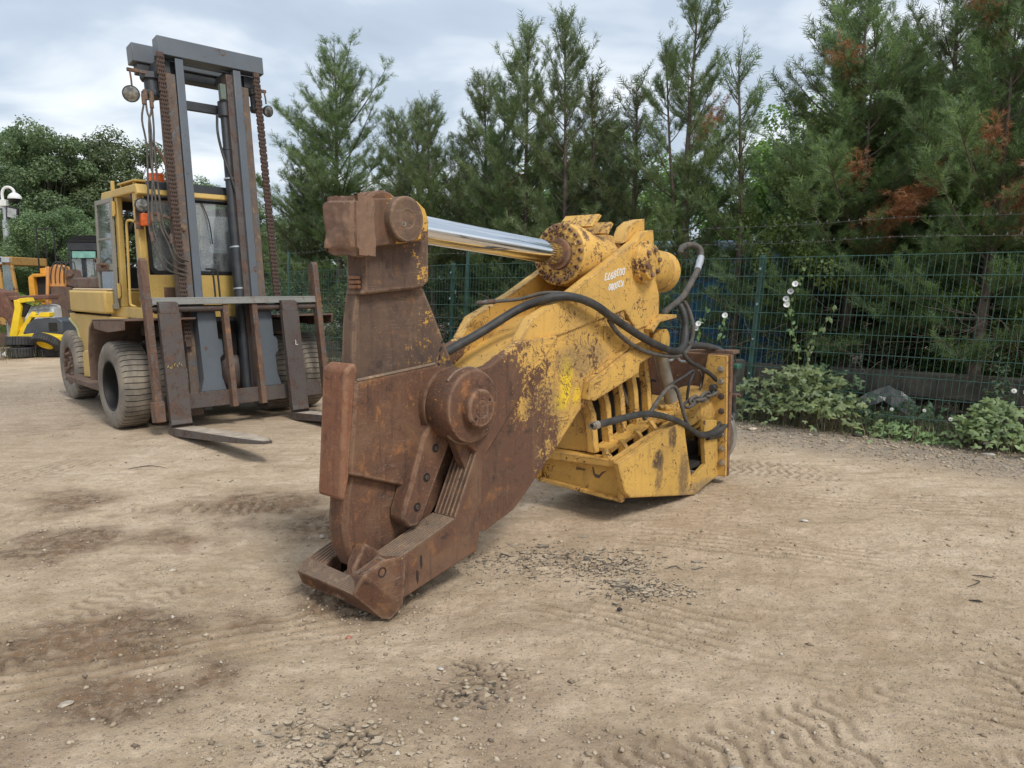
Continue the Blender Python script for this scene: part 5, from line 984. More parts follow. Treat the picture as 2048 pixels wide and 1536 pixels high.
# chain sheave housings and top lamps
for sg, w0 in ((1, 0.60), (-1, -0.66)):
    q0 = 4.03 if sg > 0 else 4.07
    k = 1.0 if sg > 0 else 0.62
    hs = mp('sheave_housing', M['grey_dark'], lambda m: [m.lathe((-0.40, w0 + sg * 0.07 * k, q0), (0, 0, 1), [(0, 0.10 * k + 0.01), (0.02, 0.12 * k), (0.07, 0.12 * k)], 7), m.lathe((-0.40, w0 + sg * 0.07 * k, q0 + 0.22), (0, 0, 1), [(0, 0.12 * k), (0.07, 0.12 * k), (0.09, 0.09 * k)], 7), m.lathe((-0.40, w0 + sg * 0.06 * k, q0 + 0.05), (0, 0, 1), [(0, 0.085 * k), (0.2, 0.085 * k)], 12)], bevel=0.004)
    wl = w0 + (0.33 if sg > 0 else -0.16); ql = 4.03 if sg > 0 else 4.10
    mp('lamp_arm', M['bar_rust'], lambda m: [m.box((-0.34, min(w0 + sg * 0.1, wl + sg * 0.03), q0 + 0.26), (-0.31, max(w0 + sg * 0.1, wl + sg * 0.03), q0 + 0.30)), m.tube([(-0.32, wl, q0 + 0.27), (-0.30, wl, q0 + 0.17), (-0.30, wl - 0.0, ql + 0.07)], 0.012, 6, 2)], parent=hs, bevel=0.003)
    rr_ = 0.10 if sg > 0 else 0.078
    dv = Vector((1, 0.25 * sg, -0.35))
    l2 = mp('top_lamp', M['grey_dark'], lambda m: m.lathe(Vector((-0.38, wl, ql)), dv, [(0, rr_ * 0.3), (0.04, rr_ * 0.8), (0.08, rr_), (0.10, rr_)], 26), bevel=0)
    mp('lens', M['lens'], lambda m: m.lathe(Vector((-0.38, wl, ql)) + dv.normalized() * 0.097, dv, [(0, rr_ * 0.93), (0.01, rr_ * 0.7), (0.014, 0.01)], 26), parent=l2, bevel=0)
# leaf chains: every link a piece
def linkmesh():
    m = MB()
    for x in (-0.030, -0.014, 0.004, 0.020):
        m.prism([(-0.018, -0.043), (0.018, -0.043), (0.024, -0.025), (0.018, 0.0), (0.024, 0.025), (0.018, 0.043), (-0.018, 0.043), (-0.024, 0.025), (-0.018, 0.0), (-0.024, -0.025)], x, x + 0.008)
    for z in (-0.025, 0.025): m.cyl((0, -0.034, z), (0, 0.034, z), 0.010, seg=6)
    return m.mesh('link', M['chain'], 0)
LM = linkmesh()
for w_a, w_b, pa, qa, qb in ((0.565, 0.60, -0.27, 4.52, 0.95), (-0.70, -0.665, -0.27, 4.50, 1.45)):
    cm = mp('lift_chain', M['chain'], lambda m: [m.box((pa - 0.02, w_a - 0.04, qa), (pa + 0.02, w_a + 0.04, qa + 0.06)), m.box((pa - 0.02, w_b - 0.04, qb - 0.08), (pa + 0.02, w_b + 0.04, qb))], bevel=0.003)
    n = int((qa - qb) / 0.052)
    for k in range(n):
        f = (k + 0.5) / n; w = w_a + (w_b - w_a) * f; q = qa + (qb - qa) * f
        o = bpy.data.objects.new('link', LM); COL.objects.link(o); o.parent = cm
        o.location = TM(pa, w + (0.006 if k % 2 else -0.006), q); o.rotation_euler = (0, -TAU, 0); o.scale = (1, 1.35, 0.95)
# hydraulic pipes beside the mast
P1 = [(-0.2, 0.82, 3.94), (-0.2, 0.819, 3.783), (-0.2, 0.796, 3.615), (-0.2, 0.825, 3.121), (-0.2, 0.90, 2.44), (-0.2, 0.854, 2.137), (-0.2, 0.775, 1.923), (-0.25, 0.52, 1.802)]
P2 = [(-0.2, 0.745, 3.929), (-0.2, 0.774, 3.771), (-0.2, 0.813, 3.625), (-0.2, 0.837, 3.12), (-0.2, 0.821, 2.446), (-0.2, 0.734, 2.141), (-0.2, 0.681, 1.956), (-0.25, 0.53, 1.896)]
P3 = [(-0.2, 0.844, 3.882), (-0.2, 0.89, 3.662), (-0.2, 0.871, 3.3), (-0.2, 0.94, 2.439), (-0.2, 0.924, 2.196), (-0.2, 0.812, 1.86), (-0.25, 0.54, 1.757)]
P4 = [(-0.2, 0.755, 3.85), (-0.2, 0.76, 3.6), (-0.2, 0.78, 3.3), (-0.2, 0.78, 2.44), (-0.2, 0.70, 2.18), (-0.2, 0.64, 2.0), (-0.25, 0.50, 1.95)]
for P_ in (P1, P2, P3, P4):
    pz = mp('mast_pipe', M['rubber_dust'], lambda m: m.tube(P_, 0.0115, 6, 4), bevel=0, smooth=60)
    for p_, h_, r_ in ((P_[0], 0.10, 0.026), (P_[4], 0.10, 0.02)): mp('pipe_fitting', M['hub'], lambda m: m.cyl((p_[0], p_[1], p_[2] - 0.02), (p_[0], p_[1], p_[2] + h_), r_, seg=8), parent=pz, bevel=0)
mp('pipe_bracket', M['bar_rust'], lambda m: m.tube([(-0.22, 0.80, 3.40), (-0.25, 0.68, 3.27), (-0.28, 0.64, 3.17), (-0.3, 0.55, 3.13)], 0.017, 6, 2), bevel=0)

# carriage
def sidebar(sg):
    W = sg * 1.13
    def f(m): m.prism([(-0.09, -0.02), (0.02, -0.04), (0.03, 1.90), (-0.01, 1.94), (-0.10, 1.90), (-0.13, 1.75), (-0.13, 1.5), (-0.09, 1.35)], min(W - 0.04, W + 0.04), max(W - 0.04, W + 0.04))
    return f
for sg in (1, -1): mp('carriage_side', M['bar_rust'], sidebar(sg), bevel=0.006)
mp('carriage_foot', M['bar_rust'], lambda m: m.box((-0.11, 1.075, -0.03), (0.045, 1.195, 0.22)), bevel=0.01)
mp('carriage_shelf', M['shelf'], lambda m: [m.box((-0.34, -1.088, 1.44), (0.02, 1.088, 1.462)), m.box((0.0, -1.085, 1.375), (0.022, 1.085, 1.44))], bevel=0.004)
for k in range(6): mp('slot', M['black'], lambda m: m.box((-0.24, 0.9 - k * 0.36, 1.4622), (-0.19, 0.98 - k * 0.36, 1.4635)), bevel=0)
mp('fork_shaft', M['fork'], lambda m: m.cyl((-0.05, 0.22, 1.33), (-0.05, 1.09, 1.33), 0.042), bevel=0)
mp('fork_shaft', M['fork'], lambda m: m.cyl((-0.05, -1.09, 1.33), (-0.05, -0.23, 1.33), 0.042), bevel=0)
mp('carriage_bar', M['bar_rust'], lambda m: m.box((-0.10, 0.155, 0.06), (0.0, 0.225, 1.374)), bevel=0.005)
mp('carriage_bar', M['bar_rust'], lambda m: m.box((-0.10, -0.235, 0.06), (0.0, -0.165, 1.374)), bevel=0.005)
mp('bottom_bar', M['fork'], lambda m: m.box((-0.15, -1.088, 0.09), (-0.101, 1.088, 0.285)), bevel=0.006)
def lifter(w0, w1):
    def f(m):
        c = (w0 + w1) / 2
        m.prism([(w0, 1.30), (w0, 0.95), (w0 - 0.05, 0.90), (w0 - 0.05, 0.75), (w0, 0.70), (w0, 0.45), (w0 - 0.04, 0.285), (w1 + 0.05, 0.285), (w1, 0.45), (w1, 1.30)], -0.26, -0.16, 's')
        m.box((-0.42, w0 - 0.09, 0.80), (-0.26, w0 - 0.02, 0.95)); m.box((-0.50, w1 - 0.03, 0.29), (-0.26, w1, 1.36))
    return f
mp('lift_bracket', M['grey'], lifter(0.26, 0.50), bevel=0.006)
mp('lift_bracket', M['grey'], lifter(-0.50, -0.29), bevel=0.006)
mp('guard_rail', M['black'], lambda m: [m.tube([(-0.35, 0.16, 1.46), (-0.35, 0.16, 1.82), (-0.35, 0.20, 1.87), (-0.35, 0.25, 1.87)], 0.012, 6, 3), m.tube([(-0.35, 0.10, 1.46), (-0.35, 0.10, 1.82), (-0.35, 0.14, 1.87), (-0.35, 0.25, 1.87)], 0.012, 6, 3)], bevel=0)
# forks
def fork(w0, w1):
    def f(m):
        t = 0.075; n = 6
        sec = []   # (p, q_top, q_bottom, w0, w1)
        m.prism([(0.025, 1.28), (0.10, 1.26), (0.105, 0.02), (0.10, -0.08), (0.022, -0.03)], w0, w1)
        m.prism([(-0.11, 1.39), (-0.11, 1.28), (-0.09, 1.28), (-0.09, 1.37), (0.03, 1.40), (0.022, 1.27), (0.101, 1.26), (0.09, 1.385), (0.0, 1.42)], w0 + 0.01, w1 - 0.01)
        cs = [(0.025, 0.055, 0.0, 0, 0), (0.03, -0.0, -0.06, 0, 0), (0.07, -0.03, -0.115, 0, 0), (0.14, -0.04, -0.125, 0, 0), (0.9, -0.085, -0.155, 0, 0), (1.75, -0.135, -0.185, 0.0, 0), (2.15, -0.165, -0.195, 0.03, 0.03), (2.36, -0.185, -0.20, 0.09, 0.07)]
        vs = []; fs = []
        cs = [(p, qt - 0.075, qb - 0.085, a, b) for p, qt, qb, a, b in cs]
        for p, qt, qb, a, b in cs: vs += [(p, w0 + a, qt), (p, w1 - b, qt), (p, w1 - b, qb), (p, w0 + a, qb)]
        vs[0:4] = [(0.105, w0, -0.02), (0.105, w1, -0.02), (0.024, w1, -0.02), (0.024, w0, -0.02)]
        vs[4:8] = [(0.115, w0, -0.075), (0.115, w1, -0.075), (0.03, w1, -0.145), (0.03, w0, -0.145)]
        for i in range(len(cs) - 1):
            b0_ = i * 4
            for k in range(4): fs.append((b0_ + k, b0_ + (k + 1) % 4, b0_ + 4 + (k + 1) % 4, b0_ + 4 + k))
        fs += [(0, 3, 2, 1), (len(vs) - 4, len(vs) - 3, len(vs) - 2, len(vs) - 1)]
        m.add(vs, fs)
        m.cur = 1
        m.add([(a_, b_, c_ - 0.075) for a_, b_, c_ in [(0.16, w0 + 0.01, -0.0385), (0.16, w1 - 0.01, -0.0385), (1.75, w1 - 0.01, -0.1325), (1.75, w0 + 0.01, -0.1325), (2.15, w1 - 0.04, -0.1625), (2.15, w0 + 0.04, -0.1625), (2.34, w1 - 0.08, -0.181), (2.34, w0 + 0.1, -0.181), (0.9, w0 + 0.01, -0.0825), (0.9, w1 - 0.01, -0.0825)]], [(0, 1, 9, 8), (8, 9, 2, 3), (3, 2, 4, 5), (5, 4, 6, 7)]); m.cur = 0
    return f
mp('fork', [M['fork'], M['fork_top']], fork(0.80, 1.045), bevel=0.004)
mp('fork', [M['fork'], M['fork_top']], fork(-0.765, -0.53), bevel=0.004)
M['chalk'] = plain('chalk_yellow', (0.50, 0.40, 0.12), 0.8, 0.3, 40)
mp('chalk_mark', M['chalk'], lambda m: [m.tube([(0.107, w, q), (0.107, w - 0.012, q + dq)], 0.0035, 4, 1, False) for w, q, dq in ((1.02, 0.61, 0.03), (0.995, 0.62, -0.02), (0.975, 0.60, 0.035), (0.94, 0.63, 0.03), (0.91, 0.64, -0.025), (0.885, 0.64, 0.03), (0.86, 0.65, -0.03))], bevel=0)
mp('chalk_mark', M['white'], lambda m: m.tube([(0.107, -0.665, 0.86), (0.107, -0.675, 0.84), (0.107, -0.668, 0.80), (0.107, -0.70, 0.80)], 0.004, 4, 2), bevel=0)
# ---------------- fence ----------------
FP0 = Vector((3.0, 9.57, 0)); FD_ = Vector((0.76, -0.65, 0)).normalized(); FN = Vector((0.65, 0.76, 0)).normalized()
fn = thing('mesh_fence', 'green welded wire mesh fence on green posts along the dirt yard', 'fence', FP0[:], math.atan2(FD_.y, FD_.x))
# local x along the fence (positive to the right), y away from the yard
LEAN = 0.07
FT = lambda x, y, z: (x + LEAN * z + 0.004 * math.sin(x * 9 + z * 5), y + 0.018 * math.sin(x * 1.7 + 1) * z * 0.6 + 0.012 * math.sin(x * 4.1 + z * 2.2), z + 0.010 * math.sin(x * 1.9))
posts = [-22.0, -19.3, -16.5, -13.75, -11.0, -8.2, -5.45, -2.73, 0.0, 3.15, 5.9]
def zf(x): return 0.05 - 0.022 * max(0, -x - 6) * 0.5
for i, x in enumerate(posts):
    m = MB(FT); z = zf(x); m.box((x - 0.03, 0.012, z - 0.15), (x + 0.03, 0.072, z + 2.12))
    p = m.obj('post', M['fence'], fn, 0.004)
    for k in range(5):
        m = MB(FT); q = z + 0.16 + k * 0.44; m.box((x - 0.022, -0.012, q), (x + 0.022, 0.0115, q + 0.06)); m.obj('clip', M['fence'], p, 0.003)
        m = MB(FT); m.lathe((x, -0.012, q + 0.03), (0, -1, 0), [(0, 0.011), (0.008, 0.01), (0.011, 0.004)], 8); m.obj('bolt', M['galv'], p, 0)
    if i % 2 == 0 and i < 9 and i != 8:
        m = MB(FT); m.box((x - 0.02 + 0.02, 0.35, z), (x + 0.06, 0.39, z + 2.55)); m.obj('stay_post', M['fence'], fn, 0.003)
for i in range(len(posts) - 1):
    x0, x1 = posts[i] + 0.0, posts[i + 1]; z0, z1 = zf(x0), zf(x1)
    near = x0 > -9
    pn = MB(FT); n = int((x1 - x0) / (0.067 if near else 0.08)); r = 0.0032 if near else 0.0036
    for k in range(n + 1):
        x = x0 + (x1 - x0) * k / n; z = z0 + (z1 - z0) * k / n
        pn.add([(x - r, -0.006, z + 0.04), (x + r, -0.006, z + 0.04), (x, 0.003, z + 0.04), (x - r, -0.006, z + 2.09), (x + r, -0.006, z + 2.09), (x, 0.003, z + 2.09)], [(0, 1, 4, 3), (1, 2, 5, 4), (2, 0, 3, 5)])
    pm = pn.obj('wire_grid', M['fence'], fn, 0, 0); pm['kind'] = 'stuff'
    for k in range(10):
        m = MB(FT); q = 0.05 + k * 0.226
        for dy in (-0.013, 0.006): m.tube([(x0 + 0.001 * k, dy, z0 + q), (x1 - 0.001 * k, dy, z1 + q)], 0.0045, 5, 1, False)
        m.obj('crossbar', M['fence'], fn, 0, 0)
# strands of barbed wire carried above the fence
for k, (dz, dy) in enumerate(((2.30, 0.32), (2.52, 0.37))):
    m = MB(FT); pts = []
    for j in range(61):
        x = -22 + j * 0.46; pts.append((x, dy, zf(x) + dz - 0.03 * math.sin(j * 0.55) ** 2))
    m.tube(pts, 0.003, 4, 1, False)
    for j in range(220):
        x = -22 + j * 0.127; z = zf(x) + dz; m.add([(x - 0.012, dy, z - 0.016), (x, dy + 0.004, z + 0.016), (x + 0.014, dy, z - 0.01)], [(0, 1, 2)])
    m.obj('barbed_wire', M['wire_old'], fn, 0, 0)
def fpos(t, off): return FP0 + FD_ * t + FN * off    # t metres to the right of the bramble post, off metres behind the fence

# old sleepers lying behind the fence
for i, (t0, t1, off, z, lb) in enumerate([(-1.1, 0.65, 0.95, 0.42, 'weathered concrete sleeper behind the fence left of the bramble'), (0.75, 3.3, 1.0, 0.44, 'weathered concrete sleeper behind the fence between bramble and daisies'), (3.4, 6.0, 0.95, 0.46, 'weathered concrete sleeper behind the fence at the right edge'), (-5.0, -1.2, 1.0, 0.38, 'weathered concrete sleeper behind the fence beyond the yellow box frame')]):
    a, b = fpos(t0, off), fpos(t1, off)
    m = MB(); m.box((0, -0.1, z), ((b - a).length, 0.1, z + 0.30)); m.box((0.1, -0.08, 0), (0.3, 0.08, z - 0.002)); m.box(((b - a).length - 0.4, -0.08, 0), ((b - a).length - 0.2, 0.08, z - 0.002))
    o = m.obj('concrete_sleeper', M['concrete'], None, 0.015); o.location = a; o.rotation_euler = (0, 0, math.atan2(FD_.y, FD_.x)); tag(o, lb, 'sleeper')
for t, lb in ((3.15, 'short grey concrete post behind the fence near the upper daisies'), (-0.4, 'short grey concrete post behind the fence left of the green post')):
    m = MB(); m.box((-0.06, -0.06, -0.1), (0.06, 0.06, 0.78)); o = m.obj('concrete_post', M['concrete'], None, 0.012); o.location = fpos(t, 0.7); tag(o, lb, 'post')

# ---------------- trees ----------------
def frond_batch(P, Dn, Ln, rs, spikes=4, wd=0.055, spread=0.75, taper=True):
    """feathery sprays: a thin axis with paired narrow leaflets; P (n,3) base, Dn (n,3) direction, Ln (n,) length"""
    n = len(P); up = rs.normal(size=(n, 3)); side = np.cross(Dn, up); side /= np.linalg.norm(side, axis=1)[:, None] + 1e-9; nrm = np.cross(side, Dn)
    tris = []
    def tri(b, d, l, w):   # b base, d dir, l length (n,), w width (n,)
        wv = np.cross(d, nrm); wv /= np.linalg.norm(wv, axis=1)[:, None] + 1e-9; w = w[:, None] * 0.5
        tris.append(np.stack([b - wv * w, b + wv * w, b + d * l[:, None]], 1))
    tri(P, Dn, Ln, Ln * wd)
    for k in range(spikes):
        t = 0.12 + 0.72 * k / spikes
        for sg in (-1, 1):
            tt = t + rs.uniform(0, 0.12, n); d = Dn * 0.72 + side * sg * spread * (0.8 + 0.4 * rs.uniform(size=(n, 1))) + nrm * rs.uniform(-0.25, 0.25, (n, 1)); d /= np.linalg.norm(d, axis=1)[:, None]
            l = Ln * (0.55 * (1 - 0.55 * t)) * rs.uniform(0.7, 1.2, n); tri(P + Dn * (Ln * tt)[:, None], d, l, l * wd * 2.4)
    return np.concatenate([t[:, None] for t in tris], 1).reshape(-1, 3, 3)
def tubes_np(paths, seg=4):
    Vs = []; Fs = []; o = 0
    for pts, r0, r1 in paths:
        pts = np.asarray(pts, float); n = len(pts); tg = np.gradient(pts, axis=0); tg /= np.linalg.norm(tg, axis=1)[:, None] + 1e-9
        a = np.cross(tg, np.array([0.31, 0.2, 0.93])); a /= np.linalg.norm(a, axis=1)[:, None] + 1e-9; b = np.cross(tg, a); r = np.linspace(r0, r1, n)[:, None]
        for k in range(seg):
            t = 2 * math.pi * k / seg; Vs.append(pts + (a * math.cos(t) + b * math.sin(t)) * r)
        blk = np.arange(n - 1)
        for k in range(seg):
            k2 = (k + 1) % seg; Fs.append(np.stack([o + k * n + blk, o + k2 * n + blk, o + k2 * n + blk + 1, o + k * n + blk + 1], 1))
        o += n * seg
    return np.concatenate(Vs), np.concatenate(Fs)
def conifer(seed, H, Rm, nb, bare=0.12, openness=1.0, leaders=1, dens=1.0, dead_at=()):
    rs = np.random.RandomState(seed); paths = []; FP = []; FDn = []; FL = []; DP = []; DD = []; DL = []
    lean = rs.uniform(-0.02, 0.02, 2)
    trunks = []
    for k in range(leaders):
        zz = np.linspace(0, H * (1 if k == 0 else rs.uniform(0.8, 0.93)), 12); off = 0 if k == 0 else 1
        ang = rs.uniform(0, 6.28); sx = lean[0] * zz + off * np.cos(ang) * 0.11 * np.clip(zz - H * 0.25, 0, 9) ** 1.0 + 0.03 * np.sin(zz * 1.3 + seed); sy = lean[1] * zz + off * np.sin(ang) * 0.11 * np.clip(zz - H * 0.25, 0, 9) + 0.03 * np.cos(zz * 1.1)
        tr_ = np.stack([sx, sy, zz], 1); trunks.append(tr_); paths.append((tr_, 0.014 * H * (1 if k == 0 else 0.5) + 0.01, 0.006))
    for k in range(nb):
        tr_ = trunks[rs.randint(leaders) if rs.uniform() < 0.7 else 0]; f = bare + (1 - bare) * ((k + rs.uniform()) / nb) ** 0.85; f = min(f, 0.985)
        z = f * tr_[-1, 2]; base = np.array([np.interp(z, tr_[:, 2], tr_[:, 0]), np.interp(z, tr_[:, 2], tr_[:, 1]), z])
        L_ = (Rm * (1 - f) ** 0.9 * rs.uniform(0.4, 1.15) * (0.55 + 0.45 * min(1, f / 0.3)) + 0.10) * (1.0 if rs.uniform() > 0.1 else 1.3); a = rs.uniform(0, 2 * math.pi); h = np.array([math.cos(a), math.sin(a), 0])
        e0 = math.tan(math.radians(2 + 50 * f + rs.uniform(-10, 12))); t = np.linspace(0, 1, 7)[:, None]
        pts = base + h * L_ * t + np.array([0, 0, 1]) * L_ * (e0 * t + (0.30 + 0.25 * rs.uniform()) * t ** 2 - (0.22 if f < 0.3 else 0) * t)
        paths.append((pts, 0.006 + 0.010 * L_, 0.003))
        ns = int((3 + 9 * L_) * dens)
        subs = [(pts, L_)]
        for j in range(ns):
            u = rs.uniform(0.12, 0.97); p = np.array([np.interp(u, t[:, 0], pts[:, c]) for c in range(3)]); tg = pts[min(6, int(u * 6) + 1)] - pts[int(u * 6)]; tg /= np.linalg.norm(tg)
            sd = np.cross(tg, [0, 0, 1]); sd /= np.linalg.norm(sd) + 1e-9; d = tg * 0.75 + sd * rs.choice([-1, 1]) * rs.uniform(0.3, 0.9) + np.array([0, 0, 1]) * rs.uniform(-0.15, 0.55); d /= np.linalg.norm(d)
            l = (0.16 + 0.36 * L_ * (1 - u * 0.6)) * rs.uniform(0.5, 1.0); tt = np.linspace(0, 1, 4)[:, None]; q = p + d * l * tt + np.array([0, 0, 1]) * 0.18 * l * tt ** 2
            subs.append((q, l))
            if l > 0.28: paths.append((q, 0.004, 0.002))
        isdead = any(abs(f - fd) < 0.014 and abs(((a - ad + math.pi) % (2 * math.pi)) - math.pi) < 0.5 for fd, ad in dead_at)
        for q, l in subs:
            start = 0.25 if l == L_ else 0.0
            nf = max(2, int(l * (58 if l < L_ else 30) * dens * openness * (0.5 + 0.5 * min(1, f / 0.32)) * (1.08 - 0.35 * f))); u = rs.uniform(start, 1.0, nf) ** 0.9; T_ = np.linspace(0, 1, len(q))
            p = np.stack([np.interp(u, T_, q[:, c]) for c in range(3)], 1) + rs.normal(0, 0.008, (nf, 3)); tg = q[-1] - q[0]; tg = tg / (np.linalg.norm(tg) + 1e-9)
            d = tg * 0.9 + rs.normal(0, 0.5, (nf, 3)) + np.array([0, 0, 0.35 if not isdead else -0.9]); d /= np.linalg.norm(d, axis=1)[:, None]; ln = rs.uniform(0.06, 0.155, nf) * (1.1 if not isdead else 1.3)
            (DP if isdead else FP).append(p); (DD if isdead else FDn).append(d); (DL if isdead else FL).append(ln)
        tip = pts[-1]; (DP if isdead else FP).append(tip[None]); dd = pts[-1] - pts[-2]; (DD if isdead else FDn).append((dd / np.linalg.norm(dd))[None]); (DL if isdead else FL).append(np.array([0.22]))
    for tr_ in trunks:   # feathery leader
        n = 26; z = tr_[-1, 2] - rs.uniform(0, 0.1 * H, n); p = np.stack([np.interp(z, tr_[:, 2], tr_[:, 0]), np.interp(z, tr_[:, 2], tr_[:, 1]), z], 1); d = rs.normal(0, 0.35, (n, 3)) + np.array([0, 0, 1.0]); d /= np.linalg.norm(d, axis=1)[:, None]
        FP.append(p); FDn.append(d); FL.append(rs.uniform(0.1, 0.22, n))
    T_ = frond_batch(np.concatenate(FP), np.concatenate(FDn), np.concatenate(FL), rs)
    dead = frond_batch(np.concatenate(DP), np.concatenate(DD), np.concatenate(DL), rs) if DP else None
    return tubes_np(paths), T_, dead
def tri_mesh(name, T_, mat):
    me = bpy.data.meshes.new(name); n = len(T_); me.vertices.add(n * 3); me.vertices.foreach_set('co', T_.reshape(-1).astype(np.float32)); me.loops.add(n * 3); me.loops.foreach_set('vertex_index', np.arange(n * 3, dtype=np.int32))
    me.polygons.add(n); me.polygons.foreach_set('loop_start', np.arange(0, n * 3, 3, dtype=np.int32)); me.polygons.foreach_set('loop_total', np.full(n, 3, dtype=np.int32)); me.update(calc_edges=True); me.materials.append(mat); return me
def quad_me(name, V_, F_, mat):
    o = npmesh(name, V_, F_, mat); me = o.data; bpy.data.objects.remove(o); return me
CON = []
for sd_, H_, R_, nb_, kw in [(1, 6.0, 1.75, 105, dict(bare=0.12, dens=1.1)), (2, 5.5, 1.15, 80, dict(bare=0.2, dens=1.1)), (3, 6.2, 1.3, 84, dict(bare=0.2, leaders=2, dens=1.2, dead_at=((0.62, 3.3), (0.62, 2.6)))), (4, 6.5, 1.7, 100, dict(bare=0.18, leaders=2, dens=1.3, dead_at=((0.60, 4.2), (0.44, 4.6), (0.75, 4.0)))), (5, 4.6, 0.75, 60, dict(bare=0.12, openness=0.8))]:
    (Vt, Ft), Tf, Td = conifer(sd_, H_, R_, nb_, **kw)
    CON.append((H_, quad_me('trunk', Vt, Ft, M['bark']), tri_mesh('crown', Tf, M['conifer']), tri_mesh('dead_sprays', Td, M['conifer_dead']) if Td is not None else None))
def plant_tree(kind, x, y, H_, rz, label, wide=1.0, group=None, cat='tree', nm='conifer_tree'):
    h0, tk, crn, dd = CON[kind]; r = thing(nm, label, cat, (x, y, -0.05), rz, group); k = H_ / h0
    r.scale = (k * wide, k * wide, k)
    for n_, me in (('trunk', tk), ('crown', crn)) + ((('dead_sprays', dd),) if dd else ()):
        o = bpy.data.objects.new(n_, me); COL.objects.link(o); o.parent = r
    return r
TREES = [
 (0, -4.49, 19.9, 7.6, 0.3, 1.35, 'broad dark conifer with a long feathery leader between the mast and the hammer head'),
 (0, -5.6, 21.5, 5.6, 2.0, 1.25, 'lower bushy conifer showing just right of the forklift mast'),
 (1, -2.68, 17.7, 5.6, 1.0, 1.2, 'slim conifer top left of the pair above the rusty pin'),
 (1, -2.07, 16.5, 5.45, 2.4, 1.1, 'slim conifer top in the middle above the rusty pin'),
 (1, -1.60, 15.5, 5.35, 4.0, 1.1, 'slim conifer top right of the pair above the start of the chrome rod'),
 (1, -0.57, 15.3, 5.75, 0.4, 1.1, 'conifer above the middle of the chrome rod, left shoulder of the taller pair'),
 (2, -0.15, 14.2, 5.4, 3.3, 0.9, 'conifer just left of the taller twin conifers'),
 (1, 0.35, 13.8, 6.15, 5.0, 1.05, 'left of the two tall slim conifers over the bolted flange'),
 (1, 0.80, 12.9, 6.05, 1.8, 1.0, 'right of the two tall slim conifers over the bolted flange'),
 (4, 1.43, 12.9, 5.2, 0.0, 1.2, 'thin pointed conifer over the ram barrel'),
 (4, 1.99, 12.5, 4.95, 2.2, 1.3, 'thin open conifer left of the tallest middle tree'),
 (2, 2.60, 11.4, 6.1, 3.6, 1.0, 'tallest middle conifer with a forked top rising over the ear plate'),
 (4, 3.30, 11.0, 4.95, 0.9, 1.1, 'conifer with two upright shoulders right of the tallest middle tree'),
 (3, 4.55, 10.3, 5.6, 0.2, 1.3, 'dark conifer with rust brown dead sprays left in the right hand group'),
 (2, 5.3, 10.6, 5.2, 5.4, 1.5, 'dense conifer in the middle of the right hand group'),
 (3, 5.55, 8.95, 5.9, 0.0, 1.1, 'conifer near the fence with long brown dead tassels'),
 (0, 7.0, 9.9, 6.2, 3.0, 0.85, 'big dark conifer at the right edge of the picture'),
 (2, 6.6, 8.2, 5.8, 4.4, 0.9, 'conifer closest to the fence at the far right'),
 (0, 5.3, 13.6, 4.6, 1.1, 0.9, 'low conifer behind the fence right of the blue container'),
 (1, 7.2, 12.4, 5.6, 2.9, 1.3, 'slim conifer in the back row behind the right hand group'),
 (0, 6.2, 10.9, 6.3, 0.6, 1.0, 'tall full conifer in the back row of the right hand group'),
 (0, 8.0, 10.8, 6.6, 5.1, 1.0, 'tall full conifer filling the top right corner'),
 (1, 4.9, 11.4, 5.9, 3.7, 1.4, 'tall conifer between the two with dead brown sprays'),
 (1, 1.75, 14.2, 4.7, 5.9, 1.4, 'bushy conifer in the back row above the ram barrel'),
 (0, -1.2, 17.2, 4.9, 0.2, 1.0, 'bushy conifer in the back row above the chrome rod'),
 (0, 1.2, 15.5, 4.3, 4.1, 0.95, 'low dark conifer behind the ram barrel'),
 (0, -0.9, 17.8, 4.4, 2.9, 0.95, 'low dark conifer filling the gap above the chrome rod')]
for k_, x, y, h_, rz, wd, lb in TREES: plant_tree(k_, x, y, h_, rz, lb, wd, 'conifers in the row behind the mesh fence')

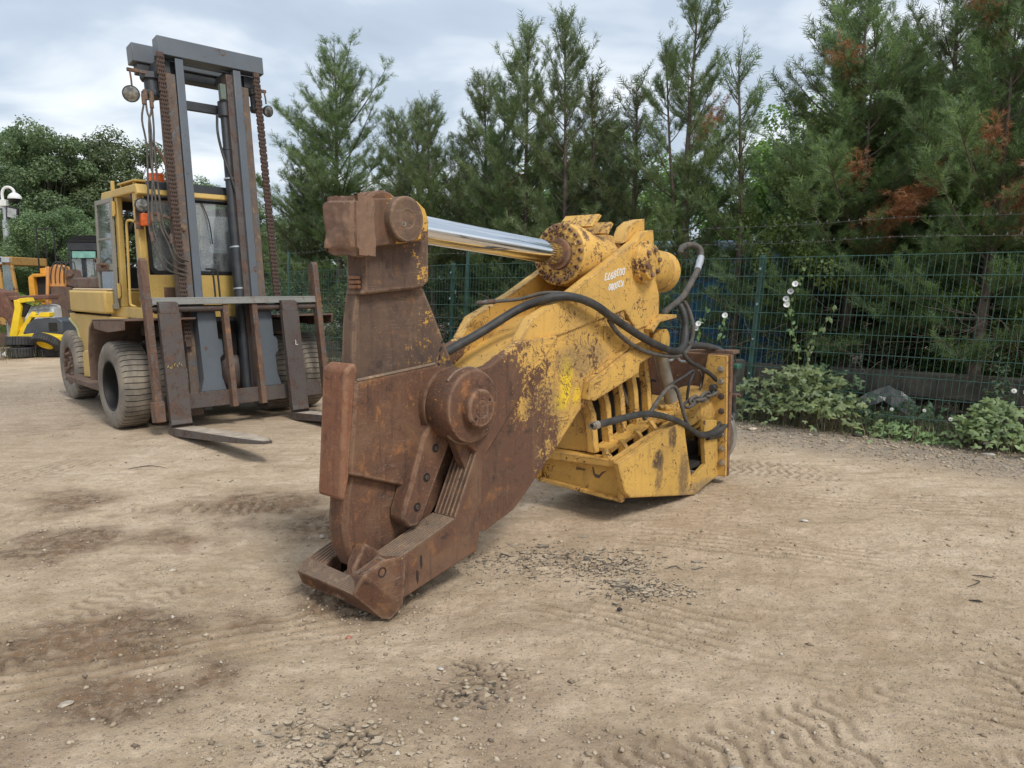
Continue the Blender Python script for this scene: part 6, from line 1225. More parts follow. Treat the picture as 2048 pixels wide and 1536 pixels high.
def broadleaf(seed, H, Rx, Rz, nclump, per, leaf, trunk_h=0.3):
    rs = np.random.RandomState(seed); cz = H - Rz; paths = []
    u = rs.normal(size=(nclump, 3)); u /= np.linalg.norm(u, axis=1)[:, None]; rad = rs.uniform(0.45, 1.0, nclump) ** 0.6
    C_ = u * rad[:, None] * np.array([Rx, Rx, Rz]) + np.array([0, 0, cz]); C_[:, 2] = np.maximum(C_[:, 2], 0.3); cr_ = rs.uniform(0.16, 0.34, nclump) * Rx * (1.1 - 0.3 * rad)
    paths.append((np.array([[0, 0, 0], [0.05, 0.02, H * 0.3], [0.0, 0.1, H * 0.6], [0.05, 0, H * 0.85]]), 0.025 * H, 0.02))
    for k in range(0, nclump, 2):
        b = np.array([0, 0, min(H * 0.7, max(H * trunk_h * 0.6, C_[k, 2] * 0.55))]); t = np.linspace(0, 1, 5)[:, None]; paths.append((b * (1 - t) + C_[k] * t + np.array([0, 0, 0.1 * H]) * (t * (1 - t)), 0.008 * H * 0.6, 0.008))
    n = nclump * per; ci = np.repeat(np.arange(nclump), per); d = rs.normal(size=(n, 3)); d /= np.linalg.norm(d, axis=1)[:, None]
    P = C_[ci] + d * (cr_[ci] * rs.uniform(0.35, 1.08, n) ** 0.5)[:, None] * np.array([1, 1, 0.8]) + rs.normal(0, 0.05 * Rx * 0.3, (n, 3))
    nr = d * 0.7 + rs.normal(0, 0.5, (n, 3)) + np.array([0, 0, 0.5]); nr /= np.linalg.norm(nr, axis=1)[:, None]; a = np.cross(nr, rs.normal(size=(n, 3))); a /= np.linalg.norm(a, axis=1)[:, None]; b = np.cross(nr, a)
    s = (leaf * rs.uniform(0.6, 1.25, n))[:, None]
    V_ = np.stack([P - a * s * 0.5, P + b * s * 0.33 - nr * s * 0.08, P + a * s * 0.55 - nr * s * 0.12, P - b * s * 0.33 - nr * s * 0.08], 1).reshape(-1, 3)
    return tubes_np(paths, 5), (V_, np.arange(n * 4).reshape(-1, 4))
BL = []
for sd_, H_, rx, rz_, nc, per, lf, mt in [(21, 9.0, 3.4, 4.0, 130, 620, 0.125, 'leaf_dark'), (22, 9.0, 2.8, 4.1, 120, 600, 0.12, 'leaf_dark'), (23, 5.0, 1.7, 2.3, 60, 300, 0.075, 'leaf_light'), (24, 1.6, 0.9, 0.8, 26, 150, 0.06, 'leaf_light'), (25, 3.6, 1.5, 1.7, 60, 220, 0.08, 'leaf_dark')]:
    (Vt, Ft), (Vl, Fl_) = broadleaf(sd_, H_, rx, rz_, nc, per, lf); BL.append((H_, quad_me('trunk', Vt, Ft, M['bark_dark']), quad_me('crown', Vl, Fl_, M[mt])))
def plant_bl(kind, x, y, H_, rz, label, group=None, nm='broadleaf_tree', cat='tree', z=0.0, wide=1.0):
    h0, tk, crn = BL[kind]; r = thing(nm, label, cat, (x, y, z), rz, group); k = H_ / h0; r.scale = (k * wide, k * wide, k)
    for n_, me in (('trunk', tk), ('crown', crn)):
        o = bpy.data.objects.new(n_, me); COL.objects.link(o); o.parent = r
for k_, x, y, h_, rz, lb, wd in [
 (0, -22.5, 33, 8.6, 0.5, 'broad dark broadleaf tree behind the camera pole at the left edge', 1.0), (1, -18.6, 31, 8.2, 1.5, 'dark broadleaf tree between the camera pole and the cab', 0.95), (0, -25.0, 30, 8.4, 4.0, 'dark broadleaf tree cut off by the left edge', 0.9), (1, -30.0, 29, 8.2, 0.7, 'broadleaf tree further left beyond the edge of the view', 1.1), (0, -35.0, 31, 8.0, 2.2, 'outermost broadleaf tree beyond the left edge of the view', 1.1),
 (1, -16.9, 33, 8.2, 2.7, 'tall round headed broadleaf tree left of the forklift cab', 1.05), (1, -14.3, 36, 6.8, 0.2, 'smaller broadleaf tree whose top shows just over the cab roof', 0.9), (0, -20.0, 27, 5.2, 3.3, 'low bushy broadleaf tree behind the parked machines', 1.1), (1, -12.4, 34, 5.9, 5.2, 'low broadleaf tree seen through the forklift mast', 1.1),
 (1, -10.2, 35, 4.9, 1.2, 'distant low tree right of the forklift mast', 1.3), (0, -15.6, 26, 4.4, 5.5, 'low bushy broadleaf tree behind the dark machine cab', 1.1)]:
    plant_bl(k_, x, y, h_, rz, lb, 'broadleaf trees behind the scrap machines', wide=wd)
for k_, x, y, h_, rz, lb, wd in [
 (2, 4.35, 10.75, 4.0, 0.8, 'lime green leafy tree between the forked conifer and the right hand group', 0.8), (2, 6.1, 11.7, 4.1, 2.2, 'lime green leafy tree showing through the right hand conifers', 1.2), (2, 1.2, 15.0, 4.3, 3.9, 'lime green leafy tree behind the ram barrel left of the blue container', 1.2), (2, 5.95, 9.6, 3.5, 5.1, 'lime green leafy tree near the right edge among the conifers', 0.7), (2, 7.6, 12.4, 5.3, 1.1, 'tall light green tree at the right edge', 1.2),
 (2, 7.0, 14.6, 4.9, 0.3, 'bright green willow like tree behind the right hand conifers', 1.2), (2, 6.5, 17.6, 4.9, 1.9, 'bright green tree filling the gap left of the right hand conifers', 1.2), (2, 3.2, 16.5, 4.4, 3.0, 'light green tree behind the tallest middle conifer', 1.3),
 (2, 0.6, 18.5, 4.7, 4.6, 'light green tree behind the tall slim pair', 1.4), (2, -2.4, 21.0, 4.8, 0.9, 'light green tree behind the trio above the pin', 1.4), (2, 9.2, 13.2, 5.3, 2.5, 'light green tree behind the right edge conifers', 1.2), (2, 6.2, 16.5, 5.6, 5.5, 'pale green tree top between middle and right hand conifers', 1.0), (4, 2.0, 19.5, 5.6, 1.0, 'dark leafy tree far behind the ram barrel', 1.3), (4, 9.3, 17.5, 6.2, 1.0, 'dark leafy tree far behind the right hand conifers', 1.6), (4, -5.5, 25.0, 4.6, 2.0, 'dark leafy tree far behind the forklift carriage', 1.5)]:
    plant_bl(k_, x, y, h_, rz, lb, 'broadleaf trees behind the conifer row', wide=wd)
for i, (t, off, h_, k_, lb) in enumerate([(-13.5, 2.2, 2.1, 4, 'dark bush behind the fence left of the hammer jaw'), (-10.8, 2.3, 2.0, 4, 'dark bush behind the fence in the gap beside the carriage'), (-8.4, 2.2, 1.9, 4, 'dark bush behind the fence left of the thin hose'), (-6.2, 2.4, 2.0, 4, 'dark bush behind the fence under the chrome rod'), (1.3, 2.6, 1.5, 4, 'dark bush behind the fence just right of the green post'), (2.4, 2.4, 1.9, 4, 'dark bush behind the fence above the bramble'), (3.9, 2.2, 1.8, 4, 'dark bush behind the fence above the daisies'), (5.4, 2.2, 2.0, 4, 'dark bush behind the fence at the right edge'), (2.9, 1.6, 1.0, 3, 'small bright green shrub behind the sleepers'), (4.6, 1.7, 1.2, 3, 'yellow green shrub behind the fence near the right edge')]):
    p = fpos(t, off); plant_bl(k_, p.x, p.y, h_, i * 1.3, lb, 'bushes behind the mesh fence' if k_ == 4 else None, 'bush', 'bush', wide=1.25)
plant_bl(3, -13.9, 21.0, 1.35, 0.4, 'bright green weeds in front of the old yellow cab', None, 'bush', 'bush', 0.3, 1.1)

# dead twigs, nettles and grass along the fence foot
def twigs():
    rs = np.random.RandomState(9); paths = []
    for i in range(1500):
        t = rs.uniform(-16, 6.2); off = rs.uniform(0.15, 1.6); p = fpos(t, off); z0 = rs.uniform(0.0, 1.5); a = rs.uniform(0, 6.28); l = rs.uniform(0.25, 0.9); e_ = rs.uniform(-0.4, 1.0)
        d = np.array([math.cos(a), math.sin(a) * 0.6, e_]); d /= np.linalg.norm(d); q = np.array([p.x, p.y, z0]); tt = np.linspace(0, 1, 4)[:, None]; pts = q + d * l * tt + rs.normal(0, 0.05, (4, 3)) - np.array([0, 0, 0.15]) * tt ** 2
        paths.append((pts, 0.0045, 0.0015))
    return tubes_np(paths, 3)
Vt, Ft = twigs(); tag(npmesh('dead_twigs', Vt, Ft, M['twig']), kind='stuff')
def grass(n, fn_, hmin, hmax, seed, name, mat):
    rs = np.random.RandomState(seed); P = np.array([fn_(rs) for _ in range(n)]); h = rs.uniform(hmin, hmax, n); a = rs.uniform(0, 6.28, n); lean = rs.uniform(0.1, 0.7, n)
    d = np.stack([np.cos(a), np.sin(a), np.zeros(n)], 1); s = np.stack([-np.sin(a), np.cos(a), np.zeros(n)], 1); w = 0.0035; up = np.array([0, 0, 1.0])
    p1 = P + up * (h * 0.55)[:, None] + d * (h * lean * 0.3)[:, None]; p2 = P + up * (h * (1 - lean * 0.3))[:, None] + d * (h * lean)[:, None]
    V_ = np.stack([P - s * w, P + s * w, p1 + s * w * 0.8, p1 - s * w * 0.8, p2, p2 + s * 0.0004], 1).reshape(-1, 3); b = np.arange(n)[:, None] * 6
    F_ = np.concatenate([b + np.array([0, 1, 2, 3]), b + np.array([3, 2, 5, 4])]); return tag(npmesh(name, V_, F_, mat), kind='stuff')
def gpos(rs):
    t = rs.uniform(-16, 6); c = rs.uniform(); off = rs.normal(0.0, 0.16) + 0.05 if c < 0.7 else rs.uniform(0, 1.0); p = fpos(t, off); return (p.x, p.y, 0.03 if off > -0.2 else 0.0)
grass(15000, gpos, 0.06, 0.42, 3, 'fence_grass', M['grass'])
def wpos(rs):
    p = (rs.normal(-13.2, 0.7), rs.normal(18.4, 0.4), 0.0); return p
grass(900, wpos, 0.15, 0.6, 5, 'dry_weeds', M['grass'])

# bramble leaves: three leaflets each
def leaf_cloud(pts, nrm_bias, size, rs, lobes=3):
    out = []
    for p in pts:
        a = rs.uniform(0, 6.28); n = np.array(nrm_bias) + rs.normal(0, 0.35, 3); n /= np.linalg.norm(n); u = np.cross(n, [math.cos(a), math.sin(a), 0.1]); u /= np.linalg.norm(u); v = np.cross(n, u); s = size * rs.uniform(0.6, 1.2)
        for k in range(lobes):
            t = (k - (lobes - 1) / 2) * 1.25; d = u * math.cos(t) + v * math.sin(t); w = np.cross(n, d)
            q = [p, p + d * s * 0.35 + w * s * 0.30 - n * s * 0.05, p + d * s * 0.75 + w * s * 0.22 - n * s * 0.10, p + d * s * 1.08 - n * s * 0.22, p + d * s * 0.75 - w * s * 0.22 - n * s * 0.10, p + d * s * 0.35 - w * s * 0.30 - n * s * 0.05, p + d * s * 0.55 + n * s * 0.02]
            out.append(q)
    V_ = np.array(out).reshape(-1, 3); b = np.arange(len(out))[:, None] * 7
    F_ = np.concatenate([b + np.array(f) for f in ((0, 1, 6), (1, 2, 6), (2, 3, 6), (3, 4, 6), (4, 5, 6), (5, 0, 6))]); return V_, F_
def bramble(name, cat, label, c, rx, ry, h, n, mat, size=0.05, stems=14, seed=1):
    rs = np.random.RandomState(seed); r = thing(name, label, cat, c, 0.0); pts = []
    for k in range(n):
        u, v = rs.normal(0, 0.45, 2); d = math.hypot(u, v); z = h * max(0.04, (1 - d * d * 0.55)) * rs.uniform(0.35, 1.0); pts.append(np.array([FD_.x * u * rx + FN.x * v * ry, FD_.y * u * rx + FN.y * v * ry, z]))
    V_, F_ = leaf_cloud(pts, (-0.35, -0.75, 0.8), size, rs); npmesh('leaves', V_, F_, mat, r)
    paths = []
    for k in range(stems):
        q = pts[rs.randint(len(pts))]; t = np.linspace(0, 1, 5)[:, None]; b = np.array([q[0] * 0.3, q[1] * 0.3, 0.0]); paths.append((b * (1 - t) + q * t + np.array([0, 0, 0.15]) * t * (1 - t), 0.004, 0.002))
    V_, F_ = tubes_np(paths, 4); npmesh('stems', V_, F_, M['twig'], r); return r
def fp3(t, off, z=0.0): p = fpos(t, off); return (p.x, p.y, z)
bramble('bramble', 'bramble', 'large pale green bramble spilling through the fence right of the green post', fp3(0.72, -0.1), 0.95, 0.38, 0.85, 520, M['bramble'], 0.062, 24, 1)
bramble('bramble', 'bramble', 'darker bramble mound behind the fence above the large pale one', fp3(0.85, 0.35), 0.7, 0.3, 0.85, 260, M['bramble_deep'], 0.055, 20, 2)
bramble('bramble', 'bramble', 'small bramble at the foot of the green post next to the bolted plate', fp3(-0.3, -0.1), 0.35, 0.2, 0.28, 150, M['bramble'], 0.05, 8, 3)
bramble('bramble', 'bramble', 'leafy bramble below the daisies at the fence foot', fp3(2.75, -0.12), 0.45, 0.25, 0.62, 300, M['bramble'], 0.058, 12, 4)
bramble('nettle_patch', 'weeds', 'low weeds at the fence foot between the big bramble and the daisies', fp3(1.9, -0.05), 0.55, 0.15, 0.26, 170, M['bramble'], 0.04, 8, 11)
bramble('nettle_patch', 'weeds', 'low weeds under the fence at the right edge of the picture', fp3(3.55, -0.05), 0.5, 0.15, 0.3, 170, M['bramble_deep'], 0.045, 8, 12)
bramble('mugwort', 'weed', 'tall feathery grey green weed standing among the daisies', fp3(2.75, 0.02), 0.14, 0.1, 1.15, 170, M['bramble_deep'], 0.035, 6, 5)
bramble('bramble', 'bramble', 'low bramble patch at the right edge behind the fence', fp3(3.7, 0.15), 0.7, 0.3, 0.5, 240, M['bramble_deep'], 0.055, 12, 6)
bramble('bramble', 'bramble', 'dark leafy patch behind the fence between bramble and daisies', fp3(1.9, 0.4), 0.6, 0.3, 0.45, 160, M['bramble_deep'], 0.05, 12, 7)
bramble('bramble', 'bramble', 'green leafy patch between the forklift wheel and the jaw', fp3(-9.6, -0.3), 0.8, 0.4, 0.7, 300, M['bramble'], 0.06, 12, 8)
# bindweed climbing the wires, white trumpets
def trumpet(parent, c, r=0.038):
    m = MB(); d = Vector((-0.45, -0.8, 0.35)).normalized(); m.lathe(Vector(c), d, [(0, 0.004), (0.02, 0.010), (0.035, 0.022), (0.042, r), (0.040, r * 0.8), (0.03, 0.012)], 10, False); m.obj('flower', M['petal'], parent, 0, 60)
def bindweed(label, path, flowers, seed):
    r = thing('bindweed', label, 'climbing plant', fp3(path[0][0], -0.02), 0.0); o = Vector(fp3(path[0][0], -0.02)); rs = np.random.RandomState(seed)
    pts = [np.array((Vector(fp3(t + LEAN * z, -0.02, z)) - o)[:]) for t, z in path]; V_, F_ = tubes_np([(np.array(pts), 0.003, 0.002)], 4); npmesh('stem', V_, F_, M['bramble'], r)
    q = []; n = len(pts) - 1
    for k in range(n * 7):
        f = rs.uniform(0, n); i = int(f); q.append(pts[i] + (pts[i + 1] - pts[i]) * (f - i) + rs.normal(0, 0.018, 3))
    V_, F_ = leaf_cloud(q, (-0.4, -0.9, 0.2), 0.062, rs, 1); npmesh('leaves', V_, F_, M['bramble'], r)
    for t, z in flowers: trumpet(r, Vector(fp3(t + LEAN * z, -0.04, z)) - o)
bindweed('bindweed with a string of white trumpets high on the fence right of the green post', [(0.62, 0.75), (0.60, 1.0), (0.50, 1.25), (0.42, 1.5), (0.48, 1.75), (0.55, 1.97)], [(0.475, 1.80), (0.43, 1.71), (0.385, 1.62), (0.40, 1.55)], 1)
bindweed('bindweed without flowers climbing just right of the flowering one', [(0.70, 0.7), (0.72, 0.95), (0.78, 1.2), (0.86, 1.35), (0.95, 1.55)], [], 2)
bindweed('bindweed with two white flowers left of the green post above the bolted plate', [(-0.75, 0.95), (-0.72, 1.15), (-0.74, 1.3), (-0.62, 1.5)], [(-0.74, 1.28), (-0.77, 1.22)], 3)
bindweed('bindweed with one white flower close left of the green post', [(-0.42, 1.05), (-0.44, 1.25), (-0.40, 1.4)], [(-0.38, 1.40)], 4)
# ox-eye daisies
def daisy(t, off, z, r, label, lean=0.0):
    c = Vector(fp3(t, off, z)); b = Vector(fp3(t + 0.04, off + 0.06, 0)); th = thing('daisy', label, 'flower', b[:], 0.0, 'ox eye daisies at the fence foot'); L_ = c - b
    m = MB(); m.tube([(0, 0, 0), tuple(L_ * 0.5 + Vector((0.02, 0, 0))), tuple(L_)], 0.003, 5, 3); m.obj('stem', M['bramble_deep'], th, 0, 60)
    n = Vector((-0.45, -0.8, 0.4)).normalized(); u = n.orthogonal().normalized(); v = n.cross(u); m = MB()
    for k in range(13):
        a = 2 * math.pi * k / 13; d = u * math.cos(a) + v * math.sin(a); w = u * -math.sin(a) + v * math.cos(a); P = [L_ + d * 0.2 * r - w * r * 0.08, L_ + d * r * 0.6 - w * r * 0.17 - n * 0.002, L_ + d * r - n * r * 0.2, L_ + d * r * 0.6 + w * r * 0.17 - n * 0.002, L_ + d * 0.2 * r + w * r * 0.08]
        m.add([tuple(p) for p in P], [(0, 1, 2, 3, 4)])
    m.obj('petals', M['petal'], th, 0, 0); m = MB(); m.lathe(L_ - n * 0.003, n, [(0, r * 0.25), (0.006, r * 0.26), (0.010, r * 0.12)], 10); m.obj('flower_centre', M['daisy_eye'], th, 0, 60)
for t, off, z, r, lb in [(3.02, -0.1, 0.72, 0.040, 'tallest open daisy in front of the feathery weed'), (2.90, -0.05, 0.72, 0.03, 'half open daisy just left of the tallest one'), (3.65, -0.1, 0.48, 0.042, 'daisy nearest the right edge of the picture'), (2.35, -0.05, 0.36, 0.028, 'small round daisy on the left of the weed'), (2.86, -0.12, 0.30, 0.032, 'daisy low in the middle of the leafy bramble'), (2.72, -0.2, 0.18, 0.036, 'lowest daisy just above the ground'), (1.75, -0.02, 0.40, 0.024, 'faded yellowish daisy behind the wires beside the big bramble'), (2.08, 0.0, 0.42, 0.022, 'small faded daisy between the big bramble and the weed')]:
    daisy(t, off, z, r, lb)
# crumpled clear sheet behind the fence
def sheet():
    m = MB(); rs = random.Random(3); n = 9; vs = []
    for i in range(n):
        for j in range(n):
            u, v = i / (n - 1) - 0.5, j / (n - 1) - 0.5; vs.append((u * 0.62, v * 0.35 + rs.uniform(-0.02, 0.02), 0.20 * (1 - 2.6 * u * u) + rs.uniform(-0.035, 0.035) - abs(v) * 0.3))
    m.add(vs, [(i * n + j, i * n + j + 1, (i + 1) * n + j + 1, (i + 1) * n + j) for i in range(n - 1) for j in range(n - 1)])
    o = m.obj('plastic_sheet', plain('clear_plastic', (0.10, 0.105, 0.10), 0.3, 0.5, 8), None, 0, 0); p = fpos(1.55, 0.6); o.location = (p.x, p.y, 0.36); o.rotation_euler = (0, 0, math.atan2(FD_.y, FD_.x)); tag(o, 'crumpled clear plastic sheet lying on the sleepers behind the fence', 'plastic sheet')
sheet()

# ---------------- things behind the fence ----------------
def wmat(nm, c, **k): return worn(nm, c, **k)
bc = thing('blue_container', 'blue ribbed steel container behind the fence under the conifers', 'container', (3.55, 13.5, 0), -0.15); bc.scale = (0.87, 0.87, 0.93)
M['blue'] = worn('container_blue', (0.06, 0.26, 0.52), wear=0.2, scale=2, dirt=0.35, rough=0.5); M['blue_pale'] = plain('pale_blue_sheet', (0.45, 0.66, 0.88), 0.4, 0.15, 2)
def lp(par, nm, mat, f, bevel=0.01, T=None): m = MB(T); f(m); return m.obj(nm, mat, par, bevel)
lp(bc, 'body', M['blue'], lambda m: m.box((-1.25, -1.0, 0.35), (1.35, 1.6, 2.05)), 0.02)
lp(bc, 'lid', M['blue_pale'], lambda m: m.prism([(-1.3, 2.05), (1.4, 2.05), (1.28, 2.62), (1.15, 2.72), (-1.15, 2.72), (-1.25, 2.6)], -1.02, 1.62), 0.03)
for k in range(7): lp(bc, 'rib', M['blue'], lambda m: m.box((-1.2 + k * 0.4, -1.06, 0.4), (-1.1 + k * 0.4, -1.002, 1.98)), 0.008)
lp(bc, 'skid', M['black'], lambda m: [m.box((-1.2, -0.9, 0), (-1.0, 1.5, 0.348)), m.box((1.1, -0.9, 0), (1.3, 1.5, 0.348))])
rb = thing('rusty_skip', 'rust red steel skip behind the fence right of the blue container', 'skip', (6.15, 15.6, 0), -0.2)
M['rust_red'] = worn('rust_red', (0.25, 0.06, 0.03), wear=0.6, scale=3, rust=((0.06, 0.025, 0.018), (0.16, 0.06, 0.035), (0.28, 0.10, 0.04)))
lp(rb, 'body', M['rust_red'], lambda m: m.prism([(-0.7, 0.5), (0.8, 0.5), (1.0, 2.35), (-0.75, 2.45)], -0.6, 0.8), 0.02)
lp(rb, 'rim', M['rust_red'], lambda m: m.box((-0.8, -0.66, 2.30), (1.05, -0.602, 2.44)))
for k in range(4): lp(rb, 'rib', M['rust_red'], lambda m: m.box((-0.6 + k * 0.4, -0.67, 0.55), (-0.52 + k * 0.4, -0.602, 2.28)))
lp(rb, 'beam', M['hub'], lambda m: m.box((-0.9, -0.8, 0.95), (0.4, -0.68, 1.15)))
def tarp():
    m = MB(); rs = random.Random(8); n = 12; vs = []
    for i in range(n):
        for j in range(6): u, v = i / (n - 1) - 0.5, j / 5; vs.append((u * 1.7, -0.5 + v * 1.0 + rs.uniform(-0.04, 0.04), 2.05 - (0.0 if 0 < j < 5 else 0.45) + rs.uniform(-0.05, 0.05) - u * u * 0.7))
    m.add(vs, [(i * 6 + j, i * 6 + j + 1, (i + 1) * 6 + j + 1, (i + 1) * 6 + j) for i in range(n - 1) for j in range(5)]); return m
ct = thing('covered_stack', 'stack under a deep blue tarpaulin behind the right hand conifers', 'stack', (9.6, 15.0, 0), -0.3)
o = tarp().obj('tarpaulin', plain('tarp_blue', (0.03, 0.06, 0.42), 0.5, 0.3, 3), ct, 0, 60)
lp(ct, 'pallets', plain('pallet_wood', (0.2, 0.14, 0.09), 0.9), lambda m: [m.box((-0.75, -0.4, z), (0.75, 0.4, z + 0.1)) for z in (0.0, 0.25, 0.5, 0.75, 1.0, 1.25, 1.5)])
cr_ = thing('yellow_crate', 'yellow slatted plastic crate behind the fence at the right edge', 'crate', (8.15, 12.2, 0.0), -0.5)
M['crate_y'] = plain('crate_yellow', (0.65, 0.5, 0.08), 0.5)
lp(cr_, 'crate_base', M['concrete'], lambda m: m.box((-0.35, -0.25, 0), (0.35, 0.25, 0.78)))
lp(cr_, 'crate_box', M['crate_y'], lambda m: [m.box((-0.35, -0.25, 0.78), (0.35, -0.23, 0.84)), m.box((-0.35, -0.25, 1.12), (0.35, -0.23, 1.18)), m.box((-0.35, 0.23, 0.78), (0.35, 0.25, 1.18)), m.box((-0.35, -0.23, 0.78), (0.35, 0.23, 0.8))], 0.004)
for k in range(8): lp(cr_, 'slat', M['crate_y'], lambda m: m.box((-0.35 + k * 0.094, -0.249, 0.841), (-0.31 + k * 0.094, -0.231, 1.119)), 0)
bd = thing('gas_bottle', 'red steel gas bottle standing behind the fence near the daisies', 'gas bottle', (7.5, 12.9, 0.0)); lp(bd, 'shell', plain('bottle_red', (0.42, 0.03, 0.02), 0.45), lambda m: m.lathe((0, 0, 0), (0, 0, 1), [(0, 0.14), (0.02, 0.16), (0.8, 0.16), (0.92, 0.12), (0.98, 0.05), (1.02, 0.05)], 24), 0); lp(bd, 'valve', M['bolt'], lambda m: m.lathe((0, 0, 1.02), (0, 0, 1), [(0, 0.02), (0.06, 0.02), (0.06, 0.035), (0.08, 0.03)], 10), 0)
for x, y, w, h, z, c, lb in [(0.15, 16.2, 0.5, 0.55, 1.35, (0.6, 0.15, 0.05), 'orange machine part glimpsed through the fence above the thin hose'), (0.62, 16.4, 0.25, 0.45, 1.5, (0.65, 0.4, 0.05), 'yellow machine part glimpsed through the fence beside the orange one'), (5.1, 12.4, 0.18, 0.5, 1.0, (0.6, 0.2, 0.03), 'small orange drum glimpsed through the fence above the bramble'), (7.3, 11.6, 0.5, 0.4, 1.25, (0.10, 0.12, 0.35), 'faded blue drum glimpsed through the fence below the tarpaulin')]:
    t_ = thing('machine_part', lb, 'machine part', (x, y, 0), 0.3); mm_ = worn('mp_%d' % int(x * 100), c, wear=0.3, scale=5)
    lp(t_, 'housing', mm_, lambda m: m.prism([(-w / 2, z - h / 2), (w / 2, z - h / 2), (w / 2, z + h * 0.3), (w * 0.3, z + h / 2), (-w / 2, z + h / 2)], -0.2, 0.2), 0.03); lp(t_, 'stand', M['black'], lambda m: [m.box((-w / 2, -0.15, 0), (-w / 2 + 0.06, 0.15, z - h / 2 - 0.002)), m.box((w / 2 - 0.06, -0.15, 0), (w / 2, 0.15, z - h / 2 - 0.002))])

# ---------------- scrap machines at the left ----------------
cctv = thing('camera_pole', 'galvanised pole with white dome cameras and a floodlight', 'camera pole', (-16.55, 25.0, 0))
lp(cctv, 'pole', M['galv'], lambda m: m.lathe((0, 0, 0), (0, 0, 1), [(0, 0.13), (3.9, 0.10), (3.9, 0.06), (4.5, 0.06)], 16), 0)
lp(cctv, 'swan_neck', M['white'], lambda m: m.tube([(-0.02, 0, 4.4), (-0.04, 0, 4.75), (0.05, 0, 4.92), (0.2, 0, 4.95), (0.32, 0, 4.88), (0.36, 0, 4.78)], 0.045, 8, 5), 0)
for x, z in ((0.36, 4.72), (-0.36, 4.30)):
    dm = lp(cctv, 'dome_camera', M['white'], lambda m: m.lathe((x, 0, z), (0, 0, -1), [(-0.06, 0.06), (0, 0.15), (0.08, 0.2), (0.14, 0.2)], 20), 0); lp(dm, 'dome', M['black'], lambda m: m.lathe((x, 0, z - 0.14), (0, 0, -1), [(0, 0.17), (0.08, 0.15), (0.15, 0.07)], 20), 0)
lp(cctv, 'bracket', M['white'], lambda m: [m.box((-0.3, -0.04, 4.28), (0, 0.04, 4.36)), m.box((-0.1, -0.1, 4.35), (0.12, 0.05, 4.55))])
fl_ = lp(cctv, 'floodlight', M['black'], lambda m: m.prism([(0.12, 3.95), (0.50, 3.87), (0.54, 4.28), (0.16, 4.34)], -0.16, -0.08), 0.01); lp(fl_, 'lens', M['floodlens'], lambda m: m.prism([(0.18, 4.0), (0.46, 3.93), (0.49, 4.23), (0.21, 4.29)], -0.175, -0.162), 0)
M['cab_y'] = worn('old_cab_yellow', (0.50, 0.28, 0.07), wear=0.35, scale=3, dirt=0.4)
oc = thing('old_loader', 'old yellow loader cab with blue pipe at the left edge', 'loader', (-15.35, 23.0, 0), 0.0)
lp(oc, 'cab_frame', M['cab_y'], lambda m: [m.box((-1.0, -0.8, 2.38), (0.72, 0.9, 2.62)), m.box((0.0 + 0.02, -0.8, 1.0), (0.14, -0.7, 2.38)), m.prism([(0.30, 1.0), (0.42, 1.0), (0.36, 2.38), (0.26, 2.38)], -0.8, -0.7), m.prism([(0.78, 1.0), (0.86, 1.0), (0.72, 2.38), (0.64, 2.38)], -0.8, -0.7), m.box((-1.0, -0.8, 0.6), (0.85, 0.9, 1.0)), m.box((-1.0, 0.8, 1.0), (-0.85, 0.9, 2.38)), m.box((0.6, 0.8, 1.0), (0.72, 0.9, 2.38))], 0.02)
lp(oc, 'window', M['glass_clear'], lambda m: [m.box((-1.0, -0.76, 1.0), (0.02, -0.75, 2.38))], 0); lp(oc, 'window', M['glass_clear'], lambda m: m.box((0.42, -0.76, 1.0), (0.68, -0.75, 2.38)), 0)
lp(oc, 'roof_lamp', M['galv'], lambda m: [m.box((0.12, -0.9, 2.40), (0.5, -0.82, 2.62)), m.box((0.45, -0.9, 2.45), (0.72, -0.83, 2.6))]); lp(oc, 'horn', M['black'], lambda m: m.lathe((-0.12, -0.81, 2.5), (0, -1, 0), [(0, 0.11), (0.03, 0.11)], 18), 0)
lp(oc, 'undercarriage', M['hub'], lambda m: m.box((-1.2, -1.0, 0.0), (0.9, 0.9, 0.6)), 0.05); lp(oc, 'blue_pipe', plain('pipe_blue', (0.04, 0.25, 0.42), 0.4), lambda m: m.tube([(-0.75, -0.9, 1.0), (-0.62, -0.9, 1.6), (-0.85, -0.9, 2.1)], 0.05, 8, 4), 0)
M['jcb'] = plain('digger_orange', (0.68, 0.30, 0.03), 0.5, 0.15, 4); M['arm_o'] = worn('arm_orange', (0.72, 0.33, 0.10), wear=0.25, scale=4)
op = thing('orange_dumper', 'orange machine body with an open engine bay and black roll frame', 'machine', (-13.58, 22.0, 0))
lp(op, 'body', M['jcb'], lambda m: [m.prism([(-0.26, 1.45), (-0.18, 1.35), (0.25, 1.35), (0.25, 1.45), (-0.10, 1.48), (-0.10, 2.02), (0.25, 2.04), (0.25, 2.12), (-0.12, 2.12), (-0.26, 2.02)], -0.35, 0.2), m.box((-0.3, -0.3, 0.5), (0.25, 0.3, 1.348)), m.box((-0.06, -0.1, 2.12), (0.12, 0.1, 2.28))], 0.02)
lp(op, 'engine_bay', M['deep'], lambda m: m.box((-0.1, -0.2, 1.48), (0.25, 0.18, 2.02)), 0); lp(op, 'roll_frame', M['black'], lambda m: [m.tube([(-0.25, 0.2, 2.1), (-0.25, 0.2, 3.35), (-0.2, 0.2, 3.42), (0.2, 0.2, 3.42), (0.25, 0.2, 3.35), (0.25, 0.2, 2.1)], 0.022, 6, 2), m.cyl((0.0, 0.2, 2.1), (0.0, 0.2, 3.42), 0.015, seg=6)], 0)
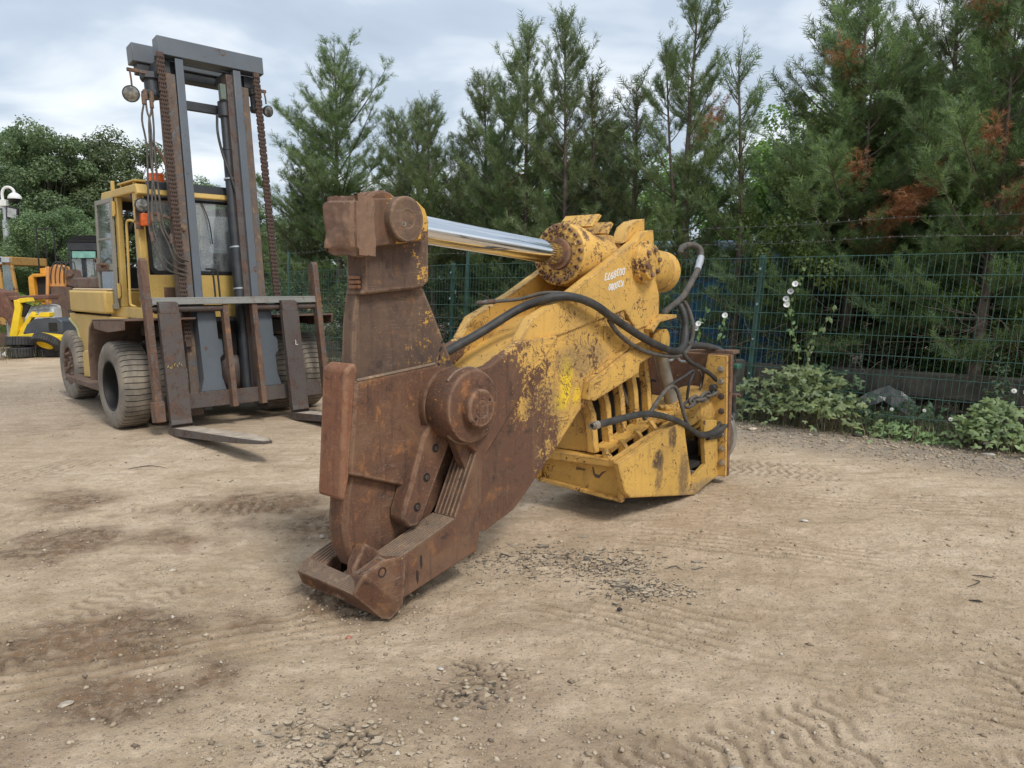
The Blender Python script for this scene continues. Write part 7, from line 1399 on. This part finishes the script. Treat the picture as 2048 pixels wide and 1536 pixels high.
oa = thing('orange_digger_arm', 'folded orange digger arm with hoses behind the pale counterweight', 'digger arm', (-12.45, 21.0, 0))
lp(oa, 'boom', M['arm_o'], lambda m: [m.prism([(-0.28, 1.75), (-0.22, 2.28), (-0.08, 2.36), (0.10, 2.30), (0.16, 1.75)], -0.2, 0.2), m.prism([(-0.42, 0.9), (-0.34, 0.9), (-0.2, 2.3), (-0.28, 2.3)], -0.28, -0.21)], 0.02)
lp(oa, 'linkage', M['hub'], lambda m: [m.prism([(0.16, 1.8), (0.3, 2.25), (0.42, 2.2), (0.5, 1.85), (0.35, 1.75)], -0.15, 0.15), m.lathe((0.3, -0.2, 2.12), (0, 1, 0), [(0, 0.1), (0.4, 0.1)], 12)], 0.01)
lp(oa, 'stand', M['hub'], lambda m: m.box((-0.25, -0.2, 0), (0.3, 0.2, 1.748)))
for k in range(4): lp(oa, 'hose', M['rubber'], lambda m: m.tube([(-0.2 + k * 0.12, -0.23, 1.85), (-0.17 + k * 0.12, -0.26, 2.1), (-0.1 + k * 0.12, -0.22, 2.38), (0.0 + k * 0.13, -0.1, 2.42), (0.15 + k * 0.1, -0.16, 2.2)], 0.014, 6, 4), 0)
dk = thing('dark_machine_cab', 'dark grey machine cab with a pale green lintel beside the open door', 'machine cab', (-13.15, 24.0, 0))
lp(dk, 'cab_frame', M['grey_dark'], lambda m: [m.box((-0.52, -0.6, 2.85), (0.6, 0.6, 3.08)), m.box((-0.5, -0.6, 1.4), (-0.42, -0.5, 2.85)), m.box((-0.12, -0.6, 1.4), (0.02, -0.5, 2.85)), m.box((0.42, -0.6, 1.4), (0.5, -0.5, 2.85)), m.box((-0.5, -0.6, 0.4), (0.5, 0.6, 1.4)), m.box((-0.5, 0.5, 1.4), (0.5, 0.6, 1.9))], 0.015)
lp(dk, 'lintel', plain('lintel_green', (0.20, 0.42, 0.35), 0.5), lambda m: m.box((-0.36, -0.66, 2.62), (0.35, -0.602, 2.82))); lp(dk, 'handrail', plain('rail_green', (0.08, 0.33, 0.24), 0.5), lambda m: m.box((-0.55, -0.75, 1.94), (0.5, -0.70, 2.02)))
for x in (-0.42, 0.02): lp(dk, 'window', M['glass'], lambda m: m.box((x + 0.001, -0.57, 1.42), (x + (0.30 if x < 0 else 0.40), -0.56, 2.6)), 0)
for k in range(5): lp(dk, 'roof_board', M['black'], lambda m: m.prism([(-0.6 + 0.05 * k, 3.085 + k * 0.045), (0.65, 3.085 + k * 0.045 + 0.02), (0.62, 3.12 + k * 0.045 + 0.02), (-0.5 + 0.05 * k, 3.12 + k * 0.045)], -0.6, 0.6), 0)
bk = thing('rusty_bucket', 'large rust brown excavator bucket leaning at the left edge', 'bucket', (-13.5, 20.2, 0))
lp(bk, 'shell', worn('bucket_rust', (0.3, 0.12, 0.08), wear=0.85, scale=4, rust=((0.06, 0.03, 0.02), (0.15, 0.07, 0.05), (0.28, 0.16, 0.12))), lambda m: [m.prism([(-0.6, 0.9), (-0.4, 1.72), (0.1, 1.62), (0.28, 1.2), (0.42, 0.35), (0.36, 0.3), (0.1, 0.9), (-0.1, 1.0)], -0.3, 0.3), m.prism([(0.0, 1.38), (1.2, 1.42), (1.2, 1.55), (0.05, 1.5)], -0.2, 0.3)], 0.03)
ib = thing('bulk_tank', 'dented white plastic bulk tank with a wire cage', 'tank', (-13.05, 20.6, 0), 0.1)
lp(ib, 'tank', plain('tank_white', (0.7, 0.71, 0.69), 0.5, 0.15, 3), lambda m: m.prism([(-0.62, 0.2), (-0.60, 1.05), (-0.3, 1.12), (0.4, 1.28), (0.62, 1.25), (0.65, 0.3)], -0.35, 0.35), 0.08)
for k in range(8): lp(ib, 'cage_bar', M['galv'], lambda m: m.tube([(-0.55 + k * 0.16, -0.37, 0.2), (-0.56 + k * 0.165, -0.38, 1.05 + 0.03 * k), (-0.5 + k * 0.165, -0.2, 1.17 + 0.022 * k)], 0.009, 5, 2), 0)
for z in (0.45, 0.8, 1.05): lp(ib, 'cage_bar', M['galv'], lambda m: m.tube([(-0.6, -0.385, z), (0.62, -0.385, z + 0.12 * (z > 0.5))], 0.009, 5, 1), 0)
yb = thing('yellow_digger_boom', 'bright yellow V shaped digger boom standing on the scrap', 'digger boom', (-12.75, 19.5, 0))
M['byel'] = plain('bright_yellow', (0.80, 0.55, 0.02), 0.4, 0.1, 5)
lp(yb, 'main_arm', M['byel'], lambda m: [m.prism([(-0.28, 0.40), (-0.06, 0.42), (0.12, 1.25), (0.08, 1.40), (-0.06, 1.42), (-0.05, 1.22)], -0.12, 0.12), m.prism([(-0.05, 1.40), (0.1, 1.46), (0.32, 1.48), (0.36, 1.38), (0.12, 1.34)], -0.11, 0.11)], 0.012)
lp(yb, 'strut', M['byel'], lambda m: m.prism([(-0.02, 0.66), (0.34, 1.12), (0.43, 1.05), (0.36, 0.98), (0.04, 0.52)], -0.05, 0.08), 0.01)
lp(yb, 'bracket', M['black'], lambda m: m.prism([(0.0, 1.32), (0.12, 1.34), (0.3, 1.28), (0.12, 0.98), (0.02, 1.0)], -0.04, 0.04), 0.005)
lp(yb, 'foot', M['byel'], lambda m: m.prism([(-0.05, 0.42), (0.05, 0.62), (0.22, 0.74), (0.28, 0.68), (0.12, 0.45)], -0.14, 0.14), 0.01)
hd_ = thing('grey_loader_body', 'dark grey machine chassis lying behind the yellow deck', 'chassis', (-12.05, 19.6, 0))
lp(hd_, 'body', plain('chassis_grey', (0.055, 0.065, 0.08), 0.45, 0.2, 4), lambda m: m.prism([(-0.55, 0.55), (-0.42, 0.80), (-0.2, 0.94), (0.35, 0.97), (0.5, 0.88), (0.52, 0.5), (0.3, 0.45)], -0.3, 0.3), 0.03)
lp(hd_, 'opening', M['black'], lambda m: m.box((0.15, -0.312, 0.62), (0.36, -0.302, 0.84)), 0.0); lp(hd_, 'bracket', M['byel'], lambda m: [m.box((-0.35, -0.3, 0.975), (0.15, -0.1, 1.03)), m.box((-0.05, -0.34, 0.99), (0.2, -0.1, 1.10))]); lp(hd_, 'base', M['black'], lambda m: m.box((-0.4, -0.25, 0), (0.5, 0.25, 0.449)))
yd = thing('yellow_deck', 'yellow machine deck with a crimson panel above the loose tyres', 'machine deck', (-12.0, 19.0, 0))
lp(yd, 'deck', M['byel'], lambda m: m.prism([(-0.55, 0.36), (-0.35, 0.56), (0.0, 0.60), (0.45, 0.55), (0.7, 0.52), (0.7, 0.40), (0.1, 0.34)], -0.25, 0.2), 0.012)
lp(yd, 'panel', plain('crimson', (0.42, 0.02, 0.06), 0.45), lambda m: m.prism([(-0.08, 0.52), (0.30, 0.50), (0.16, 0.22), (0.02, 0.28), (0.10, 0.36)], -0.262, -0.252), 0); lp(yd, 'support', M['byel'], lambda m: m.box((0.2, -0.2, 0), (0.3, 0.2, 0.34)))
oo = thing('orange_hopper', 'orange sheet metal hopper at the left edge', 'hopper', (-13.45, 19.2, 0)); lp(oo, 'body', M['jcb'], lambda m: m.prism([(-0.5, 0.62), (0.18, 0.62), (0.02, 1.15), (-0.08, 1.05), (-0.5, 1.02)], -0.2, 0.2), 0.02); lp(oo, 'motor', M['black'], lambda m: [m.box((-0.05, -0.2, 0.36), (0.24, 0.15, 0.60)), m.box((-0.5, -0.2, 0.0), (-0.1, 0.2, 0.58))], 0.03)
def loose_tyre(label, loc, rot, ro, ri, wd, rim=None):
    t = thing('loose_tyre', label, 'tyre', loc, 0.0, 'loose tyres by the scrap machines'); m = MB(TS); wheel_mesh(m, 0, ro, ri, wd, 34, 1, 0.02, 0.03); o = m.obj('tyre', [M['tyre_black'], M['black']], t, 0, 40); o.rotation_euler = rot
    if rim:
        m = MB(TS); m.lathe((0, -wd * 0.4, 0), (0, 1, 0), [(0, ri + 0.004), (wd * 0.85, ri + 0.004), (wd * 0.88, ri - 0.012), (wd * 0.6, ri - 0.03), (wd * 0.5, ri * 0.6), (wd * 0.5, 0.06), (wd * 0.6, 0.05), (wd * 0.6, 0.01)], 28); r = m.obj('rim', M['byel'], t, 0); r.rotation_euler = rot
loose_tyre('tyre lying flat, left of the one with the yellow rim', (-12.27, 18.75, 0.40), (R(84), 0, 0.1), 0.36, 0.19, 0.23)
loose_tyre('tyre propped up with a bright yellow rim', (-11.50, 18.5, 0.40), (R(55), R(0), R(-12)), 0.33, 0.185, 0.21, True)
loose_tyre('tyre lying flat underneath the left tyre', (-12.15, 18.6, 0.15), (R(90), 0, 0.1), 0.34, 0.19, 0.24)
loose_tyre('dusty tyre lying flat under the yellow rim', (-11.65, 18.9, 0.12), (R(90), 0, 0), 0.34, 0.19, 0.22)
def rag():
    m = MB(); rs = random.Random(2); n = 7; vs = [((i / 6 - 0.5) * 0.5 + rs.uniform(-0.04, 0.04), (j / 6 - 0.5) * 0.35, 0.12 + rs.uniform(-0.08, 0.10)) for i in range(n) for j in range(n)]
    m.add(vs, [(i * n + j, i * n + j + 1, (i + 1) * n + j + 1, (i + 1) * n + j) for i in range(n - 1) for j in range(n - 1)]); o = m.obj('plastic_rag', M['white'], None, 0, 0); o.location = (-12.55, 18.0, 0.0); tag(o, 'crumpled white plastic rag in front of the loose tyres', 'rag')
rag()
